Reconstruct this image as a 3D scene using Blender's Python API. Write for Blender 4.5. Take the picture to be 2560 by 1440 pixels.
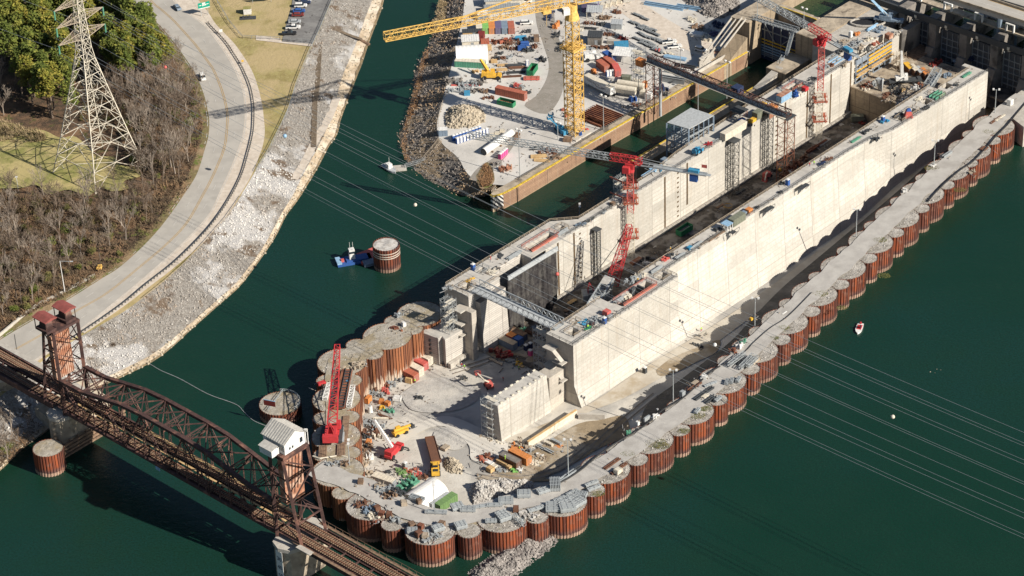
import bpy, math, random
from mathutils import Vector, Matrix
from mathutils.geometry import tessellate_polygon
from mathutils.noise import noise as pnoise
R = math.radians
rnd = random.Random(7)
SC = bpy.context.scene
for o in list(bpy.data.objects): bpy.data.objects.remove(o, do_unlink=True)
COL = SC.collection
# ---------------------------------------------------------------- camera
FPX, PITCH, ROLL, CAMH, LAZ = 7000.0, R(32.6), R(-2.21), 500.0, R(43.39)
fw = Vector((0, math.cos(PITCH), -math.sin(PITCH))); rt0 = Vector((1, 0, 0)); up0 = rt0.cross(fw)
RT = rt0*math.cos(ROLL)+up0*math.sin(ROLL); UP = -rt0*math.sin(ROLL)+up0*math.cos(ROLL)
cd = bpy.data.cameras.new('camera'); cam = bpy.data.objects.new('camera', cd); COL.objects.link(cam)
M = Matrix((RT, UP, -fw)).transposed().to_4x4(); M.translation = Vector((0, 0, CAMH)); cam.matrix_world = M
cd.sensor_width = 36; cd.lens = FPX/2560*36; cd.clip_start = 5; cd.clip_end = 9000
SC.camera = cam
# ---------------------------------------------------------------- sky, sun, exposure
SUN_AZ, SUN_EL = 123.0, 33.0          # compass from +Y, degrees
w = bpy.data.worlds.new('World'); SC.world = w; w.use_nodes = True
nt = w.node_tree; nt.nodes.clear()
sky = nt.nodes.new('ShaderNodeTexSky'); sky.sky_type = 'NISHITA'; sky.sun_disc = False
sky.sun_elevation = R(SUN_EL); sky.sun_rotation = R(SUN_AZ); sky.altitude = 200; sky.air_density = 1.0; sky.dust_density = 0.6
bg = nt.nodes.new('ShaderNodeBackground'); bg.inputs[1].default_value = 0.05
wo = nt.nodes.new('ShaderNodeOutputWorld'); nt.links.new(sky.outputs[0], bg.inputs[0]); nt.links.new(bg.outputs[0], wo.inputs[0])
sl = bpy.data.lights.new('sun', 'SUN'); sl.energy = 5.0; sl.angle = R(0.5); sl.color = (1, 0.93, 0.82)
so = bpy.data.objects.new('sun', sl); COL.objects.link(so)
sd = Vector((math.sin(R(SUN_AZ))*math.cos(R(SUN_EL)), math.cos(R(SUN_AZ))*math.cos(R(SUN_EL)), math.sin(R(SUN_EL))))
so.rotation_euler = sd.to_track_quat('Z', 'Y').to_euler(); so.location = (300, 300, 400)
SC.view_settings.view_transform = 'Standard'; SC.view_settings.look = 'None'; SC.view_settings.exposure = 0.56; SC.view_settings.gamma = 1
SC.render.resolution_x = 1024; SC.render.resolution_y = 576
# ---------------------------------------------------------------- places: a point of the photograph at a known height
def P(px, py, z=0.0):
    ray = fw*FPX+RT*(px-1280)-UP*(py-720)
    return ray*((z-CAMH)/ray.z)+Vector((0, 0, CAMH))
LV = Vector((math.sin(LAZ), math.cos(LAZ), 0)); NV = Vector((math.cos(LAZ), -math.sin(LAZ), 0))
def LN(u, v, z=0.0):                    # lock frame: u along the lock, v across it towards the river
    return LV*(535+u)+NV*(v-525)+Vector((0, 0, z))
AL = math.atan2(LV.y, LV.x); AN = math.atan2(NV.y, NV.x)   # headings of u and v
def PU(px, py, u):                      # a point of the photograph on the vertical plane at u
    ray = fw*FPX+RT*(px-1280)-UP*(py-720)
    t = (535+u)/ray.dot(LV); return ray*t+Vector((0, 0, CAMH))
def hd(a, b, z=0):
    d = P(*b, z)-P(*a, z); return math.atan2(d.y, d.x)
# ---------------------------------------------------------------- materials
MATS = {}
def nodes_of(name):
    m = bpy.data.materials.new(name); m.use_nodes = True; MATS[name] = m
    return m, m.node_tree, m.node_tree.nodes['Principled BSDF']
def N_(nt, t, **kw):
    n = nt.nodes.new(t)
    for k, v in kw.items(): setattr(n, k, v)
    return n
def noise_(nt, vec, sc, det=5, rough=.6):
    n = N_(nt, 'ShaderNodeTexNoise'); n.inputs['Scale'].default_value = sc; n.inputs['Detail'].default_value = det
    n.inputs['Roughness'].default_value = rough; nt.links.new(vec, n.inputs['Vector']); return n.outputs['Fac']
def ramp_(nt, fac, a, b):
    n = N_(nt, 'ShaderNodeMapRange'); n.interpolation_type = 'SMOOTHSTEP'
    nt.links.new(fac, n.inputs[0]); n.inputs[1].default_value = a; n.inputs[2].default_value = b; return n.outputs[0]
def mix_(nt, f, a, b):
    n = N_(nt, 'ShaderNodeMix', data_type='RGBA')
    if isinstance(f, (int, float)): n.inputs[0].default_value = f
    else: nt.links.new(f, n.inputs[0])
    for s, v in ((6, a), (7, b)):
        if isinstance(v, tuple): n.inputs[s].default_value = (*v, 1)
        else: nt.links.new(v, n.inputs[s])
    return n.outputs[2]
def bump_(nt, b, h, s, d=1.0):
    n = N_(nt, 'ShaderNodeBump'); n.inputs['Strength'].default_value = s; n.inputs['Distance'].default_value = d
    nt.links.new(h, n.inputs['Height']); nt.links.new(n.outputs[0], b.inputs['Normal'])
def mat(name, c1, c2=None, sc=.6, rough=.85, bump=0, c3=None, sc3=.08, lo=.45, hi=.6, metal=0, spec=.3, c4=None, sc4=2.0, lo4=.58, hi4=.66):
    m, nt, b = nodes_of(name)
    b.inputs['Roughness'].default_value = rough; b.inputs['Metallic'].default_value = metal
    b.inputs['Specular IOR Level'].default_value = spec
    if c2 is None: c2 = tuple(x*.72 for x in c1)
    co = N_(nt, 'ShaderNodeTexCoord').outputs['Object']
    f = noise_(nt, co, sc); c = mix_(nt, ramp_(nt, f, .35, .65), c2, c1)
    if c3: c = mix_(nt, ramp_(nt, noise_(nt, co, sc3, 4), lo, hi), c, c3)
    if c4: c = mix_(nt, ramp_(nt, noise_(nt, co, sc4, 3), lo4, hi4), c, c4)
    nt.links.new(c, b.inputs['Base Color'])
    if bump: bump_(nt, b, noise_(nt, co, sc*2, 6, .7), bump)
    return m
def paint(name, c, rough=.6, spec=.3, metal=0, wear=.15):
    return mat(name, c, tuple(x*(1-wear*1.6)+.01 for x in c), sc=1.3, rough=rough, spec=spec, metal=metal, c4=tuple(x*.55+.06 for x in c), sc4=2.6, lo4=.60, hi4=.70)
def strata(name, c1, c2, line, du, dz, dirt, rough=.85, lw=.03, streak=.25, zlow=None):
    """cast concrete: pour lines every dz, joints every du, vertical streaks, dirt"""
    m, nt, b = nodes_of(name); b.inputs['Roughness'].default_value = rough; b.inputs['Specular IOR Level'].default_value = .2
    co = N_(nt, 'ShaderNodeTexCoord').outputs['Object']
    dot = N_(nt, 'ShaderNodeVectorMath', operation='DOT_PRODUCT'); nt.links.new(co, dot.inputs[0]); dot.inputs[1].default_value = tuple(LV+NV)
    sep = N_(nt, 'ShaderNodeSeparateXYZ'); nt.links.new(co, sep.inputs[0])
    cb = N_(nt, 'ShaderNodeCombineXYZ'); nt.links.new(dot.outputs['Value'], cb.inputs[0]); nt.links.new(sep.outputs[2], cb.inputs[1])
    br = N_(nt, 'ShaderNodeTexBrick'); br.offset = 0; br.inputs['Scale'].default_value = 1
    br.inputs['Brick Width'].default_value = du; br.inputs['Row Height'].default_value = dz; br.inputs['Mortar Size'].default_value = lw; br.inputs['Mortar Smooth'].default_value = .5
    nt.links.new(cb.outputs[0], br.inputs['Vector'])
    base = mix_(nt, ramp_(nt, noise_(nt, co, .12, 5), .35, .65), c2, c1)
    base = mix_(nt, ramp_(nt, noise_(nt, co, 1.2, 5), .3, .9), base, tuple(x*.8 for x in c2))
    st = N_(nt, 'ShaderNodeMapping'); st.inputs['Scale'].default_value = (1, .06, 1); nt.links.new(cb.outputs[0], st.inputs[0])
    sf = ramp_(nt, noise_(nt, st.outputs[0], .55, 6, .7), .5, .75)
    ml = N_(nt, 'ShaderNodeMath', operation='MULTIPLY'); nt.links.new(sf, ml.inputs[0]); ml.inputs[1].default_value = streak
    base = mix_(nt, ml.outputs[0], base, dirt)
    b2 = N_(nt, 'ShaderNodeTexBrick'); b2.offset = 0; b2.inputs['Scale'].default_value = 1; b2.inputs['Brick Width'].default_value = 15.2; b2.inputs['Row Height'].default_value = dz*2; b2.inputs['Mortar Size'].default_value = .001
    b2.inputs['Color1'].default_value = (.80, .80, .79, 1); b2.inputs['Color2'].default_value = (1.08, 1.07, 1.05, 1); nt.links.new(cb.outputs[0], b2.inputs['Vector'])
    mu = N_(nt, 'ShaderNodeMix', data_type='RGBA', blend_type='MULTIPLY'); mu.inputs[0].default_value = .75; nt.links.new(base, mu.inputs[6]); nt.links.new(b2.outputs['Color'], mu.inputs[7]); base = mu.outputs[2]
    b3 = N_(nt, 'ShaderNodeTexBrick'); b3.offset = 0; b3.inputs['Scale'].default_value = 1; b3.inputs['Brick Width'].default_value = 15.2; b3.inputs['Row Height'].default_value = 400; b3.inputs['Mortar Size'].default_value = .09; nt.links.new(cb.outputs[0], b3.inputs['Vector'])
    base = mix_(nt, b3.outputs['Fac'], base, tuple(x*.55 for x in line))
    mm = N_(nt, 'ShaderNodeMath', operation='MULTIPLY'); nt.links.new(br.outputs['Fac'], mm.inputs[0]); mm.inputs[1].default_value = .7
    base = mix_(nt, mm.outputs[0], base, line)
    if zlow:
        z0, z1, cz = zlow; a = N_(nt, 'ShaderNodeMath', operation='ADD'); nt.links.new(sep.outputs[2], a.inputs[0])
        n2 = N_(nt, 'ShaderNodeMath', operation='MULTIPLY'); nt.links.new(noise_(nt, co, .4, 3), n2.inputs[0]); n2.inputs[1].default_value = 1.2; nt.links.new(n2.outputs[0], a.inputs[1])
        base = mix_(nt, ramp_(nt, a.outputs[0], z1, z0), base, cz)
    nt.links.new(base, b.inputs['Base Color']); bump_(nt, b, noise_(nt, co, 1.5, 5), .15)
    return m
# ---------------------------------------------------------------- mesh builder
class MB:
    def __init__(s): s.v = []; s.f = []; s.mi = []; s.cur = 0
    def add(s, vs, fs):
        k = len(s.v); s.v += [tuple(a) for a in vs]; s.f += [tuple(i+k for i in f) for f in fs]; s.mi += [s.cur]*len(fs)
    def hexa(s, p):                      # p[0:4] bottom ring, p[4:8] top ring
        s.add(p, [(3, 2, 1, 0), (4, 5, 6, 7), (0, 1, 5, 4), (1, 2, 6, 5), (2, 3, 7, 6), (3, 0, 4, 7)])
    def box(s, x, y, z, sx, sy, sz, az=0, top=1.0):   # z = underside
        c, q = math.cos(az), math.sin(az); ps = []
        for zz, k in ((z, 1), (z+sz, top)):
            for a, b in ((-1, -1), (1, -1), (1, 1), (-1, 1)):
                X, Y = a*sx/2*k, b*sy/2*k; ps.append((x+X*c-Y*q, y+X*q+Y*c, zz))
        s.hexa(ps)
    def uv(s, u0, u1, v0, v1, z0, z1):   # box in the lock frame
        s.hexa([LN(u0, v0, z0), LN(u0, v1, z0), LN(u1, v1, z0), LN(u1, v0, z0), LN(u0, v0, z1), LN(u0, v1, z1), LN(u1, v1, z1), LN(u1, v0, z1)])
    def bar(s, p, q, w, h=None):
        p = Vector(p); q = Vector(q); d = q-p
        if d.length < 1e-6: return
        d.normalize(); h = h or w
        a = Vector((0, 0, 1)) if abs(d.z) < .95 else Vector((1, 0, 0))
        x = d.cross(a).normalized()*w/2; y = x.normalized().cross(d).normalized()*h/2
        s.hexa([p-x-y, p+x-y, p+x+y, p-x+y, q-x-y, q+x-y, q+x+y, q-x+y])
    def tube(s, p, q, r, n=6, r2=None, cap=True):
        p = Vector(p); q = Vector(q); d = (q-p).normalized(); r2 = r if r2 is None else r2
        a = Vector((0, 0, 1)) if abs(d.z) < .95 else Vector((1, 0, 0))
        x = d.cross(a).normalized(); y = x.cross(d)
        vs = [p+(x*math.cos(2*math.pi*i/n)+y*math.sin(2*math.pi*i/n))*r for i in range(n)]+[q+(x*math.cos(2*math.pi*i/n)+y*math.sin(2*math.pi*i/n))*r2 for i in range(n)]
        fs = [(i, (i+1) % n, (i+1) % n+n, i+n) for i in range(n)]
        if cap: fs += [tuple(range(n))[::-1], tuple(range(n, 2*n))]
        s.add(vs, fs)
    def path(s, pts, r, n=4):
        for a, b in zip(pts, pts[1:]): s.tube(a, b, r, n)
    def prism(s, poly, z0, z1, bottom=False):
        n = len(poly); vs = [(p[0], p[1], z0) for p in poly]+[(p[0], p[1], z1) for p in poly]
        ar = sum(poly[i][0]*poly[(i+1) % n][1]-poly[(i+1) % n][0]*poly[i][1] for i in range(n))
        fs = [(i, (i+1) % n, (i+1) % n+n, i+n) if ar > 0 else (i+n, (i+1) % n+n, (i+1) % n, i) for i in range(n)]
        for t in tessellate_polygon([[Vector((p[0], p[1], 0)) for p in poly]]):
            a, b, c = t
            A, B, C = poly[a], poly[b], poly[c]
            if (B[0]-A[0])*(C[1]-A[1])-(C[0]-A[0])*(B[1]-A[1]) < 0: b, c = c, b
            fs.append((a+n, b+n, c+n))
            if bottom: fs.append((c, b, a))
        s.add(vs, fs)
    def sheet(s, poly, z):
        vs = [(p[0], p[1], z if z is not None else p[2]) for p in poly]; fs = []
        for a, b, c in tessellate_polygon([[Vector((p[0], p[1], 0)) for p in poly]]):
            A, B, C = poly[a], poly[b], poly[c]
            if (B[0]-A[0])*(C[1]-A[1])-(C[0]-A[0])*(B[1]-A[1]) < 0: b, c = c, b
            fs.append((a, b, c))
        s.add(vs, fs)
    def ball(s, c, r, n=8, sq=1.0, jit=0):
        m = max(3, n//2); vs = []; fs = []
        for i in range(m+1):
            th = math.pi*i/m
            for j in range(n):
                ph = 2*math.pi*j/n; k = r*(1+(rnd.uniform(-jit, jit) if jit else 0))
                vs.append((c[0]+k*math.sin(th)*math.cos(ph), c[1]+k*math.sin(th)*math.sin(ph), c[2]+k*sq*math.cos(th)))
        for i in range(m):
            for j in range(n): fs.append((i*n+j, (i+1)*n+j, (i+1)*n+(j+1) % n, i*n+(j+1) % n))
        s.add(vs, fs)
    def truss(s, p, q, wv, hv, n, c=.2, b=.12, tri=False, taper=1.0):
        """lattice beam p->q; wv, hv = half-width and height vectors; tri = one top chord"""
        p = Vector(p); q = Vector(q); wv = Vector(wv); hv = Vector(hv)
        offs = [(-wv), (wv), hv] if tri else [-wv, wv, wv+hv, -wv+hv]
        k = len(offs); ring = lambda i: [p.lerp(q, i/n)+o*(1+(taper-1)*i/n) for o in offs]
        rs = [ring(i) for i in range(n+1)]
        for j in range(k): s.bar(rs[0][j], rs[n][j], c)
        for i in range(n+1):
            for j in range(k): s.bar(rs[i][j], rs[i][(j+1) % k], b)
            if i < n:
                for j in range(k):
                    a, d = (j, (j+1) % k) if (i+j) % 2 else ((j+1) % k, j)
                    s.bar(rs[i][a], rs[i+1][d], b)
def root_of(o):
    while o.parent: o = o.parent
    return o
def tag(o, label=None, cat=None, group=None, kind=None):
    if label: o['label'] = label
    if cat: o['category'] = cat
    if group: o['group'] = group
    if kind: o['kind'] = kind
    return o
def thing(name, label, cat, loc=(0, 0, 0), rz=0.0, group=None):
    o = bpy.data.objects.new(name, None); COL.objects.link(o); o.empty_display_size = .5
    o.location = loc; o.rotation_euler = (0, 0, rz); return tag(o, label, cat, group)
def build(name, mb, mats, parent=None, world=False, smooth=False, label=None):
    me = bpy.data.meshes.new(name)
    vs = mb.v
    if world and parent:
        r = root_of(parent); c, q = math.cos(-r.rotation_euler.z), math.sin(-r.rotation_euler.z); lx, ly, lz = r.location
        vs = [((x-lx)*c-(y-ly)*q, (x-lx)*q+(y-ly)*c, z-lz) for x, y, z in vs]
    me.from_pydata(vs, [], mb.f)
    if not isinstance(mats, (list, tuple)): mats = [mats]
    for m in mats: me.materials.append(MATS[m] if isinstance(m, str) else m)
    if len(mats) > 1: me.polygons.foreach_set('material_index', mb.mi)
    if smooth: me.polygons.foreach_set('use_smooth', [True]*len(me.polygons))
    me.update()
    o = bpy.data.objects.new(name, me); COL.objects.link(o)
    if parent: o.parent = parent
    if label: o['label'] = label
    return o
def solo(name, mb, mats, label, cat, group=None, kind=None, smooth=False, origin=None):
    if origin is not None:
        mb.v = [(x-origin[0], y-origin[1], z-origin[2]) for x, y, z in mb.v]
    o = build(name, mb, mats, smooth=smooth)
    if origin is not None: o.location = origin
    return tag(o, label, cat, group, kind)
def struct(name, mb, mats, smooth=False):
    return tag(build(name, mb, mats, smooth=smooth), kind='structure')
def copy_tree(o, parent=None):
    c = o.copy(); COL.objects.link(c); c.parent = parent
    for ch in o.children: copy_tree(ch, c)
    return c
def dup(src, loc, rz, label=None, group=None, scale=None):
    c = copy_tree(src); c.location = loc; c.rotation_euler = (0, 0, rz)
    if scale: c.scale = (scale,)*3 if isinstance(scale, (int, float)) else scale
    if label: c['label'] = label
    if group: c['group'] = group
    return c
def resample(pts, n):
    pts = [Vector(p) for p in pts]; L = [0]
    for a, b in zip(pts, pts[1:]): L.append(L[-1]+(b-a).length)
    out = []; k = 0
    for i in range(n):
        t = L[-1]*i/(n-1)
        while k < len(pts)-2 and L[k+1] < t: k += 1
        out.append(pts[k].lerp(pts[k+1], (t-L[k])/max(1e-6, L[k+1]-L[k])))
    return out
def rail(pts, z=None, n=200):            # smooth curve through photo points at height z
    ps = [P(p[0], p[1], p[2] if len(p) > 2 else z) for p in pts]
    out = []
    for i in range(len(ps)-1):
        p0 = ps[max(0, i-1)]; p1 = ps[i]; p2 = ps[i+1]; p3 = ps[min(len(ps)-1, i+2)]
        for k in range(8):
            t = k/8; out.append(.5*((2*p1)+(p2-p0)*t+(2*p0-5*p1+4*p2-p3)*t*t+(3*p1-p0-3*p2+p3)*t**3))
    out.append(ps[-1]); return resample(out, n)
def loft(a, b, k, disp=None):            # sheet between two rails, k rows
    mb = MB(); n = len(a)
    for j in range(k+1):
        for i in range(n):
            p = a[i].lerp(b[i], j/k)
            if disp: p = p+disp(p, j/k, i/(n-1))
            mb.v.append(tuple(p))
    for j in range(k):
        for i in range(n-1):
            mb.f.append((j*n+i, j*n+i+1, (j+1)*n+i+1, (j+1)*n+i)); mb.mi.append(0)
    return mb
def face_up(mb):
    for i, f in enumerate(mb.f):
        a, b, c = (Vector(mb.v[f[k]]) for k in range(3))
        if (b-a).cross(c-a).z < 0: mb.f[i] = f[::-1]
    return mb
def ribbon(pts, off, wd, z):              # painted line / strip along a rail
    mb = MB(); L = []; n = len(pts)
    for i, p in enumerate(pts):
        d = (pts[min(n-1, i+1)]-pts[max(0, i-1)]); d.z = 0; d.normalize(); s = Vector((d.y, -d.x, 0))
        L.append((p+s*(off-wd/2), p+s*(off+wd/2)))
    for (a, b), (c, d) in zip(L, L[1:]): mb.add([(a.x, a.y, a.z+z), (b.x, b.y, b.z+z), (d.x, d.y, d.z+z), (c.x, c.y, c.z+z)], [(0, 1, 2, 3)])
    return face_up(mb)
def rocks(mb, pos, smin, smax, r=rnd):
    for p in pos:
        s = smin+(smax-smin)*r.random()**2.2; az = r.uniform(0, 6.28); c, q = math.cos(az)*s, math.sin(az)*s
        x, y, z = p; j = lambda: r.uniform(.6, 1.1)
        mb.add([(x+c*j(), y+q*j(), z-.2*s), (x-q*j(), y+c*j(), z-.2*s), (x-c*j(), y-q*j(), z-.2*s), (x+q*j(), y-c*j(), z-.2*s),
                (x+.5*c*j(), y+.5*q*j(), z+.6*s*j()), (x-.6*q, y+.6*c, z+.7*s*j()), (x-.5*c, y-.5*q*j(), z+.6*s*j())],
               [(0, 1, 5, 4), (1, 2, 6, 5), (2, 3, 6), (3, 0, 4, 6), (4, 5, 6)])
# ================================================================ materials
mat('conc_top', (.50,.475,.43), (.42,.395,.36), sc=.5, rough=.9, bump=.1, c3=(.36,.34,.31), sc3=.15, lo=.52, hi=.7)
mat('conc', (.46,.43,.38), (.37,.34,.30), sc=.6, rough=.9, bump=.15)
mat('conc_old', (.44,.37,.28), (.30,.25,.19), sc=.35, rough=.9, bump=.25, c3=(.16,.13,.10), sc3=.25, lo=.55, hi=.68)
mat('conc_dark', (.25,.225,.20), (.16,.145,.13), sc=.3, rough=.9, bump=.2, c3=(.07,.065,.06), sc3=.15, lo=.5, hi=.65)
strata('lockface', (.545,.52,.475), (.47,.445,.40), (.37,.34,.295), 6.0, 1.52, (.37,.31,.24), streak=.6, lw=.13)
strata('lockside', (.50,.46,.40), (.44,.40,.35), (.36,.33,.29), 2.4, 1.2, (.28,.24,.20), streak=.5, lw=.07)
strata('ribbed', (.56,.53,.49), (.50,.47,.43), (.22,.20,.19), 9.0, .75, (.34,.28,.22), streak=.25, lw=.085)
strata('quayface', (.37,.24,.16), (.29,.18,.12), (.12,.08,.06), 14.0, .62, (.44,.36,.28), streak=.5, lw=.075, zlow=(.2, 1.4, (.36,.26,.17)))
strata('oldlock', (.44,.35,.25), (.34,.27,.19), (.18,.14,.10), 8.0, 2.2, (.10,.08,.06), streak=.85, lw=.05)
mat('gravel', (.42,.395,.36), (.34,.315,.28), sc=.9, rough=.95, bump=.3, c3=(.47,.45,.42), sc3=.05, c4=(.26,.235,.2), sc4=2.2, lo4=.62, hi4=.7)
mat('gravel_road', (.43,.41,.38), (.37,.35,.325), sc=.25, rough=.95, bump=.1, c3=(.33,.31,.285), sc3=.12, lo=.5, hi=.7)
mat('yard', (.50,.475,.44), (.42,.40,.37), sc=.16, rough=.95, bump=.15, c3=(.56,.54,.505), sc3=.035, lo=.4, hi=.62, c4=(.27,.25,.22), sc4=1.4, lo4=.64, hi4=.74)
mat('yard_road', (.275,.25,.22), (.23,.21,.18), sc=.3, rough=.95, bump=.1, c4=(.32,.29,.26), sc4=1.6)
mat('pit', (.55,.52,.465), (.46,.43,.38), sc=.12, rough=.95, bump=.25, c3=(.34,.325,.30), sc3=.05, lo=.47, hi=.6, c4=(.28,.25,.2), sc4=1.1, lo4=.66, hi4=.76)
mat('mud', (.30,.235,.155), (.23,.18,.12), sc=.25, rough=.9, bump=.3, c3=(.38,.325,.25), sc3=.09, lo=.5, hi=.62)
mat('sill_deck', (.40,.34,.26), (.27,.22,.165), sc=.35, rough=.95, bump=.3, c3=(.17,.14,.115), sc3=.13, lo=.5, hi=.62, c4=(.48,.42,.34), sc4=.5, lo4=.6, hi4=.68)
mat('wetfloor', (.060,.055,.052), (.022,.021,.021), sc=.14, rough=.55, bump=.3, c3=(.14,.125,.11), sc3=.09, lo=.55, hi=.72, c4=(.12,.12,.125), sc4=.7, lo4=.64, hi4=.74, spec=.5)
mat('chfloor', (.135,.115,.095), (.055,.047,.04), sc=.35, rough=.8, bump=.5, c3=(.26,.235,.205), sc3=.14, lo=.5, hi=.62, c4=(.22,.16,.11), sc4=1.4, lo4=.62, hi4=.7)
mat('apron', (.50,.46,.39), (.42,.375,.31), sc=.18, rough=.9, bump=.12, c3=(.36,.30,.22), sc3=.1, lo=.52, hi=.68)
mat('asphalt', (.42,.395,.355), (.36,.338,.305), sc=.2, rough=.95, c3=(.33,.31,.28), sc3=.1, lo=.5, hi=.75)
mat('asphalt_dark', (.19,.185,.18), (.16,.155,.15), sc=.3, rough=.95, c3=(.23,.225,.215), sc3=.12, c4=(.11,.105,.1), sc4=.5, lo4=.58, hi4=.64)
mat('shoulder', (.60,.53,.45), (.50,.43,.355), sc=.5, rough=.95, bump=.15)
mat('grass', (.33,.28,.115), (.26,.21,.085), sc=.35, rough=.95, bump=.3, c3=(.41,.32,.17), sc3=.07, lo=.4, hi=.6, c4=(.38,.31,.18), sc4=.9, lo4=.6, hi4=.7)
mat('grass_green', (.20,.20,.06), (.31,.27,.11), sc=.3, rough=.95, bump=.3, c3=(.40,.33,.15), sc3=.09, lo=.45, hi=.6)
mat('verge', (.21,.17,.085), (.14,.115,.055), sc=.7, rough=.95, bump=.4, c3=(.28,.20,.12), sc3=.1, c4=(.12,.14,.035), sc4=.35, lo4=.55, hi4=.62)
mat('forest_floor', (.13,.08,.05), (.055,.042,.028), sc=.5, rough=.95, bump=.6, c3=(.19,.115,.065), sc3=.1, lo=.48, hi=.62, c4=(.09,.085,.03), sc4=.3, lo4=.58, hi4=.66)
mat('riprap', (.44,.41,.37), (.27,.24,.21), sc=1.6, rough=.95, bump=1.0, c3=(.58,.56,.54), sc3=.05, lo=.50, hi=.58, c4=(.21,.155,.11), sc4=.13, lo4=.56, hi4=.66)
mat('riprap_dark', (.26,.23,.20), (.10,.09,.085), sc=1.1, rough=.95, bump=1.0, c3=(.31,.235,.155), sc3=.09, lo=.48, hi=.58, c4=(.34,.32,.30), sc4=1.5, lo4=.6, hi4=.66)
mat('beach', (.55,.45,.33), (.41,.32,.22), sc=.6, rough=.95, bump=.5, c3=(.62,.54,.43), sc3=.12)
mat('beach_low', (.22,.16,.09), (.13,.10,.06), sc=.5, rough=.8, bump=.3)
mat('rock_pale', (.52,.50,.47), (.33,.305,.28), sc=.8, rough=.95)
mat('rock_bank', (.47,.44,.40), (.29,.26,.23), sc=.7, rough=.95, c3=(.36,.30,.245), sc3=.07, lo=.48, hi=.62, c4=(.64,.61,.57), sc4=.05, lo4=.52, hi4=.6)
mat('rock_grey', (.33,.30,.275), (.17,.155,.145), sc=.6, rough=.95)
mat('rock_island', (.30,.265,.235), (.14,.125,.115), sc=.6, rough=.95, c3=(.33,.235,.15), sc3=.1, lo=.48, hi=.6); mat('rock_dark', (.22,.205,.20), (.13,.12,.12), sc=.6, rough=.95)
mat('rock_tan', (.46,.40,.31), (.33,.28,.21), sc=.6, rough=.95)
mat('rut_pale', (.60,.57,.515), (.52,.49,.44), sc=.15, rough=.95, c3=(.55,.52,.465), sc3=.06); mat('gravel_grey', (.42,.405,.38), (.35,.335,.31), sc=.7, rough=.95, bump=.3, c3=(.50,.475,.43), sc3=.09, lo=.45, hi=.6); mat('rut_dark', (.25,.22,.185), (.15,.135,.12), sc=.4, rough=.95)
paint('line_white', (.56,.54,.50)); paint('line_yellow', (.50,.33,.13)); paint('quay_yellow', (.72,.50,.06), wear=.3)
paint('steel_grey', (.30,.32,.33)); paint('steel_dark', (.055,.06,.065)); paint('galv', (.46,.49,.50), rough=.45, metal=.3); paint('white', (.74,.73,.70))
paint('rail_dark', (.10,.10,.095)); paint('rail_tan', (.40,.33,.25)); paint('black', (.02,.02,.022)); paint('glass', (.02,.03,.04), rough=.15, spec=.6)
mat('rust', (.20,.075,.045), (.11,.045,.032), sc=1.0, rough=.85, c3=(.27,.11,.06), sc3=.3)
mat('bridge_rust', (.085,.046,.040), (.052,.031,.029), sc=.8, rough=.75, c3=(.19,.095,.07), sc3=.25, lo=.52, hi=.66)
mat('roof_red', (.27,.075,.065), (.20,.06,.05), sc=.6, rough=.8)
mat('bridge_orange', (.38,.17,.10), (.26,.12,.075), sc=.6, rough=.8, c3=(.46,.30,.22), sc3=.35)
mat('timber', (.26,.17,.11), (.15,.10,.07), sc=.9, rough=.9)
mat('lumber', (.58,.40,.20), (.44,.29,.14), sc=.8, rough=.85)
paint('salmon', (.48,.16,.115)); paint('red', (.52,.04,.045)); paint('redpink', (.56,.12,.10)); paint('orange', (.62,.235,.07)); paint('yellow', (.72,.42,.05)); paint('craneyellow', (.80,.51,.14), wear=.25)
paint('green', (.03,.22,.10)); paint('lime', (.22,.48,.13)); paint('field_green', (.16,.27,.10)); paint('blue', (.03,.10,.33)); paint('sky', (.05,.26,.44)); paint('pink', (.80,.10,.30)); paint('purple', (.14,.12,.22)); paint('tealgreen', (.10,.30,.20))
paint('gate_frame', (.24,.28,.33)); paint('gate_steel', (.085,.095,.11)); paint('slate', (.20,.26,.33)); paint('darkred', (.20,.03,.025)); paint('brown', (.16,.075,.045)); paint('cream', (.66,.60,.49)); paint('brick', (.42,.13,.08)); paint('olive', (.19,.20,.15)); paint('hivis', (.55,.95,.08)); paint('skin', (.42,.25,.18)); paint('navy', (.02,.035,.09)); paint('signgreen', (.0,.30,.20)); paint('lightblue', (.28,.45,.62))
paint('roofgrey', (.42,.44,.45)); paint('roofmetal', (.50,.48,.44)); paint('tent', (.80,.78,.74), rough=.6, wear=.03); paint('silver', (.6,.6,.6), rough=.3, metal=.6)
mat('tarp_black', (.055,.05,.05), (.028,.026,.028), sc=.8, rough=.6, bump=.4, c3=(.085,.08,.075), sc3=.3)
# rusty sheet piling: every pile its own tone, waterline bands
m, nt, b = nodes_of('pile'); b.inputs['Roughness'].default_value = .85; b.inputs['Specular IOR Level'].default_value = .2
co = N_(nt, 'ShaderNodeTexCoord').outputs['Object']; at = N_(nt, 'ShaderNodeAttribute', attribute_name='pile').outputs['Fac']
mp = N_(nt, 'ShaderNodeMapping'); mp.inputs['Scale'].default_value = (1.6, 1.6, .12); nt.links.new(co, mp.inputs[0])
c = mix_(nt, ramp_(nt, at, .25, .85), (.125,.042,.028), (.30,.078,.032))
c = mix_(nt, ramp_(nt, noise_(nt, mp.outputs[0], .9, 5), .5, .72), c, (.085,.035,.03))
sp = N_(nt, 'ShaderNodeSeparateXYZ'); nt.links.new(co, sp.inputs[0])
ad = N_(nt, 'ShaderNodeMath', operation='MULTIPLY_ADD'); nt.links.new(noise_(nt, co, .5, 3), ad.inputs[0]); ad.inputs[1].default_value = 1.3; nt.links.new(sp.outputs[2], ad.inputs[2])
c = mix_(nt, ramp_(nt, ad.outputs[0], 3.9, 2.1), c, (.115,.062,.055))
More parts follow.
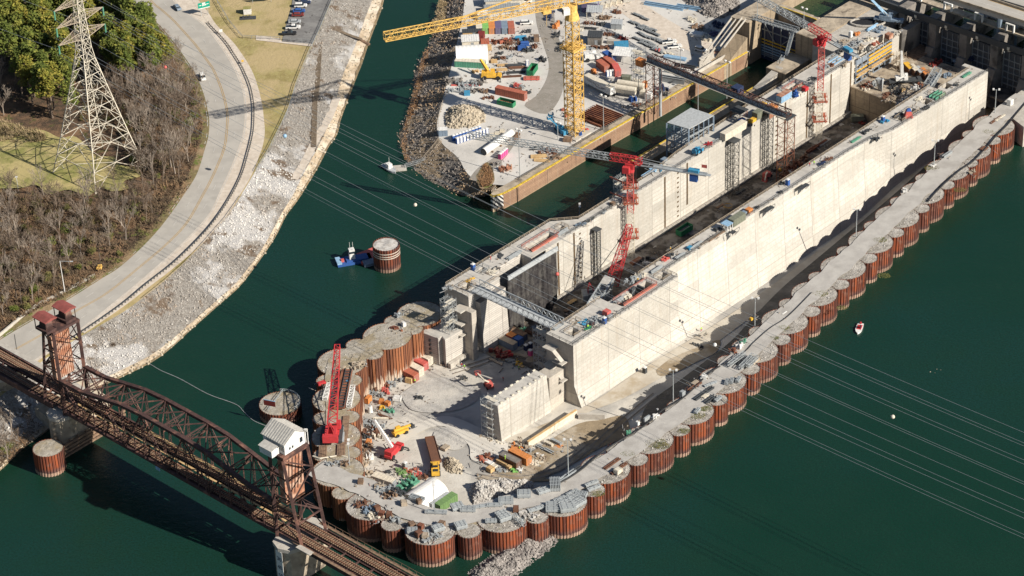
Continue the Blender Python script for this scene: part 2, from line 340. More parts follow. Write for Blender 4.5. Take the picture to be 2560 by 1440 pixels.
c = mix_(nt, ramp_(nt, ad.outputs[0], 1.95, 1.75), c, (.40,.27,.20)); c = mix_(nt, ramp_(nt, at, .18, .1), c, (.04,.025,.02))
oi = N_(nt, 'ShaderNodeObjectInfo').outputs['Random']; ho = N_(nt, 'ShaderNodeMath', operation='MULTIPLY'); nt.links.new(oi, ho.inputs[0]); ho.inputs[1].default_value = .55; c = mix_(nt, ho.outputs[0], c, (.10,.05,.042)) 
c = mix_(nt, ramp_(nt, noise_(nt, co, .35, 4), .56, .7), c, (.21,.10,.07)); nt.links.new(c, b.inputs['Base Color'])
# inside walls of the cofferdam: brown with white leaching at the foot
m, nt, b = nodes_of('pile_dry'); b.inputs['Roughness'].default_value = .85; b.inputs['Specular IOR Level'].default_value = .2
co = N_(nt, 'ShaderNodeTexCoord').outputs['Object']; at = N_(nt, 'ShaderNodeAttribute', attribute_name='pile').outputs['Fac']
mp = N_(nt, 'ShaderNodeMapping'); mp.inputs['Scale'].default_value = (1.6, 1.6, .15); nt.links.new(co, mp.inputs[0])
c = mix_(nt, ramp_(nt, at, .2, .9), (.13,.055,.035), (.31,.125,.06)); n1 = noise_(nt, mp.outputs[0], .8, 5)
c = mix_(nt, ramp_(nt, n1, .55, .7), c, (.07,.045,.04))
sp = N_(nt, 'ShaderNodeSeparateXYZ'); nt.links.new(co, sp.inputs[0])
ad = N_(nt, 'ShaderNodeMath', operation='MULTIPLY_ADD'); nt.links.new(n1, ad.inputs[0]); ad.inputs[1].default_value = -16; nt.links.new(sp.outputs[2], ad.inputs[2])
c = mix_(nt, ramp_(nt, ad.outputs[0], -8.3, -10.3), c, (.52,.42,.33)); nt.links.new(c, b.inputs['Base Color'])
# water: silty green, soft sky reflection, fine ripples
def water(name, c1, c2, c3):
    m, nt, b = nodes_of(name); co = N_(nt, 'ShaderNodeTexCoord').outputs['Object']
    c = mix_(nt, ramp_(nt, noise_(nt, co, .006, 3), .4, .6), c1, c2); c = mix_(nt, ramp_(nt, noise_(nt, co, .05, 5), .35, .8), c, c3)
    c = mix_(nt, ramp_(nt, noise_(nt, co, 1.6, 3), .35, .7), c, tuple(x*.72+.001 for x in c3)); nt.links.new(c, b.inputs['Base Color']); b.inputs['Roughness'].default_value = .16; b.inputs['IOR'].default_value = 1.33
    h1 = noise_(nt, co, .55, 7, .75); bump_(nt, b, h1, .5, .3)
water('water', (.0045,.031,.018), (.0075,.036,.029), (.008,.035,.021)); water('water_pool', (.02,.045,.018), (.03,.06,.02), (.012,.035,.016)); 
# ================================================================ cofferdam cells
PX_CELLS = [(1050,784),(968,840),(855,905),(841,997),(840,1090),(845,1178),(928,1262),(1076,1323),(1255,1292),(1404,1253),(1513,1172),(1622,1098),(1724,1026),(1806,950),(1886,874),(1962,803),(2036,734),(2108,668),(2177,604),(2243,541),(2306,482),(2369,424),(2424,373),(2484,313)]
CELLS = [P(x, y, 8) for x, y in PX_CELLS]
ORD = ['first','second','third','fourth','fifth','sixth','seventh','eighth','ninth','tenth','eleventh','twelfth','thirteenth','fourteenth']
# ---------------------------------------------------------------- water with the dewatered area left out
hole = [(p.x, p.y) for p in CELLS]
hole += [tuple(LN(262, 62)[:2]), tuple(LN(262, -5)[:2]), tuple(LN(0, -5)[:2]), tuple(LN(-4, -8)[:2])]
outer = [(-3000, -500), (3000, -500), (3000, 3500), (-3000, 3500)]
mb = MB()
allv = [Vector((x, y, 0)) for x, y in outer]+[Vector((x, y, 0)) for x, y in hole]
for a, b_, c_ in tessellate_polygon([[Vector((x, y, 0)) for x, y in outer], [Vector((x, y, 0)) for x, y in hole]]): mb.f.append((a, b_, c_)); mb.mi.append(0)
mb.v = [tuple(v) for v in allv]; face_up(mb); struct('river_water', mb, 'water')
mb = MB(); mb.add([(-3000, -500, -9), (3000, -500, -9), (3000, 3500, -9), (-3000, 3500, -9)], [(0, 1, 2, 3)]); struct('riverbed', mb, 'beach_low')
# floor of the dry excavation
fl = [LN(-120, -40), LN(-120, 110), LN(270, 110), LN(270, 0), LN(0, 0), LN(0, -40)]
def grid_poly(pts, z, k=1): mb = MB(); mb.sheet(pts, z); return mb
def bumpy_rect(u0, u1, v0, v1, z, amp, du=2.0, seed=0, sc=.12):
    mb = MB(); nu = int((u1-u0)/du)+1; nv = int((v1-v0)/du)+1
    for i in range(nu+1):
        for j in range(nv+1):
            p = LN(u0+(u1-u0)*i/nu, v0+(v1-v0)*j/nv, z); n = pnoise(Vector((p.x*sc+seed, p.y*sc, 0)))+.5*pnoise(Vector((p.x*sc*3, p.y*sc*3, seed)))
            mb.v.append((p.x, p.y, z+amp*n))
    for i in range(nu):
        for j in range(nv): mb.f.append((i*(nv+1)+j, (i+1)*(nv+1)+j, (i+1)*(nv+1)+j+1, i*(nv+1)+j+1)); mb.mi.append(0)
    return face_up(mb)
mb = bumpy_rect(-118, 266, -34, 108, -4.1, .09); struct('excavation_floor', mb, 'pit', True)
def patch(name, pts, z, m, kind='structure', smooth=True):
    ps = rail(pts+[pts[0]], z, max(24, len(pts)*6))[:-1] if smooth else [P(x, y, z) for x, y in pts]
    mb = MB(); mb.sheet(ps, None); return tag(build(name, mb, m), kind=kind)
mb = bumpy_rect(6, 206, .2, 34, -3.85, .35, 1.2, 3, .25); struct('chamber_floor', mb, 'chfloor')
patch('apron', [(1270,1095),(1462,1016),(1600,925),(1760,828),(1900,735),(2060,615),(2200,500),(2330,385),(2370,372),(2230,512),(2080,640),(1930,752),(1800,850),(1700,915),(1560,995),(1440,1043),(1300,1130),(1180,1112)], -3.9, 'apron')
patch('mud_patch', [(1330,1130),(1440,1062),(1500,1050),(1560,1040),(1570,1085),(1500,1120),(1430,1160),(1330,1205),(1220,1210),(1200,1190),(1280,1180)], -3.86, 'mud')
patch('mud_bank', [(1640,925),(1680,895),(1760,862),(1800,850),(1790,880),(1740,905),(1690,930),(1650,940)], -3.84, 'mud')
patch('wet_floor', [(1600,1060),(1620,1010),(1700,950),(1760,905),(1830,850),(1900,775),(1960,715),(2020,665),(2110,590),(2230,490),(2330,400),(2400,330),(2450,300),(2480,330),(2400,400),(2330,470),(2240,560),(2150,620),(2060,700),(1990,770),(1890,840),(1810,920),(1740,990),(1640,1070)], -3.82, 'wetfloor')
patch('oily_floor', [(1180,860),(1250,900),(1330,905),(1365,880),(1300,810),(1240,810)], -3.83, 'mud')
def tracks(name, lines, z, m_):
    mb = MB()
    for pts in lines:
        r_ = rail(pts, z, 60)
        for o in (-1.0, 1.0): q = ribbon(r_, o, .55, 0); mb.add(q.v, q.f)
    struct(name, mb, m_)
patch('gravel_circle', [(1085,1080),(1115,1068),(1150,1072),(1172,1090),(1165,1112),(1140,1125),(1105,1118),(1082,1100)], -3.83, 'gravel_grey'); patch('gravel_patch', [(1000,985),(1060,950),(1130,945),(1200,975),(1180,1010),(1110,1030),(1030,1025)], -3.83, 'gravel_grey'); patch('trodden_dirt', [(1190,1195),(1260,1180),(1330,1190),(1380,1200),(1330,1204),(1250,1203)], -3.82, 'mud'); patch('dust_track', [(960,1110),(1040,1060),(1120,1040),(1210,1075),(1270,1110),(1240,1150),(1180,1150),(1170,1110),(1110,1065),(1040,1085),(985,1130)], -3.80, 'rut_pale')
tracks('dark_ruts', [[(1650,1050),(1730,965),(1800,905),(1890,830)],[(1670,1030),(1760,940),(1860,850),(1950,775)],[(1480,1120),(1560,1050),(1640,985)],[(1200,1180),(1300,1195),(1400,1170),(1480,1110)],[(1130,930),(1220,900),(1300,870),(1340,850)]], -3.79, 'rut_dark')
# ---------------------------------------------------------------- cells
def pile_ring(cx, cy, r, zt, zb, a0=0, a1=2*math.pi, per=.95, closed=True):
    mb = MB(); n = max(8, int(abs(a1-a0)*r/per)); attr = []; ps = []
    for i in range(n):
        for k, rr in ((0, r), (.42, r), (.5, r-.22), (.92, r-.22)):
            a = a0+(a1-a0)*(i+k)/n; ps.append((cx+rr*math.cos(a), cy+rr*math.sin(a)))
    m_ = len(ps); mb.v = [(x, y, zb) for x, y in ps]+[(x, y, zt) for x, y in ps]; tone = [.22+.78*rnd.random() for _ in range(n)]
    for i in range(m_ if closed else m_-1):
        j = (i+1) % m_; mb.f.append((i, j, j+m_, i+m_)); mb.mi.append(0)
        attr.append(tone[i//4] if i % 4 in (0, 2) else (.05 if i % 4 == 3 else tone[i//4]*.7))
    return mb, attr
def add_attr(o, attr):
    a = o.data.attributes.new('pile', 'FLOAT', 'FACE'); a.data.foreach_set('value', attr)
def disc(cx, cy, r, z, n=28, rough=.15, seed=0, ry=None):
    mb = MB(); K = max(3, int(r/1.1)); mb.v.append((cx, cy, z+rough))
    for k in range(1, K+1):
        for i in range(n):
            a = 2*math.pi*i/n; rr = r*k/K; x, y = cx+rr*math.cos(a), cy+rr*math.sin(a)
            mb.v.append((x, y, z+(rough*(pnoise(Vector((x*.5, y*.5, seed)))+.4) if k < K else 0)))
    for i in range(n): mb.f.append((0, 1+i, 1+(i+1) % n)); mb.mi.append(0)
    for k in range(1, K):
        for i in range(n): a = 1+(k-1)*n; mb.f.append((a+i, a+n+i, a+n+(i+1) % n, a+(i+1) % n)); mb.mi.append(0)
    return mb
mat('fill_a', (.40,.37,.33), (.27,.245,.21), sc=.9, rough=.95, bump=.6, c3=(.45,.42,.38), sc3=.15, c4=(.10,.115,.03), sc4=.22, lo4=.60, hi4=.68)
mat('fill_b', (.42,.385,.33), (.29,.26,.215), sc=.6, rough=.95, bump=.4, c3=(.30,.25,.17), sc3=.12, c4=(.17,.15,.12), sc4=.6, lo4=.58, hi4=.68)
def cell(c, r, label, zt=8.0, zb=-6.0, fill='fill_a', pm='pile', group=None, rim=.0, name='cofferdam_cell', cat='cofferdam cell'):
    t = thing(name, label, cat, (c.x, c.y, 0), 0, group)
    mb, at_ = pile_ring(0, 0, r, zt, zb); o = build('pile_wall', mb, pm, t); add_attr(o, at_)
    build('fill', disc(0, 0, r-.12, zt-.12-rim, rough=.18, seed=c.x), fill, t); return t
def side(i):    # which row
    return ('upstream end' if 0 else '')
n_c = len(CELLS); R_BIG = 7.55
rows = []
for i in range(n_c):
    if i <= 2: rows.append('large bare-topped cell, %s from the monolith in the upper left row' % ORD[i])
    elif i <= 5: rows.append('large cell of the left row %s' % {3: 'under the tip half of the red crawler crane boom', 4: 'under the red crawler crane body', 5: 'with pale top just below the red crawler crane'}[i])
    elif i <= 9: rows.append('large rust-red sheet pile cell of the bottom row, %s from the railway bridge' % ORD[i-6])
    else: rows.append('large rust-red cell of the long river side row, %s from the bottom' % ORD[i-10])
for i, c_ in enumerate(CELLS):
    dry = i <= 5
    cell(c_, R_BIG if i not in (1, 2, 5) else 7.9, rows[i], fill='fill_b' if dry else 'fill_a', pm='pile_dry' if i in (0, 1, 2, 3, 4, 5) else 'pile', group='large sheet pile cells of the cofferdam', zb=-6 if i > 5 else -5)
for i in range(n_c-1):
    a, b_ = CELLS[i], CELLS[i+1]; mid = (a+b_)/2; d = (b_-a); d.z = 0; gap = d.length; d.normalize(); s = Vector((d.y, -d.x, 0))
    if i <= 1: lab = 'small arc cell of the upper left row, %s from the monolith' % ORD[i]
    elif i <= 5: lab = 'small arc cell of the left row %s' % {2: 'beside the tip of the red crawler crane boom', 3: 'under the middle of the red crawler crane boom', 4: 'just below the red crawler crane tracks', 5: 'at the foot of the railway bridge tower'}[i]
    elif i <= 9: lab = 'small rust-red arc cell of the bottom row, %s from the railway bridge' % ORD[i-6]
    else: lab = 'small arc cell of the long river side row, %s from the bottom' % ORD[i-10]
    t = thing('arc_cell', lab, 'cofferdam cell', (mid.x, mid.y, 0), 0, 'small arc cells between the large cells')
    rs = 3.55; off = 3.75; zt = 7.95
    if i == 12: zt = 7.9
    for sg in (1, -1):
        p = s*off*sg
        ang = math.atan2(p.y, p.x)
        mb, at_ = pile_ring(p.x, p.y, rs, zt, -6, ang-2.2, ang+2.2, closed=False)
        outer_ = (sg == 1); o = build('arc_wall', mb, 'pile_dry' if i < 6 else 'pile', t); add_attr(o, at_)
        build('fill', disc(p.x, p.y, rs-.1, zt-.15, 20, .15, i), 'fill_b' if i < 6 else 'fill_a', t)
    mbk = MB(); q = d*(gap/2); w_ = s*4.2
    mbk.add([(-q-w_)+Vector((0, 0, 7.78)), (q-w_)+Vector((0, 0, 7.78)), (q+w_)+Vector((0, 0, 7.78)), (-q+w_)+Vector((0, 0, 7.78))], [(0, 1, 2, 3)]); face_up(mbk)
    build('middle_fill', mbk, 'fill_b', t)
# road along the top of the cofferdam
road_px = [(790,1170),(850,1195),(905,1215),(960,1240),(1010,1270),(1080,1292),(1150,1292),(1220,1275),(1290,1255),(1360,1240),(1420,1215),(1470,1190),(1530,1150),(1600,1090),(1680,1030),(1745,985),(1800,930),(1860,885),(1900,850),(1950,795),(2010,740),(2075,680),(2150,605),(2215,540),(2275,483),(2335,425),(2400,372),(2450,320),(2490,285),(2560,235)]
rp_ = road_px[:11]
cr = resample([p for p in rail(rp_, 8.06, 60)]+[c_-NV*1.3+Vector((0, 0, .06)) for c_ in CELLS[10:]]+[P(2560, 240, 8.06)], 260); mb = MB()
for i, p in enumerate(cr):
    d = cr[min(259, i+1)]-cr[max(0, i-1)]; d.z = 0; d.normalize(); s = Vector((d.y, -d.x, 0)); wq = 3.7+.8*pnoise(Vector((i*.21, 0, 0)))
    if p.x < 20: wq += .3
    for k in range(7): mb.v.append(tuple(p+s*(-wq+2*wq*k/6+(.3*pnoise(Vector((i*.5, k, 0))) if k in (0, 6) else 0))+Vector((0, 0, .12+.03*pnoise(Vector((p.x*.2, p.y*.2, k)))))))
for i in range(259):
    for k in range(6): mb.f.append((i*7+k, i*7+k+1, (i+1)*7+k+1, (i+1)*7+k)); mb.mi.append(0)
struct('cofferdam_road', face_up(mb), 'gravel_road')
cs = [CELLS[0]-LV*0]+CELLS[1:6]; cs = resample([P(1075,778,8.1)]+[c_+Vector((0, 0, .1)) for c_ in cs]+[P(880,1215,8.1)], 90); mb = MB()
for i, p in enumerate(cs):
    d = cs[min(89, i+1)]-cs[max(0, i-1)]; d.z = 0; d.normalize(); s_ = Vector((d.y, -d.x, 0)); wq = 4.6+.5*pnoise(Vector((i*.3, 5, 0)))
    if i > 50: wq = 3.2
    for k in range(5): mb.v.append(tuple(p+s_*(-wq+2*wq*k/4)+Vector((0, 0, .02+.05*pnoise(Vector((p.x*.3, k, 0)))))))
for i in range(89):
    for k in range(4): mb.f.append((i*5+k, i*5+k+1, (i+1)*5+k+1, (i+1)*5+k)); mb.mi.append(0)
struct('cell_top_slab', face_up(mb), 'fill_b')
mbr = MB(); rr_ = random.Random(5)
for i, c_ in enumerate(CELLS):
    for k in range(60 if i > 5 else 45):
        a = rr_.uniform(0, 6.28); q = 7.2*math.sqrt(rr_.random()); p = c_+Vector((q*math.cos(a), q*math.sin(a), .05))
        if i > 9 and (p-c_).dot(NV) < 2.5: continue
        rocks(mbr, [p], .1, .42, rr_)
solo('loose_stones', mbr, 'rock_pale', 'loose pale stones scattered on the cell tops', 'stones', kind='stuff')
# ================================================================ lock walls
def prof_wall(mb, stations):            # stations: (u, [(v,z)...]) closed profile lofted along u
    k = len(stations[0][1])
    for (u0, a), (u1, b_) in zip(stations, stations[1:]):
        for i in range(k-1): mb.add([LN(u0, *a[i]), LN(u0, *a[i+1]), LN(u1, *b_[i+1]), LN(u1, *b_[i])], [(0, 1, 2, 3)])
    for u, pr in (stations[0], stations[-1]):
        mb.add([LN(u, *q) for q in pr], [tuple(range(k))])
def wall_thing(name, label, cat, group=None): return thing(name, label, cat, LN(0, 0, 0), 0, group)
# --- river wall (right): top with shafts, vertical chamber face, battered river face
rw = wall_thing('lock_wall', 'long pale concrete river wall of the new lock chamber with sloping outer face', 'lock wall')
mb = MB(); zt = 18.0
S = [(0, [(33, -4.5), (33, zt), (44.3, zt), (44.3, 3), (47.4, -4.5)]), (51.5, [(33, -4.5), (33, zt), (44, zt), (44, 3), (47.4, -4.5)]),
     (51.51, [(33, -4.5), (33, zt), (38.6, zt), (38.9, 14.6), (47.4, -4.5)]),
     (150, [(33, -4.5), (33, zt), (38.6, zt), (38.9, 14.6), (47, -4.5)]), (163, [(33, -4.5), (33, zt), (39.5, zt), (40, 10), (45, -4.5)]),
     (172, [(33, -4.5), (33, zt), (41.8, zt), (41.9, 3), (43.2, -4.5)]), (228, [(33, -4.5), (33, zt), (43, zt), (43, 3), (43.1, -4.5)])]
SR = S
for i in range(len(S)-1):               # river-side faces
    for j in (2, 3): mb.add([LN(S[i][0], *S[i][1][j]), LN(S[i][0], *S[i][1][j+1]), LN(S[i+1][0], *S[i+1][1][j+1]), LN(S[i+1][0], *S[i+1][1][j])], [(0, 1, 2, 3)])
build('river_face', mb, 'lockface', rw, world=True)
mb = MB(); mb.add([LN(0, 33, -4.5), LN(0, 33, zt), LN(0, 44.3, zt), LN(0, 44.3, 3), LN(0, 47.4, -4.5)], [(0, 1, 2, 3, 4)])
mb.add([LN(51.5, 38.6, zt), LN(51.5, 44, zt), LN(51.5, 44, 3), LN(51.5, 47.4, -4.5), LN(51.5, 38.9, 14.6)], [(0, 1, 2, 3, 4)]); mb.add([LN(228, 33, -4.5), LN(228, 33, zt), LN(228, 43, zt), LN(228, 43, -4.5)], [(0, 1, 2, 3)]); build('end_face', mb, 'lockside', rw, world=True)
mb = MB()
for a, b_ in ((0, 26), (44, 206), (226, 228)): mb.add([LN(a, 33, -4.5), LN(a, 33, zt), LN(b_, 33, zt), LN(b_, 33, -4.5)], [(0, 1, 2, 3)])
for a, b_ in ((26, 44), (206, 226)):      # gate recesses
    mb.add([LN(a, 33, -4.5), LN(a, 33, zt), LN(a, 36.2, zt), LN(a, 36.2, -4.5)], [(0, 1, 2, 3)]); mb.add([LN(b_, 33, -4.5), LN(b_, 33, zt), LN(b_, 36.2, zt), LN(b_, 36.2, -4.5)], [(0, 1, 2, 3)])
    mb.add([LN(a, 36.2, -4.5), LN(a, 36.2, zt), LN(b_, 36.2, zt), LN(b_, 36.2, -4.5)], [(0, 1, 2, 3)])
build('chamber_face', mb, 'lockside', rw, world=True)
def top_with_holes(outline, holes, z, wallmat, t, depth=7, topmat='conc_top'):
    """wall top as one sheet with rectangular shafts (u0,u1,v0,v1) cut through it"""
    ol = [Vector((u, v, 0)) for u, v in outline]; hs = [[Vector((a, c, 0)), Vector((a, d, 0)), Vector((b_, d, 0)), Vector((b_, c, 0))] for a, b_, c, d in holes]
    mb = MB(); allp = [LN(p.x, p.y, z) for L_ in [ol]+hs for p in L_]
    for f in tessellate_polygon([ol]+hs): mb.f.append(tuple(f)); mb.mi.append(0)
    mb.v = [tuple(p) for p in allp]; face_up(mb); build('top', mb, topmat, t, world=True)
    mb = MB()
    for a, b_, c, d in holes:
        q = [(a, c), (a, d), (b_, d), (b_, c)]
        for i in range(4): (x0, y0), (x1, y1) = q[i], q[(i+1) % 4]; mb.add([LN(x0, y0, z), LN(x1, y1, z), LN(x1, y1, z-depth), LN(x0, y0, z-depth)], [(0, 1, 2, 3)])
    build('shaft', mb, 'conc', t, world=True)
    mb = MB()
    for a, b_, c, d in holes: mb.add([LN(a, c, z-depth), LN(a, d, z-depth), LN(b_, d, z-depth), LN(b_, c, z-depth)], [(0, 1, 2, 3)])
    build('shaft_floor', mb, 'conc_dark', t, world=True)
top_with_holes([(0, 33), (26, 33), (26, 36.2), (44, 36.2), (44, 33), (206, 33), (206, 36.2), (226, 36.2), (226, 33), (228, 33), (228, 43), (172, 41.8), (163, 39.5), (150, 38.6), (51.5, 38.6), (51.49, 44), (0, 44.3)],
               [(4.2, 7.8, 37.5, 40.8), (9.5, 11.6, 35.2, 36.8), (25.8+1, 44-1, 37.6, 41.4), (46.5, 50.5, 38.5, 41.5), (179, 189, 37.6, 40.2), (194, 198, 37, 40), (201, 204, 36.4, 40.6), (208, 212, 36, 39)], zt, 'conc', rw)
# --- land wall (left)
lw = wall_thing('lock_wall', 'long pale concrete land wall of the new lock chamber between chamber and river channel', 'lock wall')
mb = MB(); mb.add([LN(30, 0, -4.5), LN(30, 0, zt), LN(206, 0, zt), LN(206, 0, -4.5)], [(0, 1, 2, 3)]); mb.add([LN(206, 0, -4.5), LN(206, 0, zt), LN(206, -3, zt), LN(206, -3, -4.5)], [(0, 1, 2, 3)]); mb.add([LN(206, -3, -4.5), LN(206, -3, zt), LN(229, -3, zt), LN(229, -3, -4.5)], [(0, 1, 2, 3)]); mb.add([LN(229, 0, -4.5), LN(229, 0, zt), LN(234, 0, zt), LN(234, 0, -4.5)], [(0, 1, 2, 3)]); mb.add([LN(229, 0, -4.5), LN(229, 0, zt), LN(229, -3, zt), LN(229, -3, -4.5)], [(0, 1, 2, 3)]); build('chamber_face', mb, 'lockface', lw, world=True)
mb = MB()
mb.add([LN(3, 0, -4.5), LN(3, 0, 15), LN(3, 2.2, 15), LN(3, 3.2, -4.5)], [(0, 1, 2, 3)])
mb.add([LN(3, 2.2, 15), LN(3, 3.2, -4.5), LN(15, 3.2, -4.5), LN(15, 2.2, 15)], [(0, 1, 2, 3)]); mb.add([LN(3, 0, 15), LN(3, 2.2, 15), LN(15, 2.2, 15), LN(15, 0, 15)], [(0, 1, 2, 3)])
mb.add([LN(15, 0, -4.5), LN(15, 0, zt), LN(15, -4.5, zt), LN(15, -4.5, -4.5)], [(0, 1, 2, 3)]); mb.add([LN(30, 0, -4.5), LN(30, 0, zt), LN(30, -4.5, zt), LN(30, -4.5, -4.5)], [(0, 1, 2, 3)])
mb.add([LN(15, -4.5, -4.5), LN(30, -4.5, -4.5), LN(30, -4.5, zt), LN(15, -4.5, zt)], [(0, 1, 2, 3)]); mb.add([LN(0, 0, -4.5), LN(15, 0, -4.5), LN(15, 0, zt), LN(0, 0, zt)], [(0, 1, 2, 3)])
build('ribbed_face', mb, 'ribbed', lw, world=True)
OUT = [(0, -10.6), (51, -10.6), (58, -4.3), (96, -4.6), (112, -6.6), (150, -8.5), (234, -9)]
mb = MB()
for (a, c), (b_, d) in zip(OUT, OUT[1:]): mb.add([LN(a, c, -5), LN(b_, d, -5), LN(b_, d, zt), LN(a, c, zt)], [(0, 1, 2, 3)])
mb.add([LN(0, -10.6, -5), LN(0, 0, -5), LN(0, 0, zt), LN(0, -10.6, zt)], [(0, 1, 2, 3)]); mb.add([LN(234, -9, -5), LN(234, 0, -5), LN(234, 0, zt), LN(234, -9, zt)], [(0, 1, 2, 3)]); build('outer_face', mb, 'lockside', lw, world=True)
top_with_holes([(0, 0), (0, -10.6), (51, -10.6), (58, -4.3), (96, -4.6), (112, -6.6), (150, -8.5), (234, -9), (234, 0), (229, 0), (229, -3), (206, -3), (206, 0), (30, 0), (30, -4.5), (15, -4.5), (15, 0)],
               [(2.5, 6, -6, -3), (13, 16, -8.6, -6.5), (33, 46, -6.3, -2.8), (49, 51.5, -5.8, -3.6), (171, 178, -5.5, -3), (204, 210, -7, -4)], zt, 'conc', lw)
# recesses, ladder slots and rub strips in the land wall face
def slot(u, w_, z0, z1, v=0.03, m_='conc_dark', p=None, name='slot'):
    mb = MB(); mb.uv(u-w_/2, u+w_/2, -.3, v, z0, z1); return build(name, mb, m_, p, world=True)
mat('slot_rust', (.13,.085,.045), (.07,.05,.03), sc=.8, rough=.9)
for u, z0 in ((36, -4), (43, -4), (51, -4), (98, -3), (110, 1), (165, -4), (178, -3), (192, -3), (204, -3), (72, 18)):
    if z0 > 10: continue
    slot(u, .8, z0, 17.6, .06, 'slot_rust', lw, 'floating_bollard_slot')
for u in (38.5, 54, 105, 160, 182):
    mb = MB()
    for k in range(10): mb.uv(u-.45, u+.45, -.2, .05, -1.5+k*1.9, -.9+k*1.9)
    build('ladder_rungs', mb, 'slot_rust', lw, world=True)
# benches along the foot of both chamber faces
mb = MB(); mb.uv(31, 226, .01, 1.0, -4.2, -2.6); mb.uv(44, 170, 32.0, 32.99, -4.2, -3.0); solo('floor_ledge', mb, 'conc', 'narrow concrete ledges along the foot of both chamber walls', 'ledge')
# --- monolith at the end of the cofferdam and step below the land wall
mo = wall_thing('concrete_monolith', 'ribbed pale concrete monolith block between cofferdam cells and land wall', 'concrete block')
mb = MB(); mb.prism([tuple(LN(-12.2, -10.6)[:2]), tuple(LN(-11.2, -3.4)[:2]), tuple(LN(-9.6, -3.2)[:2]), tuple(LN(-10.6, -.9)[:2]), tuple(LN(-.3, -.5)[:2]), tuple(LN(-.3, -10.6)[:2])], -4.5, 6.5); build('block', mb, 'ribbed', mo, world=True)
mb = MB(); mb.prism([tuple(LN(-12.0, -10.4)[:2]), tuple(LN(-11.0, -3.6)[:2]), tuple(LN(-9.4, -3.4)[:2]), tuple(LN(-10.4, -1.1)[:2]), tuple(LN(-.5, -.7)[:2]), tuple(LN(-.5, -10.4)[:2])], 6.45, 6.56); build('top', mb, 'conc_top', mo, world=True)
mb = MB(); mb.uv(-10.4, 30, -.45, .8, -4.5, -2.2); build('footing', mb, 'conc', mo, world=True)
for z in (-.5, 1.1, 2.7, 4.3): mb = MB(); mb.uv(-12.1, -11.6, -6.9, -6.3, z, z+.7); build('port', mb, 'black', mo, world=True)
fb = wall_thing('stair_block', 'shaded concrete stair block at the downstream end of the land wall', 'concrete block')
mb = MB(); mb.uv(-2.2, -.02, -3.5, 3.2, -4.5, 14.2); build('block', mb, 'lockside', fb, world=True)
# --- training wall (lower guide wall)
tw = wall_thing('guide_wall', 'free-standing pale concrete guide wall with scaffold at its end on the excavation floor', 'guide wall')
mb = MB(); zz = 9.0
A_ = [(-29.5, [(34.6, -4.5), (34.6, zz), (39.2, zz), (40.4, -4.5)]), (-7.5, [(35.2, -4.5), (35.2, zz), (39.6, zz), (41.2, -4.5)])]
prof_wall(mb, A_); build('wall', mb, 'lockface', tw, world=True)
mb = MB(); mb.hexa([LN(-29.4, 34.7, 8.9), LN(-29.4, 39.1, 8.9), LN(-7.6, 39.5, 8.9), LN(-7.6, 35.3, 8.9), LN(-29.4, 34.7, 9.06), LN(-29.4, 39.1, 9.06), LN(-7.6, 39.5, 9.06), LN(-7.6, 35.3, 9.06)]); build('top', mb, 'conc_top', tw, world=True)
mb = MB(); mb.uv(-7.4, -.02, 35.6, 40.6, -4.5, 8.2); build('link_block', mb, 'lockside', tw, world=True)
mb = MB()
for k in range(8): mb.uv(-28+k*2.6, -27+k*2.6, 38.6, 39.1, 9.07, 9.4); mb.uv(-27+k*2.6, -25.9+k*2.6, 34.8, 35.2, 9.07, 9.4)
build('form_cleat', mb, 'cream', tw, world=True)
# low timbered retaining wall and small concrete cross wall
mb = MB(); a = P(1320, 1120, -4); b_ = P(1441, 1040, -4); mb.bar(a+Vector((0, 0, 1.1)), b_+Vector((0, 0, 1.1)), .6, 2.4)
lo_ = solo('retaining_wall', mb, 'cream', 'low pale retaining wall with timber cap between apron and brown mud', 'retaining wall')
mb = MB(); mb.bar(a+Vector((0, 0, 2.4)), b_+Vector((0, 0, 2.4)), .75, .2); build('timber_cap', mb, 'lumber', lo_)
mb = MB(); a = P(1446, 1046, -4); b_ = P(1512, 1048, -4); mb.bar(a+Vector((0, 0, .9)), b_+Vector((0, 0, .9)), .8, 2.0); solo('cross_wall', mb, 'conc', 'short concrete cross wall with posts at the end of the apron', 'wall')
# ================================================================ yard peninsula, quay, old lock
shore = [(1140,-70),(1118,-30),(1103,0),(1090,33),(1077,83),(1060,123),(1033,177),(1023,247),(1013,287),(993,330),(993,360),(1007,400),(1033,430),(1060,453),(1107,473),(1147,490),(1190,496),(1230,488)]
crest = [(1190,-70),(1170,-30),(1162,0),(1156,45),(1143,105),(1133,150),(1122,190),(1112,230),(1103,262),(1094,300),(1094,335),(1108,362),(1135,385),(1150,402),(1162,425),(1180,445),(1205,458),(1240,462)]
pr = rail(shore, -.5, 150); pc = rail(crest, 5.95, 150)
dis = lambda a: (lambda p, j, i: Vector((0, 0, (a*(pnoise(p*.35)+.6*pnoise(p*1.1)) if 0 < j < 1 else 0))))
struct('island_slope', face_up(loft(pr, pc, 14, dis(.5))), 'riprap_dark')
mbr = MB(); ps = []
for k in range(4800):
    i = rnd.randrange(150); j = rnd.random(); p = pr[i].lerp(pc[i], j); p = p+Vector((rnd.uniform(-1, 1), rnd.uniform(-1, 1), .1)); ps.append(p)
rocks(mbr, ps, .12, .52); solo('slope_rocks', mbr, 'rock_island', 'grey broken rock covering the island slope', 'rocks', kind='stuff')
yard = [tuple(p) for p in pc]+[tuple(P(*q, 6)) for q in ((1293,466),(1450,375),(1660,253),(1868,133),(1905,100),(1960,20),(2000,-80))]
yard = [(x, y, 6.0) for x, y, z in yard]; mb = MB(); mb.sheet(yard, 6.0); struct('yard_ground', mb, 'yard')
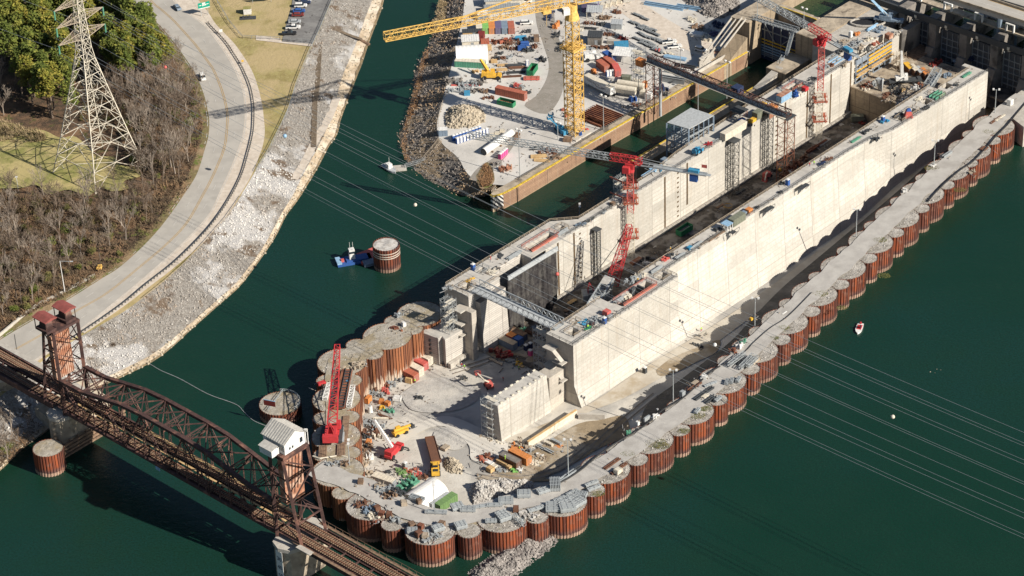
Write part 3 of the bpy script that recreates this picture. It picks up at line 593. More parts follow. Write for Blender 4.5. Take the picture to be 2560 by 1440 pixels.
patch('yard_road', [(1338,-40),(1378,-40),(1388,60),(1405,125),(1412,190),(1400,245),(1372,282),(1345,282),(1310,262),(1340,240),(1365,200),(1372,160),(1358,110),(1340,50)], 6.03, 'yard_road')
patch('yard_dirt_track', [(1172,448),(1195,420),(1240,390),(1262,368),(1290,352),(1262,395),(1225,430),(1200,452)], 6.03, 'yard_road')
patch('yard_pale_track', [(1560,-30),(1640,30),(1720,78),(1790,118),(1760,140),(1690,112),(1610,70),(1540,20),(1500,-30)], 6.03, 'shoulder')
patch('brush_patch', [(1190,440),(1215,405),(1232,425),(1236,452),(1222,468),(1200,470)], 6.05, 'verge')
qw = thing('quay_wall', 'long brown banded quay wall of the old lock with yellow top edge', 'quay wall', P(1293, 463, 0))
QP = [(1226,487),(1231,492),(1258,484),(1293,466),(1400,402),(1520,330),(1660,250),(1790,175),(1868,130)]
qp = [P(x, y, 6.2) for x, y in QP]
mb = MB()
for a, b_ in zip(qp[2:], qp[3:]): mb.add([(a.x, a.y, -5), (b_.x, b_.y, -5), tuple(b_), tuple(a)], [(0, 1, 2, 3)])
build('face', mb, 'quayface', qw, world=True)
m, nt, b = nodes_of('chevron'); co = N_(nt, 'ShaderNodeTexCoord').outputs['Object']; mp = N_(nt, 'ShaderNodeVectorMath', operation='DOT_PRODUCT'); nt.links.new(co, mp.inputs[0]); mp.inputs[1].default_value = (.5, .45, .6)
fr = N_(nt, 'ShaderNodeMath', operation='FRACT'); nt.links.new(mp.outputs['Value'], fr.inputs[0]); gt = N_(nt, 'ShaderNodeMath', operation='GREATER_THAN'); nt.links.new(fr.outputs[0], gt.inputs[0]); gt.inputs[1].default_value = .5
c = mix_(nt, gt.outputs[0], (.62,.60,.56), (.03,.03,.035)); sp = N_(nt, 'ShaderNodeSeparateXYZ'); nt.links.new(co, sp.inputs[0]); c = mix_(nt, ramp_(nt, sp.outputs[2], 1.3, 1.0), c, (.40,.30,.20)); nt.links.new(c, b.inputs['Base Color'])
mb = MB()
for a, b_ in zip(qp[:2], qp[1:3]): mb.add([(a.x, a.y, -5), (b_.x, b_.y, -5), tuple(b_), tuple(a)], [(0, 1, 2, 3)])
back = P(1240, 468, 6.2); mb.add([(back.x, back.y, -5), (qp[0].x, qp[0].y, -5), tuple(qp[0]), tuple(back)], [(0, 1, 2, 3)]); build('striped_nose', mb, 'chevron', qw, world=True)
mb = MB()
for a, b_ in zip(qp, qp[1:]): mb.bar(a+Vector((0, 0, .06)), b_+Vector((0, 0, .06)), .75, .25)
build('yellow_edge', mb, 'quay_yellow', qw, world=True)
mb = MB(); inn = [p-NV*4.0 for p in qp[2:]]
poly = [tuple(p)[:2] for p in qp]+[tuple(p)[:2] for p in inn[::-1]]+[tuple(back)[:2]]; mb.sheet(poly, 6.14); build('cap', mb, 'conc_old', qw, world=True)
mb = MB()
for px in (1293, 1620, 1634, 1823):
    k = min(range(len(QP)-1), key=lambda i: abs((QP[i][0]+QP[i+1][0])/2-px)); a, b_ = qp[k], qp[k+1]; t_ = (px-QP[k][0])/(QP[k+1][0]-QP[k][0]); p = a.lerp(b_, t_); mb.bar(p-Vector((0, 0, 6.3))+NV*.02, p-Vector((0, 0, .3))+NV*.02, .8, .12)
build('joint', mb, 'black', qw, world=True)
# old lock: middle wall, upper blocks, gate
ol = thing('old_lock_wall', 'weathered tan middle wall of the old lock with dark stain streaks', 'lock wall', LN(150, -25, 0))
mb = MB(); mb.uv(112, 196, -29, -24.2, -5, 5.8); build('low_wall', mb, 'oldlock', ol, world=True)
mb = MB(); mb.uv(112, 196, -29.1, -28.6, 5.8, 6.0); build('yellow_edge', mb, 'quay_yellow', ol, world=True)
mb = MB(); mb.uv(194, 209, -31, -22, -5, 9.2); build('middle_block', mb, 'oldlock', ol, world=True)
mb = MB(); mb.uv(209, 262, -29, -19, -5, 18); build('upper_block', mb, 'oldlock', ol, world=True)
mb = MB(); mb.uv(194.2, 208.9, -30.8, -22.2, 9.2, 9.32); mb.uv(209.2, 262, -28.8, -19.2, 18, 18.12); build('deck', mb, 'conc_old', ol, world=True)
mb = MB(); mb.hexa([LN(183, -28.4, 5.8), LN(183, -25.4, 5.8), LN(197, -25.4, 5.8), LN(197, -28.4, 5.8), LN(183, -28.4, 6.2), LN(183, -25.4, 6.2), LN(197, -25.4, 9.6), LN(197, -28.4, 9.6)]); build('stair', mb, 'conc', ol, world=True)
o2 = thing('old_lock_wall', 'tall weathered tan land wall block of the old lock with stairs climbing it', 'lock wall', LN(205, -50, 0))
mb = MB(); mb.uv(190, 204, -54, -47.4, -5, 6.1); mb.uv(205, 262, -56, -47.5, -5, 18); build('block', mb, 'oldlock', o2, world=True)
mb = MB(); mb.hexa([LN(193, -54, 6), LN(193, -47.6, 6), LN(204, -47.6, 6), LN(204, -54, 6), LN(193, -54, 6.3), LN(193, -47.6, 6.3), LN(204, -47.6, 12), LN(204, -54, 12)]); build('buttress', mb, 'oldlock', o2, world=True)
mb = MB(); mb.uv(204.2, 262, -55.8, -47.7, 18, 18.12); build('deck', mb, 'conc_old', o2, world=True)
mb = MB()
for dv in (-56.6, -54.6): mb.bar(LN(184, dv+1.5, 6.9), LN(204, dv+1.5, 17.9), .25, .9)
for dv in (-51, -49.2): mb.bar(LN(192, dv, 12.2), LN(205, dv, 18.9), .2, .8)
build('stair_rail', mb, 'conc', o2, world=True)
gt_ = thing('lock_gate', 'dark blue steel mitre gate of the old lock with yellow and pale beams', 'lock gate', LN(212, -38, 0))
mb = MB(); mb.uv(212.6, 213.6, -47.5, -29, -5, 15.5); build('leaf', mb, 'navy', gt_, world=True)
for k, (z, m_) in enumerate([(8.2, 'quay_yellow'), (6.9, 'quay_yellow'), (5.6, 'lightblue'), (4.5, 'lightblue'), (3.4, 'lightblue'), (2.5, 'slate'), (1.7, 'slate')]):
    mb = MB(); mb.uv(212.1, 212.6, -47.4, -29.1, z, z+.3); build('beam', mb, m_, gt_, world=True)
mb = MB()
for k in range(5): mb.uv(212.2, 212.58, -46+k*3.8, -45.7+k*3.8, 1, 15)
mb.bar(LN(212.3, -46, 15), LN(212.3, -41, 8.6), .3); mb.bar(LN(212.3, -31, 15), LN(212.3, -38, 8.6), .3); mb.uv(212.2, 212.58, -47.3, -29.2, 12.3, 12.6); build('bracing', mb, 'steel_grey', gt_, world=True)
mb = MB(); mb.uv(222, 224, -47.5, -29, 12, 18.3); solo('upper_walk', mb, 'conc_old', 'tan walkway wall with yellow edge across the old lock behind the gate', 'walkway wall')
mb = MB(); mb.uv(221.6, 222, -47.4, -29.1, 18.2, 18.5); solo('yellow_kerb', mb, 'quay_yellow', 'yellow kerb on the walkway across the old lock', 'kerb')
fo = thing('lock_footbridge', 'pale grey steel footbridge with railings crossing above the old lock gate', 'bridge', LN(208, -38, 18.2))
for du in (0, 1.8): mb = MB(); mb.truss(LN(207+du, -48, 18.3), LN(208.6+du, -28.5, 18.3), LV*.06, Vector((0, 0, 1.5)), 14, .14, .1); build('truss', mb, 'galv', fo, world=True)
mb = MB(); mb.bar(LN(207.9, -48, 18.25), LN(209.5, -28.5, 18.25), 1.7, .12); build('deck', mb, 'steel_grey', fo, world=True)
fs = thing('steel_stair', 'pale steel stairs zigzagging down from the old lock footbridge to the middle wall', 'stairs', LN(205, -30, 9))
mb = MB()
for a, b_ in ((LN(208.8, -30, 18.3), LN(205, -30, 9.8)), (LN(203, -30, 9.8), LN(194, -28, 6.2))): mb.bar(a, b_, 1.3, .2); [mb.bar(a+NV*s+Vector((0, 0, 1.1)), b_+NV*s+Vector((0, 0, 1.1)), .12) for s in (-.6, .6)]; [mb.bar(a.lerp(b_, k/6)+NV*s, a.lerp(b_, k/6)+NV*s+Vector((0, 0, 1.1)), .1) for s in (-.6, .6) for k in range(7)]
build('flight', mb, 'galv', fs, world=True)
# ---------------------------------------------------------------- upper pool and dam
mb = MB(); mb.add([LN(256, -47, 15.2), LN(256, 1500, 15.2), LN(2500, 1500, 15.2), LN(2500, -47, 15.2)], [(0, 1, 2, 3)]); mb.add([LN(224.1, -47.4, 13.5), LN(224.1, -29.1, 13.5), LN(256, -29.1, 13.5), LN(256, -47.4, 13.5)], [(0, 1, 2, 3)]); face_up(mb); struct('upper_pool_water', mb, 'water_pool')
mb = MB(); mb.add([LN(262, -47, 15), LN(262, -400, 15), LN(2500, -400, 15), LN(2500, -47, 15)], [(0, 1, 2, 3)]); mb.add([LN(205, -56, 6.1), LN(205, -56, 15), LN(262, -56, 15), LN(262, -56, 6.1)], [(0, 1, 2, 3)]); struct('upper_ground', face_up(mb), 'verge')
dm = thing('dam', 'dark concrete dam with piers, steel gates and a pale service deck', 'dam', LN(250, 20, 0))
mb = MB()
for k in range(-1, 9):
    v0 = 6+k*13.6; mb.uv(244, 262, v0, v0+3.2, -6, 22)
    mb.hexa([LN(236, v0, -6), LN(236, v0+3.2, -6), LN(244, v0+3.2, -6), LN(244, v0, -6), LN(243, v0, 10), LN(243, v0+3.2, 10), LN(244, v0+3.2, 10), LN(244, v0, 10)])
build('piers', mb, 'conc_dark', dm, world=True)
for k in range(-1, 8):
    v0 = 9.2+k*13.6; mb = MB(); mb.uv(248, 248.6, v0, v0+10.4, 0, 16.2); g = build('gate', mb, 'gate_steel', dm, world=True)
    mb = MB(); mb.uv(240, 258, v0, v0+10.4, -6, .8)
    build('sill', mb, 'conc_dark', g, world=True); mb = MB()
    for z in (3, 5.5, 8, 10.5, 13): mb.uv(247.5, 247.98, v0+.1, v0+10.3, z, z+.35)
    for q in range(5): mb.uv(247.6, 247.99, v0+.2+q*2.4, v0+.5+q*2.4, 1.6, 16)
    build('ribs', mb, 'steel_grey', g, world=True)
mb = MB(); mb.uv(243.4, 245.6, -30, 130, 19.6, 21.2); mb.uv(243.2, 243.4, -30, 130, 21.2, 22.1); build('service_beam', mb, 'steel_dark', dm, world=True)
mb = MB(); mb.uv(251, 254.5, -30, 130, 22.0, 22.7); build('deck', mb, 'conc_old', dm, world=True)
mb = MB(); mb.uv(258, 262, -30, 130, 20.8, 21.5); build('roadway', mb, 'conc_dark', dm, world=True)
for k in range(-1, 5): mb = MB(); v0 = 7.5+k*13.6; mb.uv(250.6, 251.4, v0, v0+.5, 22.7, 25.4); mb.uv(250.6, 251.4, v0+3.2, v0+3.7, 22.7, 25.4); mb.uv(250.6, 251.4, v0, v0+3.7, 25.4, 25.8); build('portal_frame', mb, 'white', dm, world=True)
for k in range(-1, 5):
    v0 = 12+k*13.6; mb = MB(); mb.uv(246, 246.9, v0, v0+1.0, 17.5, 19.5); build('lamp_box', mb, 'cream', dm, world=True); mb = MB(); mb.uv(243.0, 243.2, v0+1.6, v0+2.6, 20, 21.1); build('lamp_box', mb, 'cream', dm, world=True)
mb = MB()
for k in range(80): mb.uv(254.5, 254.6, -28+k*2, -27.9+k*2, 23.4, 24.5)
for z in (23.8, 24.15, 24.5): mb.uv(254.5, 254.58, -30, 130, z, z+.06)
build('railing', mb, 'galv', dm, world=True)
# highway bridge
hz_ = 33
hb = thing('highway_bridge', 'pale concrete highway bridge deck crossing behind the dam', 'bridge', P(2500, 30, hz_))
A0, B0, C0, D0 = P(2350, -10, hz_), P(2640, 82, hz_), P(2750, 88, hz_), P(2440, -12, hz_)
mb = MB(); mb.prism([tuple(p)[:2] for p in (A0, B0, C0, D0)], hz_-1.6, hz_, True); build('deck', mb, 'asphalt', hb, world=True)
mb = MB(); mb.bar(A0+Vector((0, 0, .4)), B0+Vector((0, 0, .4)), .35, 1.0); mb.bar(D0+Vector((0, 0, .4)), C0+Vector((0, 0, .4)), .35, 1.0); build('parapet', mb, 'conc_old', hb, world=True)
mb = MB(); mb.bar(A0.lerp(D0, .12)+Vector((0, 0, .01)), B0.lerp(C0, .12)+Vector((0, 0, .01)), .25, .02); mb.bar(A0.lerp(D0, .55)+Vector((0, 0, .01)), B0.lerp(C0, .55)+Vector((0, 0, .01)), .25, .02); build('white_line', mb, 'line_white', hb, world=True)
mb = MB(); mb.bar(A0.lerp(D0, .93)+Vector((0, 0, .01)), B0.lerp(C0, .93)+Vector((0, 0, .01)), .3, .02); build('yellow_line', mb, 'line_yellow', hb, world=True)
mb = MB()
for px in (2497, 2535): p = P(px, 95, 18); mb.tube(p-Vector((0, 0, 8)), p+Vector((0, 0, 13)), 1.1, 8)
build('column', mb, 'slate', hb, world=True)
A1, B1, C1, D1 = P(2462, -14, hz_), P(2760, 76, hz_), P(2860, 60, hz_), P(2560, -30, hz_)
mb = MB(); mb.prism([tuple(p)[:2] for p in (A1, B1, C1, D1)], hz_-1.6, hz_, True); h2 = solo('highway_bridge', mb, 'asphalt', 'second highway bridge deck in the top right corner', 'bridge')
# chamber upstream end sill block (bulkhead)
sb = wall_thing('sill_block', 'large stained concrete sill block filling the upstream end of the chamber', 'concrete block')
mb = MB(); mb.uv(204, 240, .05, 32.95, -4.5, 7.4); build('block', mb, 'oldlock', sb, world=True)
mb = MB(); mb.uv(204.2, 240, .06, 32.94, 7.4, 7.5); build('deck', mb, 'sill_deck', sb, world=True)
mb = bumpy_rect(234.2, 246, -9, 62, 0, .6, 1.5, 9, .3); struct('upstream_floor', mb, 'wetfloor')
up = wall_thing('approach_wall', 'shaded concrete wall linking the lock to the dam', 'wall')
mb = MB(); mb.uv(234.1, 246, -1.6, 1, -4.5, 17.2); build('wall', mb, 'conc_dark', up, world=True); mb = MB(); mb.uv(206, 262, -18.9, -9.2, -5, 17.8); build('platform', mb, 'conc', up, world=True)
# cofferdam end platform and tan guide wall at right edge
ep = [(2478,286),(2500,262),(2540,236),(2600,190),(2700,250),(2610,300),(2560,318),(2532,296),(2505,300)]
mb = MB(); mb.prism([tuple(P(x, y, 8.1))[:2] for x, y in ep], -6, 8.1); solo('end_platform', mb, 'conc', 'concrete platform where the cofferdam meets the dam', 'platform')
mb = MB(); mb.prism([tuple(P(x, y, 6.5))[:2] for x, y in ((2548,306),(2600,268),(2640,300),(2546,312))], -6, 7.6); solo('tan_pier', mb, 'conc_old', 'tan concrete wall end beside the last cofferdam cell', 'wall')
# ================================================================ left bank
R1 = rail([(975,-60),(960,0),(950,35),(925,100),(905,160),(893,190),(870,250),(852,300),(843,335),(820,370),(797,415),(770,460),(745,500),(715,540),(690,590),(650,650),(600,715),(550,760),(480,822),(430,868),(380,905),(300,945),(220,985),(140,1060),(60,1120),(0,1177),(-90,1250)], 0, 300)
R2 = rail([(945,-60),(930,0),(915,40),(895,97),(873,150),(853,200),(837,267),(822,310),(807,343),(790,378),(768,415),(750,445),(728,485),(705,520),(672,570),(628,635),(580,695),(530,742),(462,800),(405,845),(350,880),(270,918),(190,960),(115,1035),(40,1095),(-25,1150),(-110,1220)], 1.3, 300)
R2 = [b_ if i < 120 else R1[i].lerp(b_, max(.45, 1-(i-120)/90)) for i, b_ in enumerate(R2)]
R3 = rail([(850,-60),(830,0),(812,45),(797,80),(777,123),(758,170),(740,213),(728,245),(720,270),(708,300),(697,325),(684,352),(673,373),(660,395),(640,425),(607,480),(575,530),(500,615),(417,697),(347,752),(300,785),(207,838),(110,900),(20,975),(-60,1040),(-120,1090),(-200,1160)], 6.8, 300)
R4 = rail([(455,-60),(480,0),(505,35),(522,62),(547,88),(568,112),(585,138),(602,165),(614,190),(625,218),(631,245),(634,272),(634,300),(632,330),(626,360),(620,383),(603,440),(575,495),(542,545),(500,595),(435,658),(365,713),(302,765),(208,830),(105,895),(10,972),(-130,1090)], 7.0, 300)
R5 = rail([(400,-60),(432,0),(462,30),(486,46),(510,64),(530,87),(548,112),(565,137),(580,163),(592,188),(601,210),(608,235),(611,260),(612,285),(610,317),(606,340),(598,365),(580,412),(550,478),(520,538),(450,613),(367,687),(300,743),(207,817),(90,897),(0,965),(-140,1075)], 7.0, 300)
R6 = rail([(285,-60),(328,3),(362,30),(393,57),(410,75),(428,97),(445,120),(462,143),(480,170),(495,198),(507,228),(515,255),(520,280),(523,300),(523,320),(520,345),(513,370),(493,433),(463,482),(410,557),(360,613),(300,667),(253,697),(180,743),(110,785),(0,850),(-160,960)], 7.0, 300)
R7 = rail([(255,-60),(300,0),(335,30),(368,60),(388,82),(408,105),(425,130),(442,155),(460,180),(474,205),(486,232),(495,258),(501,282),(505,302),(506,320),(503,345),(496,368),(474,430),(445,478),(392,550),(342,604),(285,655),(237,688),(165,730),(95,772),(-12,838),(-170,948)], 7.2, 300)
struct('shallows', face_up(loft([p+Vector((6, -3, -4)) for p in R1], R1, 2)), 'beach_low')
struct('beach', face_up(loft(R1, R2, 4, dis(.25))), 'beach'); struct('wet_shore', face_up(loft([p+Vector((0, 0, .05)) for p in R1], [p.lerp(q, .16+.12*pnoise(p*.2))+Vector((0, 0, .16)) for p, q in zip(R1, R2)], 1)), 'beach_low')
struct('riprap_slope', face_up(loft(R2, R3, 22, dis(.35))), 'riprap')
struct('grass_strip', face_up(loft(R3, R4, 6)), 'grass')
struct('road_shoulder', face_up(loft(R4, R5, 2)), 'shoulder'); struct('road', face_up(loft(R5, R6, 4)), 'asphalt')
struct('road_verge', face_up(loft(R6, R7, 3, dis(.1))), 'verge')
far = [p+Vector((-260, -40, 1.5)) for p in R7]; struct('forest_ground', face_up(loft(R7, far, 60, lambda p, j, i: Vector((0, 0, (.5*pnoise(p*.07) if 0 < j < 1 else 0))))), 'forest_floor')
ps = []
for k in range(10500):
    i = rnd.randrange(20, 300); j = rnd.random()**.9
    if i < 130 and rnd.random() < .6: continue
    ps.append(R2[i].lerp(R3[i], j*.93+.04)+Vector((rnd.uniform(-.6, .6), rnd.uniform(-.6, .6), .15)))
mbr = MB(); rocks(mbr, ps, .1, .5); solo('riprap_rocks', mbr, 'rock_bank', 'pale broken riprap stones covering the left river bank', 'rocks', kind='stuff')
mbr = MB(); rocks(mbr, [R1[i].lerp(R2[i], rnd.random())+Vector((0, 0, .1)) for i in [rnd.randrange(300) for _ in range(900)]], .15, .8); solo('shore_rocks', mbr, 'rock_tan', 'tan stones along the waterline of the left bank', 'rocks', kind='stuff')
# dark stone drains crossing the slope
mat('drain', (.20,.155,.11), (.13,.10,.07), sc=.9, rough=.95, bump=.6)
def slope_z(px, py):                      # height on the bank loft under a photo point
    best = None
    for z in [k*.25 for k in range(0, 30)]:
        p = P(px, py, z); i = min(range(0, 300, 3), key=lambda i: (R2[i].lerp(R3[i], .5)-p).xy.length)
        a, b_ = R2[i], R3[i]; d = (b_-a).xy; t_ = max(0, min(1, (p-a).xy.dot(d)/d.length_squared)); zz_ = a.z+(b_.z-a.z)*t_; e = abs(zz_-z)
        if best is None or e < best[0]: best = (e, z)
    return best[1]
def slope_strip(name, pts, wd, m_, up=.45):
    c_ = rail([(x, y, slope_z(x, y)) for x, y in pts], None, 40); return tag(build(name, ribbon(c_, 0, wd, up), m_), kind='structure')
slope_strip('stone_drain', [(800,95),(797,150),(793,215),(788,245),(786,300),(784,380)], 2.0, 'drain'); slope_strip('stone_drain', [(818,66),(845,78),(880,92),(905,100)], 1.6, 'drain', .4)
slope_strip('pale_track', [(842,245),(820,300),(790,350),(765,400),(735,450)], 3.0, 'shoulder', .3)
# ribbons
def dashes(line, off, wd, dl, gap, z, start=0):
    mb = MB(); pos = 0; out = [line[0]]
    L = resample(line, 1200); step = (L[1]-L[0]).length; acc = start
    seg = []
    for p, q in zip(L, L[1:]):
        acc += step; ph = acc % (dl+gap)
        if ph < dl: seg.append(p)
        else:
            if len(seg) > 2: r = ribbon(seg, off, wd, z); mb.add(r.v, r.f)
            seg = []
    return mb
C5 = rail([(345,-60),(377,0),(405,25),(430,47),(450,68),(470,90),(490,113),(510,140),(523,158),(533,173),(544,197),(553,220),(561,246),(567,273),(569,295),(568,317),(566,340),(563,360),(556,385),(547,407),(530,445),(510,483),(467,557),(417,610),(350,667),(267,733),(187,780),(110,833),(50,867),(-5,900),(-150,1000)], 7.03, 300)
struct('centre_line', ribbon(C5, -.25, .2, .02), 'line_yellow'); struct('centre_line_b', ribbon(C5, .3, .2, .02), 'line_yellow')
struct('edge_line', ribbon(R5, -.5, .24, .03), 'line_white')
struct('edge_line_inner', ribbon(R6, .6, .2, .03), 'line_white')
mid1 = [a.lerp(b_, .5) for a, b_ in zip(resample(C5, 300), R5)]; mid2 = [a.lerp(b_, .5) for a, b_ in zip(resample(C5, 300), R6)]
for nm, mm_ in (('lane_marks', mid1), ('lane_marks_inner', mid2)): struct(nm, dashes(mm_, 0, .2, 3.6, 9.0, .035), 'line_white')
# gravel strip outside the guard rail, asphalt lot
R4b = rail([(468,-60),(497,0),(522,33),(538,58),(562,84),(585,108),(604,134),(622,162),(635,188),(645,218),(652,245),(657,272),(660,300),(662,330),(658,360),(650,385),(630,436),(602,484),(566,540),(508,606),(437,668),(367,722),(304,770),(210,834)], 7.0, 300)
R4c = rail([(455,-60),(480,0),(505,35),(522,62),(547,88),(568,112),(585,138),(602,165),(614,190),(625,218),(631,245),(634,272),(634,300),(632,330),(626,360),(620,383),(603,440),(575,495),(542,545),(500,595),(435,658),(365,713),(302,765),(208,830)], 7.0, 300)
mb = face_up(loft([p+Vector((0, 0, .03)) for p in R4c], [p+Vector((0, 0, .03)) for p in R4b], 2)); struct('gravel_strip', mb, 'shoulder')
struct('parking_lot', grid_poly([P(x, y, 7.04) for x, y in ((738,-40),(728,20),(716,60),(705,104),(782,110),(800,70),(828,0),(845,-50))], None), 'asphalt_dark')
struct('lot_edge', grid_poly([P(x, y, 7.03) for x, y in ((640,88),(700,96),(705,104),(782,110),(778,116),(640,100))], None), 'shoulder')
patch('mown_clearing', [(-60,300),(30,308),(60,322),(110,326),(150,344),(185,340),(215,362),(240,388),(285,392),(300,412),(345,420),(352,440),(310,452),(322,470),(280,478),(250,468),(220,490),(170,474),(120,486),(90,462),(40,470),(-60,452)], 8.35, 'grass_green')
# left parapet wall by the road
bw = rail([(237,690),(180,722),(120,752),(95,765),(60,790),(0,840),(-60,880)], 7.1, 40); mb = MB()
for a, b_ in zip(bw, bw[1:]): mb.bar(a+Vector((0, 0, .5)), b_+Vector((0, 0, .5)), .5, 1.1)
solo('barrier_wall', mb, 'conc', 'low pale concrete barrier wall on the forest side of the road', 'barrier')
# ================================================================ railway lift bridge
UN, UF, ZD = -120.4, -110.7, 14.0        # near and far truss planes, deck height
V = lambda u, v, z: LN(u, v, z)
br = thing('railway_bridge', 'dark rust-brown railway truss lift span between two towers over the green water', 'bridge', V(-115.5, -10, 0))
NOD = [-55.7+9.24*k for k in range(11)]; TOP = [25, 25.2, 27.0, 28.8, 29.4, 29.4, 29.4, 28.8, 27.0, 25.2, 24.6]
for u, lab in ((UN, 'near'), (UF, 'far')):
    mb = MB()
    for k in range(10): mb.bar(V(u, NOD[k], TOP[k]), V(u, NOD[k+1], TOP[k+1]), 1.25, 1.0)
    build('top_chord', mb, 'bridge_rust', br, world=True)
    mb = MB(); mb.bar(V(u, NOD[0], ZD-.6), V(u, NOD[10], ZD-.6), .6, .9); build('bottom_chord', mb, 'bridge_rust', br, world=True)
    mb = MB()
    def laced(p, q, w_=.75):             # two thin angles joined by lacing bars
        p = Vector(p); q = Vector(q); s = LV*(w_/2); n = max(3, int((q-p).length/1.1))
        mb.bar(p-s, q-s, .22); mb.bar(p+s, q+s, .22)
        for i in range(n):
            a, b_ = p.lerp(q, i/n), p.lerp(q, (i+1)/n); e = s if i % 2 else -s; mb.bar(a+e, b_-e, .11)
    for k in range(11): laced(V(u, NOD[k], ZD-.4), V(u, NOD[k], TOP[k]), .7 if k not in (0, 10) else .9)
    for k in range(10):
        a, b_ = (k, k+1) if k % 2 == 0 else (k+1, k)
        laced(V(u, NOD[a], TOP[a]) if k % 2 == 0 else V(u, NOD[a], TOP[a]), V(u, NOD[b_], ZD-.2), .85)
        m_ = (NOD[k]+NOD[k+1])/2; zm = (TOP[k]+TOP[k+1])/2; mb.bar(V(u, m_, ZD-.3), V(u, m_, (ZD+zm)/2), .3)
    build('web_members', mb, 'bridge_rust', br, world=True)
mb = MB()
for k in range(11): mb.bar(V(UN, NOD[k], TOP[k]), V(UF, NOD[k], TOP[k]), .35); mb.bar(V(UN, NOD[k], TOP[k]-2.2), V(UF, NOD[k], TOP[k]-2.2), .25)
for k in range(11):
    for a, b_ in ((UN, UF), (UF, UN)): mb.bar(V(a, NOD[k], TOP[k]), V(b_, NOD[k], TOP[k]-2.2), .16)
for k in range(10):
    mb.bar(V(UN, NOD[k], TOP[k]), V(UF, NOD[k+1], TOP[k+1]), .3); mb.bar(V(UF, NOD[k], TOP[k]), V(UN, NOD[k+1], TOP[k+1]), .3)
build('lateral_bracing', mb, 'bridge_rust', br, world=True)
mb = MB()
for k in range(21): v = -55.7+4.62*k; mb.bar(V(UN, v, ZD-.9), V(UF, v, ZD-.9), .45, 1.0)
for u in (-118.9, -117.2, -114.0, -112.3): mb.bar(V(u, -56, ZD-.3), V(u, 37, ZD-.3), .35, .7)
build('floor_beams', mb, 'bridge_rust', br, world=True)
def track(par, u, v0, v1, z=ZD, nm='track'):
    pl = MB(); pl.uv(u-1.9, u+1.9, v0, v1, z-.62, z-.5); build('shadow_plate', pl, 'bridge_rust', par, world=True)  # solid plate added beneath the ties so the deck casts an unbroken shadow
    t_ = MB(); n = int((v1-v0)/.85)
    for i in range(n): v = v0+i*.85; t_.uv(u-1.35, u+1.35, v, v+.42, z, z+.2)
    o = build(nm, t_, 'timber', par, world=True); r = MB()
    for du in (-.75, .75): r.uv(u+du-.07, u+du+.07, v0, v1, z+.2, z+.36)
    build('rails', r, 'rust', o, world=True)
for u in (-118.1, -113.1): track(br, u, -56, 37)
mb = MB(); mb.uv(-111.9, -110.9, -30, 37, ZD+.05, ZD+.15); mb.uv(-115.9, -115.2, -56, 37, ZD+.05, ZD+.12); build('walkway', mb, 'lumber', br, world=True)
# blue clearance sign hung on the near truss
mb = MB(); mb.uv(-121.0, -120.9, -14.2, -12.2, ZD-2.0, ZD-.8); solo('clearance_sign', mb, 'lightblue', 'small pale blue sign hanging from the near truss of the lift span', 'sign')
def lift_tower(name, label, vf, vb_top, vb_bot, sgn):
    """vf: vertical legs beside the span; back legs lean out"""
    t = thing(name, label, 'bridge tower', V(-115.5, vf, ZD)); zt_ = 42.0
    for u in (UN+.1, UF-.1):
        mb = MB(); mb.bar(V(u, vf, ZD-2.5), V(u, vf, zt_), .95, .95); build('post', mb, 'bridge_rust', t, world=True)
        mb = MB(); mb.bar(V(u, vb_bot, ZD-1), V(u, vb_top, zt_-1), .8, .8); build('leg', mb, 'bridge_rust', t, world=True)
    mb = MB(); zs = [ZD+.5, 20.5, 27.5, 34.5, 41]
    vb = lambda z: vb_bot+(vb_top-vb_bot)*(z-ZD)/(zt_-ZD)
    for u in (UN+.1, UF-.1):
        for k, (a, b_) in enumerate(zip(zs, zs[1:])):
            mb.bar(V(u, vf, b_), V(u, vb(b_), b_), .3)
            mb.bar(V(u, vf, a), V(u, vb(b_), b_), .26) if k % 2 else mb.bar(V(u, vb(a), a), V(u, vf, b_), .26)
    build('side_bracing', mb, 'bridge_rust', t, world=True)
    mb = MB()
    for k, (a, b_) in enumerate(zip(zs[1:], zs[2:])):
        mb.bar(V(UN, vb(b_), b_), V(UF, vb(b_), b_), .42); mb.bar(V(UN, vb(a), a), V(UF, vb(a), a), .42)
        mb.bar(V(UN, vb(a), a), V(UF, vb(b_), b_), .36) if k % 2 else mb.bar(V(UF, vb(a), a), V(UN, vb(b_), b_), .36)
    mb.bar(V(UN, vb(20.5), 20.5), V((UN+UF)/2, vb(25), 25), .3); mb.bar(V(UF, vb(20.5), 20.5), V((UN+UF)/2, vb(25), 25), .3)
    for k, (a, b_) in enumerate(zip(zs[2:], zs[3:])):
        mb.bar(V(UN, vf, a), V(UF, vf, b_), .22); mb.bar(V(UF, vf, a), V(UN, vf, b_), .22)
    build('cross_bracing', mb, 'bridge_rust', t, world=True)
    mb = MB(); mb.uv(UN-.3, UF+.3, min(vf, vb_top)-.6, max(vf, vb_top)+.6, 41.6, 42.4); build('head_platform', mb, 'bridge_rust', t, world=True)
    return t
wt = lift_tower('lift_tower', 'rusty lift bridge tower by the road with two small red-brown roofs', -56.4, -61.2, -65.5, -1)
mb = MB(); mb.uv(UN+1.4, UF-1.4, -61.6, -59.6, 23, 38.5); cw = build('counterweight', mb, 'bridge_orange', wt, world=True)
mb = MB()
for k in range(9): mb.uv(UN+1.9+k*.75, UN+2.05+k*.75, -59.55, -59.45, 23, 40.5); mb.uv(UN+1.9+k*.75, UN+2.05+k*.75, -61.75, -61.65, 23, 40.5)
build('rope', mb, 'rust', cw, world=True)
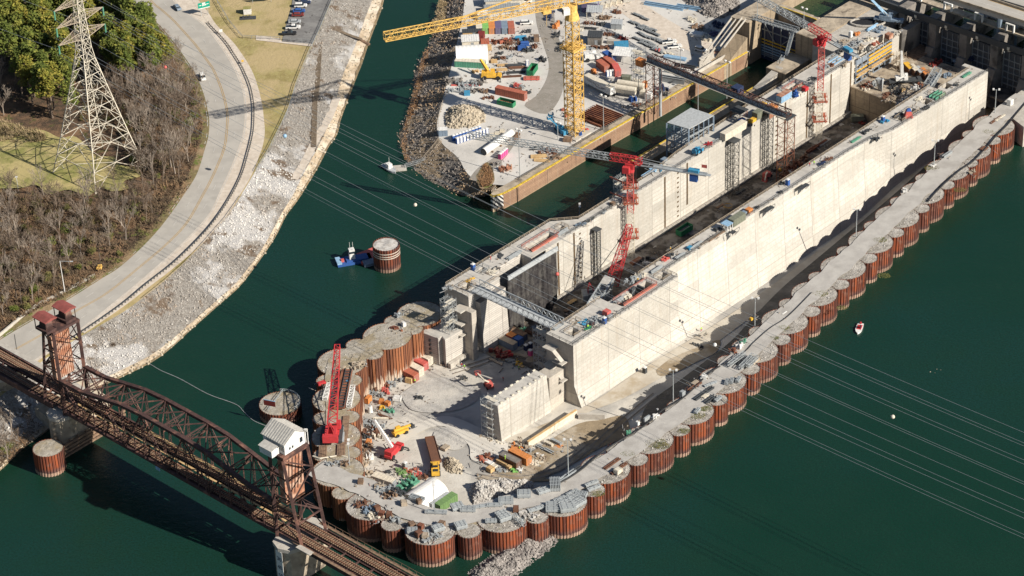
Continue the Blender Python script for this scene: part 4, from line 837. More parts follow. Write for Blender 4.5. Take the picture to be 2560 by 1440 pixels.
for u0 in (UN-2.0, UF-4.2):
    mb = MB(); mb.hexa([V(u0-.4, -62.3, 46.6), V(u0-.4, -56.2, 46.6), V(u0+4.2, -56.2, 46.6), V(u0+4.2, -62.3, 46.6), V(u0-.4, -62.3, 46.8), V(u0-.4, -56.2, 46.8), V(u0+4.2, -56.2, 46.8), V(u0+4.2, -62.3, 46.8)])
    mb.hexa([V(u0-.4, -62.3, 46.8), V(u0-.4, -56.2, 46.8), V(u0+4.2, -56.2, 46.8), V(u0+4.2, -62.3, 46.8), V(u0+1.7, -62.3, 47.5), V(u0+1.7, -56.2, 47.5), V(u0+2.1, -56.2, 47.5), V(u0+2.1, -62.3, 47.5)])
    rf = build('machinery_roof', mb, 'roof_red', wt, world=True)
    mb = MB()
    for a in (.1, 3.7):
        for v in (-61.9, -56.6): mb.bar(V(u0+a, v, 42.4), V(u0+a, v, 46.6), .25)
    mb.tube(V(u0+.8, -59.2, 44.2), V(u0+3.2, -59.2, 44.2), 1.7, 14); mb.uv(u0, u0+3.8, -62, -56.5, 42.4, 43.2); build('sheave_frame', mb, 'bridge_rust', rf, world=True)
et = lift_tower('lift_tower', 'rusty lift bridge tower carrying the white control house', 37.2, 42.6, 47.4, 1)
mb = MB(); mb.uv(UN+1.2, UF-1.2, 39.0, 41.2, 24.5, 40.2); cw = build('counterweight', mb, 'bridge_orange', et, world=True)
mb = MB()
for k in range(5): mb.bar(V(UN+2+k*1.3, 41.3, 25+k), V(UN+3.5+k*1.3, 41.3, 39), .25)
build('strut', mb, 'bridge_rust', cw, world=True)
# white control house
h_ = thing('control_house', 'white gabled control house with grey metal roof on top of the lift tower', 'house', V(-114.5, 38, 42.4))
mb = MB(); u0, u1, v0, v1, ze, zr = -119.3, -111.0, 34.0, 42.6, 46.2, 48.8; um = (u0+u1)/2
mb.uv(u0, u1, v0, v1, 42.4, ze)
for v in (v0, v1): mb.add([V(u0, v, ze), V(u1, v, ze), V(um, v, zr)], [(0, 1, 2)])
build('wall', mb, 'white', h_, world=True)
mb = MB(); mb.uv(-122.4, u0, 35.6, 40.6, 42.2, 44.6); lt = build('lean_to', mb, 'white', h_, world=True)
def gable(par, u0, u1, v0, v1, ze, zr, m_='roofmetal', nm='roof', o=.45):
    um = (u0+u1)/2; mb = MB(); k = int((v1-v0+2*o)/.45)
    for s, (ua, ub) in enumerate(((u0-o, um), (u1+o, um))):
        for i in range(k):
            a = v0-o+(v1-v0+2*o)*i/k; b_ = v0-o+(v1-v0+2*o)*(i+1)/k; dz = .09 if i % 2 else 0
            mb.hexa([V(ua, a, ze-.25), V(ua, b_, ze-.25), V(ub, b_, zr), V(ub, a, zr), V(ua, a, ze-.12+dz), V(ua, b_, ze-.12+dz), V(ub, b_, zr+.13+dz), V(ub, a, zr+.13+dz)])
    return build(nm, mb, m_, par, world=True)
gable(h_, u0, u1, v0, v1, ze, zr)
mb = MB(); mb.hexa([V(-122.7, 35.4, 44.5), V(-122.7, 40.8, 44.5), V(u0, 40.8, 45.2), V(u0, 35.4, 45.2), V(-122.7, 35.4, 44.62), V(-122.7, 40.8, 44.62), V(u0, 40.8, 45.32), V(u0, 35.4, 45.32)]); build('roof', mb, 'roofmetal', lt, world=True)
for ua, ub, v, z0_, z1_ in ((-113.4, -112.4, 42.65, 43.6, 45.2), (-117.6, -117.1, 42.65, 43.4, 44.2), (-116.5, -116, 42.65, 43.4, 44.2)):
    mb = MB(); mb.uv(ua, ub, v, v+.04, z0_, z1_); build('window', mb, 'glass', h_, world=True)
mb = MB(); mb.uv(u0-.06, u0-.01, 41, 42, 43.4, 45); build('window', mb, 'glass', h_, world=True)
mb = MB(); mb.tube(V(-111.2, 43.6, 42.4), V(-111.2, 43.6, 47.5), .12, 5); mb.tube(V(-111.2, 43.6, 47.4), V(-111.7, 43, 47.4), .2, 5); solo('signal_mast', mb, 'white', 'short white lamp mast beside the control house', 'lamp post')
# piers
def pier(label, u0, u1, v0, v1, z1, nose=4):
    vm = (v0+v1)/2; pts = [V(u0, v0, 0), V(u0-nose*.7, v0+1.2, 0), V(u0-nose, vm, 0), V(u0-nose*.7, v1-1.2, 0), V(u0, v1, 0), V(u1, v1, 0), V(u1+nose*.7, v1-1.2, 0), V(u1+nose, vm, 0), V(u1+nose*.7, v0+1.2, 0), V(u1, v0, 0)]
    t = thing('bridge_pier', label, 'bridge pier', V((u0+u1)/2, vm, 0)); mb = MB(); mb.prism([tuple(p)[:2] for p in pts], -6, z1-1.2); build('shaft', mb, 'conc_old', t, world=True)
    c0 = V((u0+u1)/2, vm, 0); mb = MB(); mb.prism([tuple(c0+(p-c0)*1.04)[:2] for p in pts], z1-1.2, z1); build('cap', mb, 'conc', t, world=True); return t
pier('tall concrete bridge pier under the lift tower by the near bank', -120, -111, -63, -55, 12.2)
ep_ = pier('tall concrete bridge pier under the control house tower with a white depth gauge', -120, -111, 37, 46, 12.2)
gx = MB(); gx.hexa([V(-124.15, 40.2, 0), V(-124.15, 42.8, 0), V(-124.05, 42.8, 0), V(-124.05, 40.2, 0), V(-124.15, 40.2, 11), V(-124.15, 42.8, 11), V(-124.05, 42.8, 11), V(-124.05, 40.2, 11)])
gb = build('gauge_board', gx, 'white', ep_, world=True)
def text_mesh(txt, size, m_, parent, loc, rot, name='lettering'):
    cu = bpy.data.curves.new('lettering', 'FONT'); cu.body = txt; cu.size = size; cu.align_x = 'CENTER'; cu.align_y = 'CENTER'; cu.extrude = .01
    tmp = bpy.data.objects.new('tmp', cu); COL.objects.link(tmp); bpy.context.view_layer.update(); me = bpy.data.meshes.new_from_object(tmp); bpy.data.objects.remove(tmp, do_unlink=True)
    R4 = Matrix.Translation(loc) @ rot.to_4x4(); me.transform(R4); me.materials.clear(); me.materials.append(MATS[m_]); o = bpy.data.objects.new(name, me); COL.objects.link(o); o.parent = parent; return o
def face_rot(right, up):                  # rotation whose x=right, y=up
    r_ = Vector(right).normalized(); u_ = Vector(up).normalized(); return Matrix((r_, u_, r_.cross(u_))).transposed()
for k, tx in enumerate(('50', '40', '30')): text_mesh(tx, 1.9, 'navy', gb, V(-124.2, 41.5, 2.2+k*3.0)-ep_.location, face_rot(NV, (0, 0, 1)))
pier('dark concrete approach pier at the left edge under the bridge', -119, -112, -92, -87, 11.5, 2)
# approach spans
ap = thing('approach_span', 'rusty approach span with track running off the left edge', 'bridge', V(-115.5, -90, ZD))
mb = MB()
for u in (UN, -117, -114, UF): mb.bar(V(u, -150, ZD-1.1), V(u, -62, ZD-1.1), .4, 2.0)
for k in range(16): mb.bar(V(UN, -150+k*5.8, ZD-1), V(UF, -150+k*5.8, ZD-1), .3, .8)
build('girders', mb, 'bridge_rust', ap, world=True)
for u in (-118.1, -113.1): track(ap, u, -150, -56.5)
mb = MB(); mb.uv(-110.4, -108.4, -150, -60, ZD-.2, ZD+.1); build('walkway', mb, 'conc', ap, world=True)
ap = thing('approach_span', 'rusty approach span with two tracks running off the bottom edge', 'bridge', V(-115.5, 80, ZD))
mb = MB()
for u in (UN, -117, -114, UF): mb.bar(V(u, 47, ZD-1.1), V(u, 130, ZD-1.1), .4, 2.0)
for k in range(15): mb.bar(V(UN-1, 48+k*5.6, ZD-.5), V(UF+1, 48+k*5.6, ZD-.5), .3, .5)
build('girders', mb, 'bridge_rust', ap, world=True)
for u in (-118.1, -113.1): track(ap, u, 37.5, 130)
mb = MB(); mb.uv(UN-.9, UN, 44, 130, ZD-.1, ZD+.1); mb.uv(-110.2, -109.2, 44, 130, ZD-.1, ZD+.1)
for k in range(30): mb.bar(V(-109.2, 44+k*2.9, ZD), V(-109.2, 44+k*2.9, ZD+1.1), .09)
mb.bar(V(-109.2, 44, ZD+1.1), V(-109.2, 130, ZD+1.1), .08); build('walkway', mb, 'timber', ap, world=True)
mb = MB(); mb.uv(-122.4, -120.7, 47, 52.6, ZD-.1, ZD+.2); solo('platform', mb, 'conc', 'small grey platform hung on the side of the approach span', 'platform')
fe = thing('timber_fender', 'rusty timber fender wall in front of the left bridge pier', 'fender', V(-126, -57, 0)); mb = MB()
for z in (.3, 1.6, 2.9, 4.2): mb.bar(V(-131, -53.3, z), V(-100, -53.3, z), .5, .7)
for k in range(11): mb.bar(V(-131+k*3.1, -53.8, -3), V(-131+k*3.1, -53.8, 5), .4)
build('planking', mb, 'timber', fe, world=True)
mb = MB(); mb.hexa([V(-118, -75, -1), V(-118, -63.2, -1), V(-98, -63.2, -1), V(-98, -75, -1), V(-118, -75, 5.5), V(-118, -63.2, 3), V(-98, -63.2, 3.5), V(-98, -75, 6)])
sn = build('sandy_bank', mb, 'rock_tan'); tag(sn, kind='structure')
# isolated cells in the river
c1 = P(965, 611, 8.6); ic = cell(c1, 4.55, 'round rusty sheet pile cell filled with pale rubble standing alone in the river', zt=8.8, fill='rock_pale', rim=.3)
mb = MB()
for z in (7.1, 6.1, 5.3): mb.tube((0, 0, z), (0, 0, z+.35), 4.62, 40, cap=False)
build('tan_band', mb, 'shoulder', ic)
c2 = P(700, 1008, 4.2); ic2 = cell(c2, 6.6, 'low round cell with concrete top and railings standing alone beside the red crawler crane', zt=4.2, fill='fill_b')
mb = MB(); pts = [Vector((6.2*math.cos(a), 6.2*math.sin(a), 5.3)) for a in [R(-40+k*12) for k in range(12)]]; mb.path(pts, .09); mb.path([p-Vector((0, 0, .5)) for p in pts], .07)
for p in pts: mb.bar(p-Vector((0, 0, 1.1)), p, .1)
a, b_ = Vector((-3.4, -4.2, 5.3)), Vector((.6, 6.0, 5.3)); mb.bar(a, b_, .12); mb.bar(a-Vector((0, 0, .5)), b_-Vector((0, 0, .5)), .1)
for k in range(8): p = a.lerp(b_, k/7); mb.bar(p-Vector((0, 0, 1.1)), p, .1)
build('railing', mb, 'galv', ic2)
bn = thing('notice_board', 'dark red notice board on the rim of the lone low cell', 'sign', c2+Vector((-2.6, -6.1, 3.4)), R(-22)); mb = MB(); mb.box(0, 0, 0, 3.9, .12, 1.9); build('panel', mb, 'darkred', bn); mb = MB(); mb.box(0, 0, 1.9, 4.1, .16, .18); build('top_rail', mb, 'lightblue', bn)
c3 = P(120, 1120, 7.5); ic3 = cell(c3, 4.7, 'rusty sheet pile cell under the bridge at the left bank', zt=7.6, fill='fill_b')
# ================================================================ transmission tower
tt = thing('transmission_tower', 'tall pale steel lattice transmission tower standing on the mown clearing', 'pylon', LN(-11.5, -167.5, 8.3), AL)
H_ = [0, 7, 14.5, 21.5, 28, 34, 39.5, 44.5, 49, 52.5, 56, 59.5, 63, 66.5, 70]; 
def hw(z): return 11.6+(2.0-11.6)*(z/47.0)**.93 if z < 47 else 2.0-(z-47)*.045
mb = MB()
for z0_, z1_ in zip(H_, H_[1:]):
    c0 = [Vector((a*hw(z0_), b_*hw(z0_), z0_)) for a, b_ in ((-1, -1), (1, -1), (1, 1), (-1, 1))]; c1_ = [Vector((a*hw(z1_), b_*hw(z1_), z1_)) for a, b_ in ((-1, -1), (1, -1), (1, 1), (-1, 1))]
    k = .16 if z0_ < 40 else .13
    for i in range(4):
        j = (i+1) % 4; mb.bar(c0[i], c1_[i], .3 if z0_ < 40 else .22)
        if z0_ < 40:
            m0 = (c1_[i]+c1_[j])/2; mb.bar(c0[i], m0, k); mb.bar(c0[j], m0, k)
            for s in (i, j): q = c0[s].lerp(m0, .5); mb.bar(q, c0[s].lerp(c1_[s], .55), .12); mb.bar(q, c1_[s], .11)
        else: mb.bar(c0[i], c1_[j], k); mb.bar(c0[j], c1_[i], k)
        mb.bar(c1_[i], c1_[j], k)
    if z0_ < 30: mb.bar((c1_[0]+c1_[1])/2, (c1_[1]+c1_[2])/2, .16); mb.bar((c1_[2]+c1_[3])/2, (c1_[1]+c1_[2])/2, .12); mb.bar((c1_[0]+c1_[1])/2, (c1_[3]+c1_[0])/2, .16)
build('lattice_body', mb, 'cream', tt)
for z in (53, 59.5, 66):
    for s in (-1, 1):
        mb = MB(); tip = Vector((s*10.3, 0, z+.6)); w_ = hw(z)
        for dy in (-1, 1):
            a, b_ = Vector((s*w_, dy*w_, z)), Vector((s*w_, dy*w_, z+2.6)); mb.bar(a, tip, .2); mb.bar(b_, tip, .18)
            for k in range(1, 5): mb.bar(a.lerp(tip, k/5), b_.lerp(tip, k/5), .11); mb.bar(a.lerp(tip, k/5), b_.lerp(tip, (k-1)/5), .11)
        for k in range(0, 5): f = k/5; mb.bar(Vector((s*w_, -w_, z)).lerp(tip, f), Vector((s*w_, w_, z)).lerp(tip, f), .1); mb.bar(Vector((s*w_, -w_, z)).lerp(tip, f), Vector((s*w_, w_, z)).lerp(tip, f+.2), .1)
        build('cross_arm', mb, 'rail_tan', tt)
        mb = MB(); mb.tube(tip, tip-Vector((0, 0, 3.2)), .3, 6); build('insulator', mb, 'tealgreen', tt)
mat('wire', (.42,.44,.44), (.36,.38,.38), rough=.4, metal=.4)
def catenary(a, b_, sag, n=40): return [a.lerp(b_, i/n)-Vector((0, 0, 4*sag*(i/n)*(1-i/n))) for i in range(n+1)]
wn = 0
for z in (50.4, 56.9, 63.4):
    for s in (-1, 1):
        for dv in ((-.8, .8) if z < 60 else (0,)):
            a = LN(-11.5+s*10.3+dv, -168, 8.3+z); b_ = LN(-11.5+s*10.3+dv, 460, 8.3+z+2); wn += 1
            mb = MB(); mb.path(catenary(a, b_, 17+rnd.uniform(-1.5, 1.5), 40), .055, 4)
            solo('power_line', mb, 'wire', 'power line %s from the %s arm of the pylon across the river' % ('outer bundle' if dv < 0 else 'inner bundle' if dv > 0 else 'single wire', {50.4: 'lower', 56.9: 'middle', 63.4: 'upper'}[z]+(' riverward' if s > 0 else ' forest-side')), 'power line', 'power lines crossing the river')
for s in (-1, 1):
    mb = MB(); mb.path(catenary(LN(-11.5+s*2, -168, 78), LN(-11.5+s*2, 460, 80), 13, 40), .055, 4); solo('power_line', mb, 'wire', 'thin ground wire from the %s side of the pylon top' % ('riverward' if s > 0 else 'forest'), 'power line', 'power lines crossing the river')
    mb = MB(); mb.path(catenary(LN(-11.5+s*10, -168, 60), LN(-11.5+s*10, -330, 58), 3, 10), .07, 4); solo('power_line', mb, 'wire', 'power line leaving the pylon %s over the pine stand' % ('above' if s > 0 else 'behind'), 'power line', 'power lines crossing the river')
for px, py, z, m_, lab in ((1038, 512, 44, 'cream', 'pale round marker ball on a wire over the river'), (1393, 685, 42, 'redpink', 'red marker ball on a wire before the black curtain'), (413, 168, 40, 'redpink', 'red marker ball on a wire over the forest'), (1787, 862, 36, 'white', 'white marker ball on a wire over the wet floor'), (2232, 1042, 48, 'cream', 'pale marker ball on a wire over the lower right water')):
    c_ = P(px, py, z); mb = MB(); mb.ball((0, 0, 0), .62, 12); solo('marker_ball', mb, m_, lab, 'marker ball', smooth=True).location = c_
# ================================================================ tower cranes
def col_frame(mb, c_, w_, z0_, z1_, step, az=0, cw=.25, bw=.14, xb=True):
    cc, ss = math.cos(az), math.sin(az); pt = lambda a, b_, z: (c_[0]+(a*cc-b_*ss)*w_/2, c_[1]+(a*ss+b_*cc)*w_/2, z)
    n = max(1, round((z1_-z0_)/step)); Q = ((-1, -1), (1, -1), (1, 1), (-1, 1))
    for a, b_ in Q: mb.bar(pt(a, b_, z0_), pt(a, b_, z1_), cw)
    for i in range(n):
        za, zb = z0_+(z1_-z0_)*i/n, z0_+(z1_-z0_)*(i+1)/n
        for k in range(4):
            p, q = Q[k], Q[(k+1) % 4]; mb.bar(pt(*p, zb), pt(*q, zb), bw)
            if i % 2 or xb: mb.bar(pt(*p, za), pt(*q, zb), bw)
            if not i % 2 or xb == 2: mb.bar(pt(*q, za), pt(*p, zb), bw)
yc_o = P(1437, 334, 6); yc = thing('tower_crane', 'huge yellow tower crane standing in the yard beside the quay', 'tower crane', yc_o)
J0, J1 = yc_o, P(961, 93, 59); ja = math.atan2((J1-J0).y, (J1-J0).x)
mb = MB(); mb.box(0, 0, -.3, 8.5, 8.5, .8, AL); build('footing', mb, 'conc', yc)
mb = MB(); col_frame(mb, (0, 0), 4.9, 0, 37.5, 2.9, AL, .32, .13, 2); build('lower_mast', mb, 'craneyellow', yc)
mb = MB(); col_frame(mb, (0, 0), 3.4, 0, 46, 2.9, AL, .32, .15, True); build('mast', mb, 'craneyellow', yc)
mb = MB(); mb.tube((0, 0, 46), (0, 0, 49.6), 2.6, 12, 1.7); mb.tube((0, 0, 49.6), (0, 0, 51.5), 1.9, 12); build('slewing_ring', mb, 'craneyellow', yc)
mb = MB(); jd = Vector((math.cos(ja), math.sin(ja), 0)); jn = Vector((-jd.y, jd.x, 0)); L1 = (J1-yc_o).xy.length
mb.truss(jd*2+Vector((0, 0, 51.8)), jd*L1+Vector((0, 0, 51.8)), jn*1.15, Vector((0, 0, 2.7)), 30, .26, .13); mb.bar(jd*2+jn*.4+Vector((0, 0, 52)), jd*L1+jn*.4+Vector((0, 0, 52)), .2); build('jib', mb, 'craneyellow', yc)
mb = MB(); mb.truss(-jd*2+Vector((0, 0, 51.8)), -jd*24+Vector((0, 0, 51.8)), jn*1.2, Vector((0, 0, 1.6)), 8, .3, .16); build('counter_jib', mb, 'craneyellow', yc)
mb = MB(); mb.box(-jd.x*21, -jd.y*21, 49.0, 4.5, 3, 3.6, ja); build('counterweight', mb, 'conc', yc)
mb = MB(); top = Vector((0, 0, 62))
for s in (-1, 1): mb.bar(jn*1.2*s+jd*1.4+Vector((0, 0, 51.5)), top, .4); mb.bar(jn*1.2*s-jd*1.4+Vector((0, 0, 51.5)), top, .4)
build('tower_head', mb, 'craneyellow', yc)
mb = MB(); mb.bar(top, jd*(L1*.62)+Vector((0, 0, 54.5)), .3); mb.bar(top+jn*.5, jd*(L1*.62)+jn*.5+Vector((0, 0, 54.5)), .2); mb.bar(top, jd*(L1*.3)+Vector((0, 0, 54.5)), .25); mb.bar(top, -jd*22+Vector((0, 0, 53.4)), .25); build('tie_bar', mb, 'craneyellow', yc)
mb = MB(); mb.box(jd.x*3+jn.x*2.2, jd.y*3+jn.y*2.2, 49.3, 2.4, 1.8, 2.4, ja); cb = build('cab', mb, 'white', yc); mb = MB(); mb.box(jd.x*4.25+jn.x*2.2, jd.y*4.25+jn.y*2.2, 50.0, .1, 1.5, 1.4, ja); build('window', mb, 'glass', cb)
mb = MB(); mb.box(jd.x*9.5, jd.y*9.5, 50.2, 3, 2.4, 1.5, ja); mb.bar(jd*9.5+Vector((0, 0, 50)), jd*9.5+Vector((0, 0, 45)), .12); build('trolley', mb, 'craneyellow', yc)
mb = MB(); mb.box(0, 0, 34.6, 6.4, 6.4, .3, AL); col_frame(mb, (0, 0), 6.4, 33.4, 35.8, 1.2, AL, .15, .12); build('work_platform', mb, 'craneyellow', yc)
def red_crane(label, base, zt_, jtip, ctip, collars, jlen_k=1.0):
    o = P(*base, -4); t = thing('tower_crane', label, 'tower crane', o); o4 = Vector((0, 0, 0)); H = zt_+4
    A_, C_ = P(*jtip, zt_+1), P(*ctip, zt_+1); d = A_-C_; az = math.atan2(d.y, d.x); jd = Vector((math.cos(az), math.sin(az), 0)); jn = Vector((-jd.y, jd.x, 0))
    LJ = (A_-Vector((o.x, o.y, zt_+1))).length*jlen_k; LC = (C_-Vector((o.x, o.y, zt_+1))).length
    mb = MB(); mb.box(0, 0, -.4, 6.5, 6.5, .9, AL); build('footing', mb, 'conc', t)
    mb = MB(); col_frame(mb, (0, 0), 2.1, 0, H*.5, 1.7, AL+.6, .2, .1, True); build('lower_mast', mb, 'cream', t)
    mb = MB(); col_frame(mb, (0, 0), 2.1, H*.5, H-3, 1.7, AL+.6, .21, .1, True); build('upper_mast', mb, 'redpink', t)
    for z in collars:
        mb = MB()
        for s in (-1, 1):
            mb.bar((s*1.9, -2.6, z), (s*1.9, 2.6, z), .45, .5); mb.bar((-2.6, s*1.9, z), (2.6, s*1.9, z), .45, .5)
            mb.bar((s*2.6, -2.6, z+1.1), (s*2.6, 2.6, z+1.1), .12); mb.bar((-2.6, s*2.6, z+1.1), (2.6, s*2.6, z+1.1), .12)
        mb.bar((0, 0, z), (-NV*9)+Vector((0, 0, z)), .4) if z > 20 else None
        mb.box(1.6, 1.6, z, 1.3, 1, 1.3); build('tie_collar', mb, 'brick', t)
    mb = MB(); mb.tube((0, 0, H-3), (0, 0, H-1.6), 1.5, 12); mb.box(0, 0, H-1.6, 2.8, 2.4, 1.8, az); build('slewing_unit', mb, 'red', t)
    mb = MB(); mb.box(jd.x*.8+jn.x*1.9, jd.y*.8+jn.y*1.9, H-2.8, 2.3, 1.4, 2.3, az); cb = build('cab', mb, 'red', t); mb = MB(); mb.box(jd.x*2+jn.x*1.9, jd.y*2+jn.y*1.9, H-2.2, .08, 1.2, 1.3, az); build('window', mb, 'glass', cb)
    zj = H+.3; mb = MB(); mb.truss(-jd*2+Vector((0, 0, zj)), jd*7+Vector((0, 0, zj)), jn*.8, Vector((0, 0, 2.3)), 5, .2, .11); mb.truss(-jd*2+Vector((0, 0, zj)), -jd*4+Vector((0, 0, zj)), jn*.9, Vector((0, 0, 2.0)), 1, .26, .15); build('jib_root', mb, 'red', t)
    mb = MB(); mb.truss(jd*7+Vector((0, 0, zj)), jd*LJ+Vector((0, 0, zj)), jn*.8, Vector((0, 0, 1.9)), int(LJ/2.2), .19, .11); build('jib', mb, 'galv', t)
    mb = MB()
    for s in (-1, 1): mb.bar(-jd*4+jn*.9*s+Vector((0, 0, zj)), -jd*LC+jn*.9*s+Vector((0, 0, zj)), .22, .45); mb.bar(-jd*3+jn*.7*s+Vector((0, 0, zj+2)), -jd*(LC*.85)+jn*.8*s+Vector((0, 0, zj+.4)), .12)
    for k in range(10): q = 4+(LC-4)*k/9; mb.bar(-jd*q-jn*.9+Vector((0, 0, zj)), -jd*q+jn*.9+Vector((0, 0, zj)), .12)
    mb.box(-jd.x*(LC*.6+2), -jd.y*(LC*.6+2), zj-.1, LC*.75, 1.4, .08, az); build('counter_jib', mb, 'galv', t)
    mb = MB(); mb.box(-jd.x*(LC-4.5), -jd.y*(LC-4.5), zj-3.1, 2.6, 1.6, 3.3, az); build('counterweight', mb, 'blue', t)
    mb = MB(); mb.box(-jd.x*(LC-4.5), -jd.y*(LC-4.5), zj+.3, 3.6, 1.7, 1.0, az); build('winch', mb, 'sky', t)
    mb = MB(); mb.bar(-jd*LC+Vector((0, 0, zj)), -jd*LC+Vector((0, 0, zj+4.4)), .08); fp = build('flag_pole', mb, 'galv', t); return t, fp, jd, jn, LC, zj
t1, fp, jd_, jn_, LC, zj = red_crane('red and white tower crane in front with jib reaching over the yard tip', (1578, 648), 33.5, (1171, 337), (1768, 431), (9.5, 23, 29))
mb = MB(); q = -jd_*(LC+.05)+Vector((0, 0, zj+3)); mb.bar(q, q+jd_*1.9, .06, 1.2); build('flag', mb, 'redpink', fp)
t2, *_ = red_crane('red and white tower crane at the upstream end beside the sill block', (2047, 352), 38.0, (1850, -62), (2172, 118), (9, 17))
# ================================================================ crawler cranes
def crawler(label, loc, az, foot, tip, up=('red', 'red'), w0=2.6):
    t = thing('crawler_crane', label, 'crane', loc, az); inv = lambda p: Matrix.Rotation(-az, 3, 'Z') @ (Vector(p)-loc)
    for s in (-1, 1):
        mb = MB(); pr_ = [(-4.2, .2), (-3.8, 0), (3.8, 0), (4.2, .2), (4.2, 1.1), (3.8, 1.3), (-3.8, 1.3), (-4.2, 1.1)]
        vs = [(x, s*2.8-.55, z) for x, z in pr_]+[(x, s*2.8+.55, z) for x, z in pr_]; mb.add(vs, [tuple(range(8)), tuple(range(15, 7, -1))]+[(i, (i+1) % 8, (i+1) % 8+8, i+8) for i in range(8)]); tr = build('track', mb, 'steel_dark', t)
        mb = MB()
        for k in range(6): mb.tube((-3.3+k*1.3, s*2.8+s*.56, .6), (-3.3+k*1.3, s*2.8+s*.66, .6), .45, 10)
        build('wheel', mb, 'steel_grey', tr)
    mb = MB(); mb.box(0, 0, .6, 3, 4.6, .9); build('carbody', mb, up[0], t)
    mb = MB(); mb.box(-1.2, 0, 1.6, 7.6, 3.4, .9); mb.box(-2.4, 1.25, 2.5, 4.8, .8, 1.4); mb.box(-2.4, -1.25, 2.5, 4.8, .8, 1.4); build('upper_body', mb, up[0], t)
    mb = MB(); mb.box(2.0, -2.2, 1.8, 2.2, 1.2, 2.2, 0, .85); cb = build('cab', mb, up[0], t); mb = MB(); mb.box(3.05, -2.2, 2.5, .06, .95, 1.2); build('window', mb, 'glass', cb)
    mb = MB()
    for s in (-1, 1):
        mb.box(-5.0, s*1.15, 1.6, 1.7, 2.3, 2.2)
    build('counterweight', mb, up[0], t)
    mb = MB(); a, b_ = inv(foot), inv(tip); d = (b_-a).normalized(); sw = Vector((0, 1, 0)); hv = sw.cross(d); hv = hv if hv.z > 0 else -hv; n = int((b_-a).length/2.0)
    mb.truss(a, b_, sw*w0/2, hv*w0*.8, n, .24, .12, taper=.55); build('boom', mb, up[1], t)
    mb = MB(); g = Vector((-3.5, 0, 7.5)); mb.bar((-1, 1.2, 2.5), g, .2); mb.bar((-1, -1.2, 2.5), g, .2); mb.bar((-4.2, 1.2, 3), g, .16); mb.bar((-4.2, -1.2, 3), g, .16); build('gantry', mb, up[1], t)
    mb = MB(); mb.bar(g, b_+hv*.8, .09); mb.bar(g+Vector((0, .5, 0)), b_+hv*.8, .09); build('pendant', mb, 'steel_dark', t); return t
loc = P(830, 1090, 8.2); az = math.atan2((P(843, 870, 17)-loc).y, (P(843, 870, 17)-loc).x)
crawler('red crawler crane lying its long lattice boom over the left cofferdam cells', loc, az, P(831, 1072, 10.6), P(844, 868, 17.5), w0=2.9)
loc = P(1500, 752, -3.7); az = math.atan2((P(1582, 566, 24)-loc).y, (P(1582, 566, 24)-loc).x)
crawler('crawler crane in the chamber with raised red lattice boom', loc, az, P(1543, 708, 2.0), P(1581, 566, 24), ('steel_grey', 'red'), w0=4.2)
gy = thing('launching_frame', 'silvery steel frame machine leaning against the river wall inside the chamber', 'machine', P(1502, 745, 0)); mb = MB(); a, b_ = P(1478, 778, 9), P(1524, 706, 12)
mb.truss(a, b_, NV*1.7, Vector((0, 0, 2.0)), 7, .4, .22); build('frame', mb, 'galv', gy, world=True)
mb = MB(); mb.bar(a+Vector((0, 0, 1)), a.lerp(b_, .35)+Vector((0, 0, 1)), 3.0, 1.8); mb.bar(a.lerp(b_, .75)+Vector((0, 0, 1.8)), b_+Vector((0, 0, 1.8)), 3.6, .7); build('housing', mb, 'roofmetal', gy, world=True)
mb = MB(); 
for f in (.1, .5, .9):
    p = a.lerp(b_, f)
    for s in (-1, 1): mb.bar(p+NV*1.6*s, Vector((p.x, p.y, -4))+NV*2*s, .4)
build('leg', mb, 'steel_grey', gy, world=True)
# ================================================================ trees
mat('pine_a', (.215,.205,.035), (.11,.13,.025), sc=.5, rough=.8, c3=(.29,.24,.05), sc3=.35, lo=.5, hi=.62, spec=.15)
mat('pine_b', (.14,.17,.035), (.07,.095,.022), sc=.5, rough=.8, c3=(.21,.21,.045), sc3=.35, lo=.5, hi=.62, spec=.15)
mat('bark', (.20,.155,.12), (.12,.09,.07), sc=1.2, rough=.95)
mat('twig_a', (.215,.165,.125), (.14,.105,.08), sc=.4, rough=.95); mat('twig_b', (.33,.28,.23), (.23,.185,.15), sc=.4, rough=.95); mat('twig_c', (.20,.13,.085), (.13,.085,.055), sc=.4, rough=.95)
mat('brushmat', (.16,.115,.07), (.09,.065,.042), sc=.35, rough=.95, c3=(.22,.14,.08), sc3=.2, c4=(.13,.14,.035), sc4=.12, lo4=.56, hi4=.64)
mat('olive_leaf', (.13,.115,.045), (.20,.15,.07), sc=.6, rough=.9); mat('brush_tan', (.38,.29,.17), (.24,.18,.10), sc=.5, rough=.95); mat('ivy', (.10,.115,.03), (.17,.145,.05), sc=.6, rough=.9); mat('bush_orange', (.34,.19,.09), (.20,.12,.07), sc=.6, rough=.95)
def leafquads(mb, c_, r, n, s, r_):
    for _ in range(n):
        while True:
            d = Vector((r_.uniform(-1, 1), r_.uniform(-1, 1), r_.uniform(-1, 1)))
            if .2 < d.length < 1: break
        d = d.normalized()*(r*r_.uniform(.6, 1.0)); d.z *= .72; p = Vector(c_)+d
        a = Vector((r_.uniform(-1, 1), r_.uniform(-1, 1), r_.uniform(-.5, .5))).normalized()*s*r_.uniform(.6, 1.2); b_ = a.cross(Vector((r_.uniform(-.6, .6), r_.uniform(-.6, .6), 1))).normalized()*s*r_.uniform(.35, .8)
        mb.add([p-a, p+b_*.8, p+a, p-b_], [(0, 1, 2, 3)])
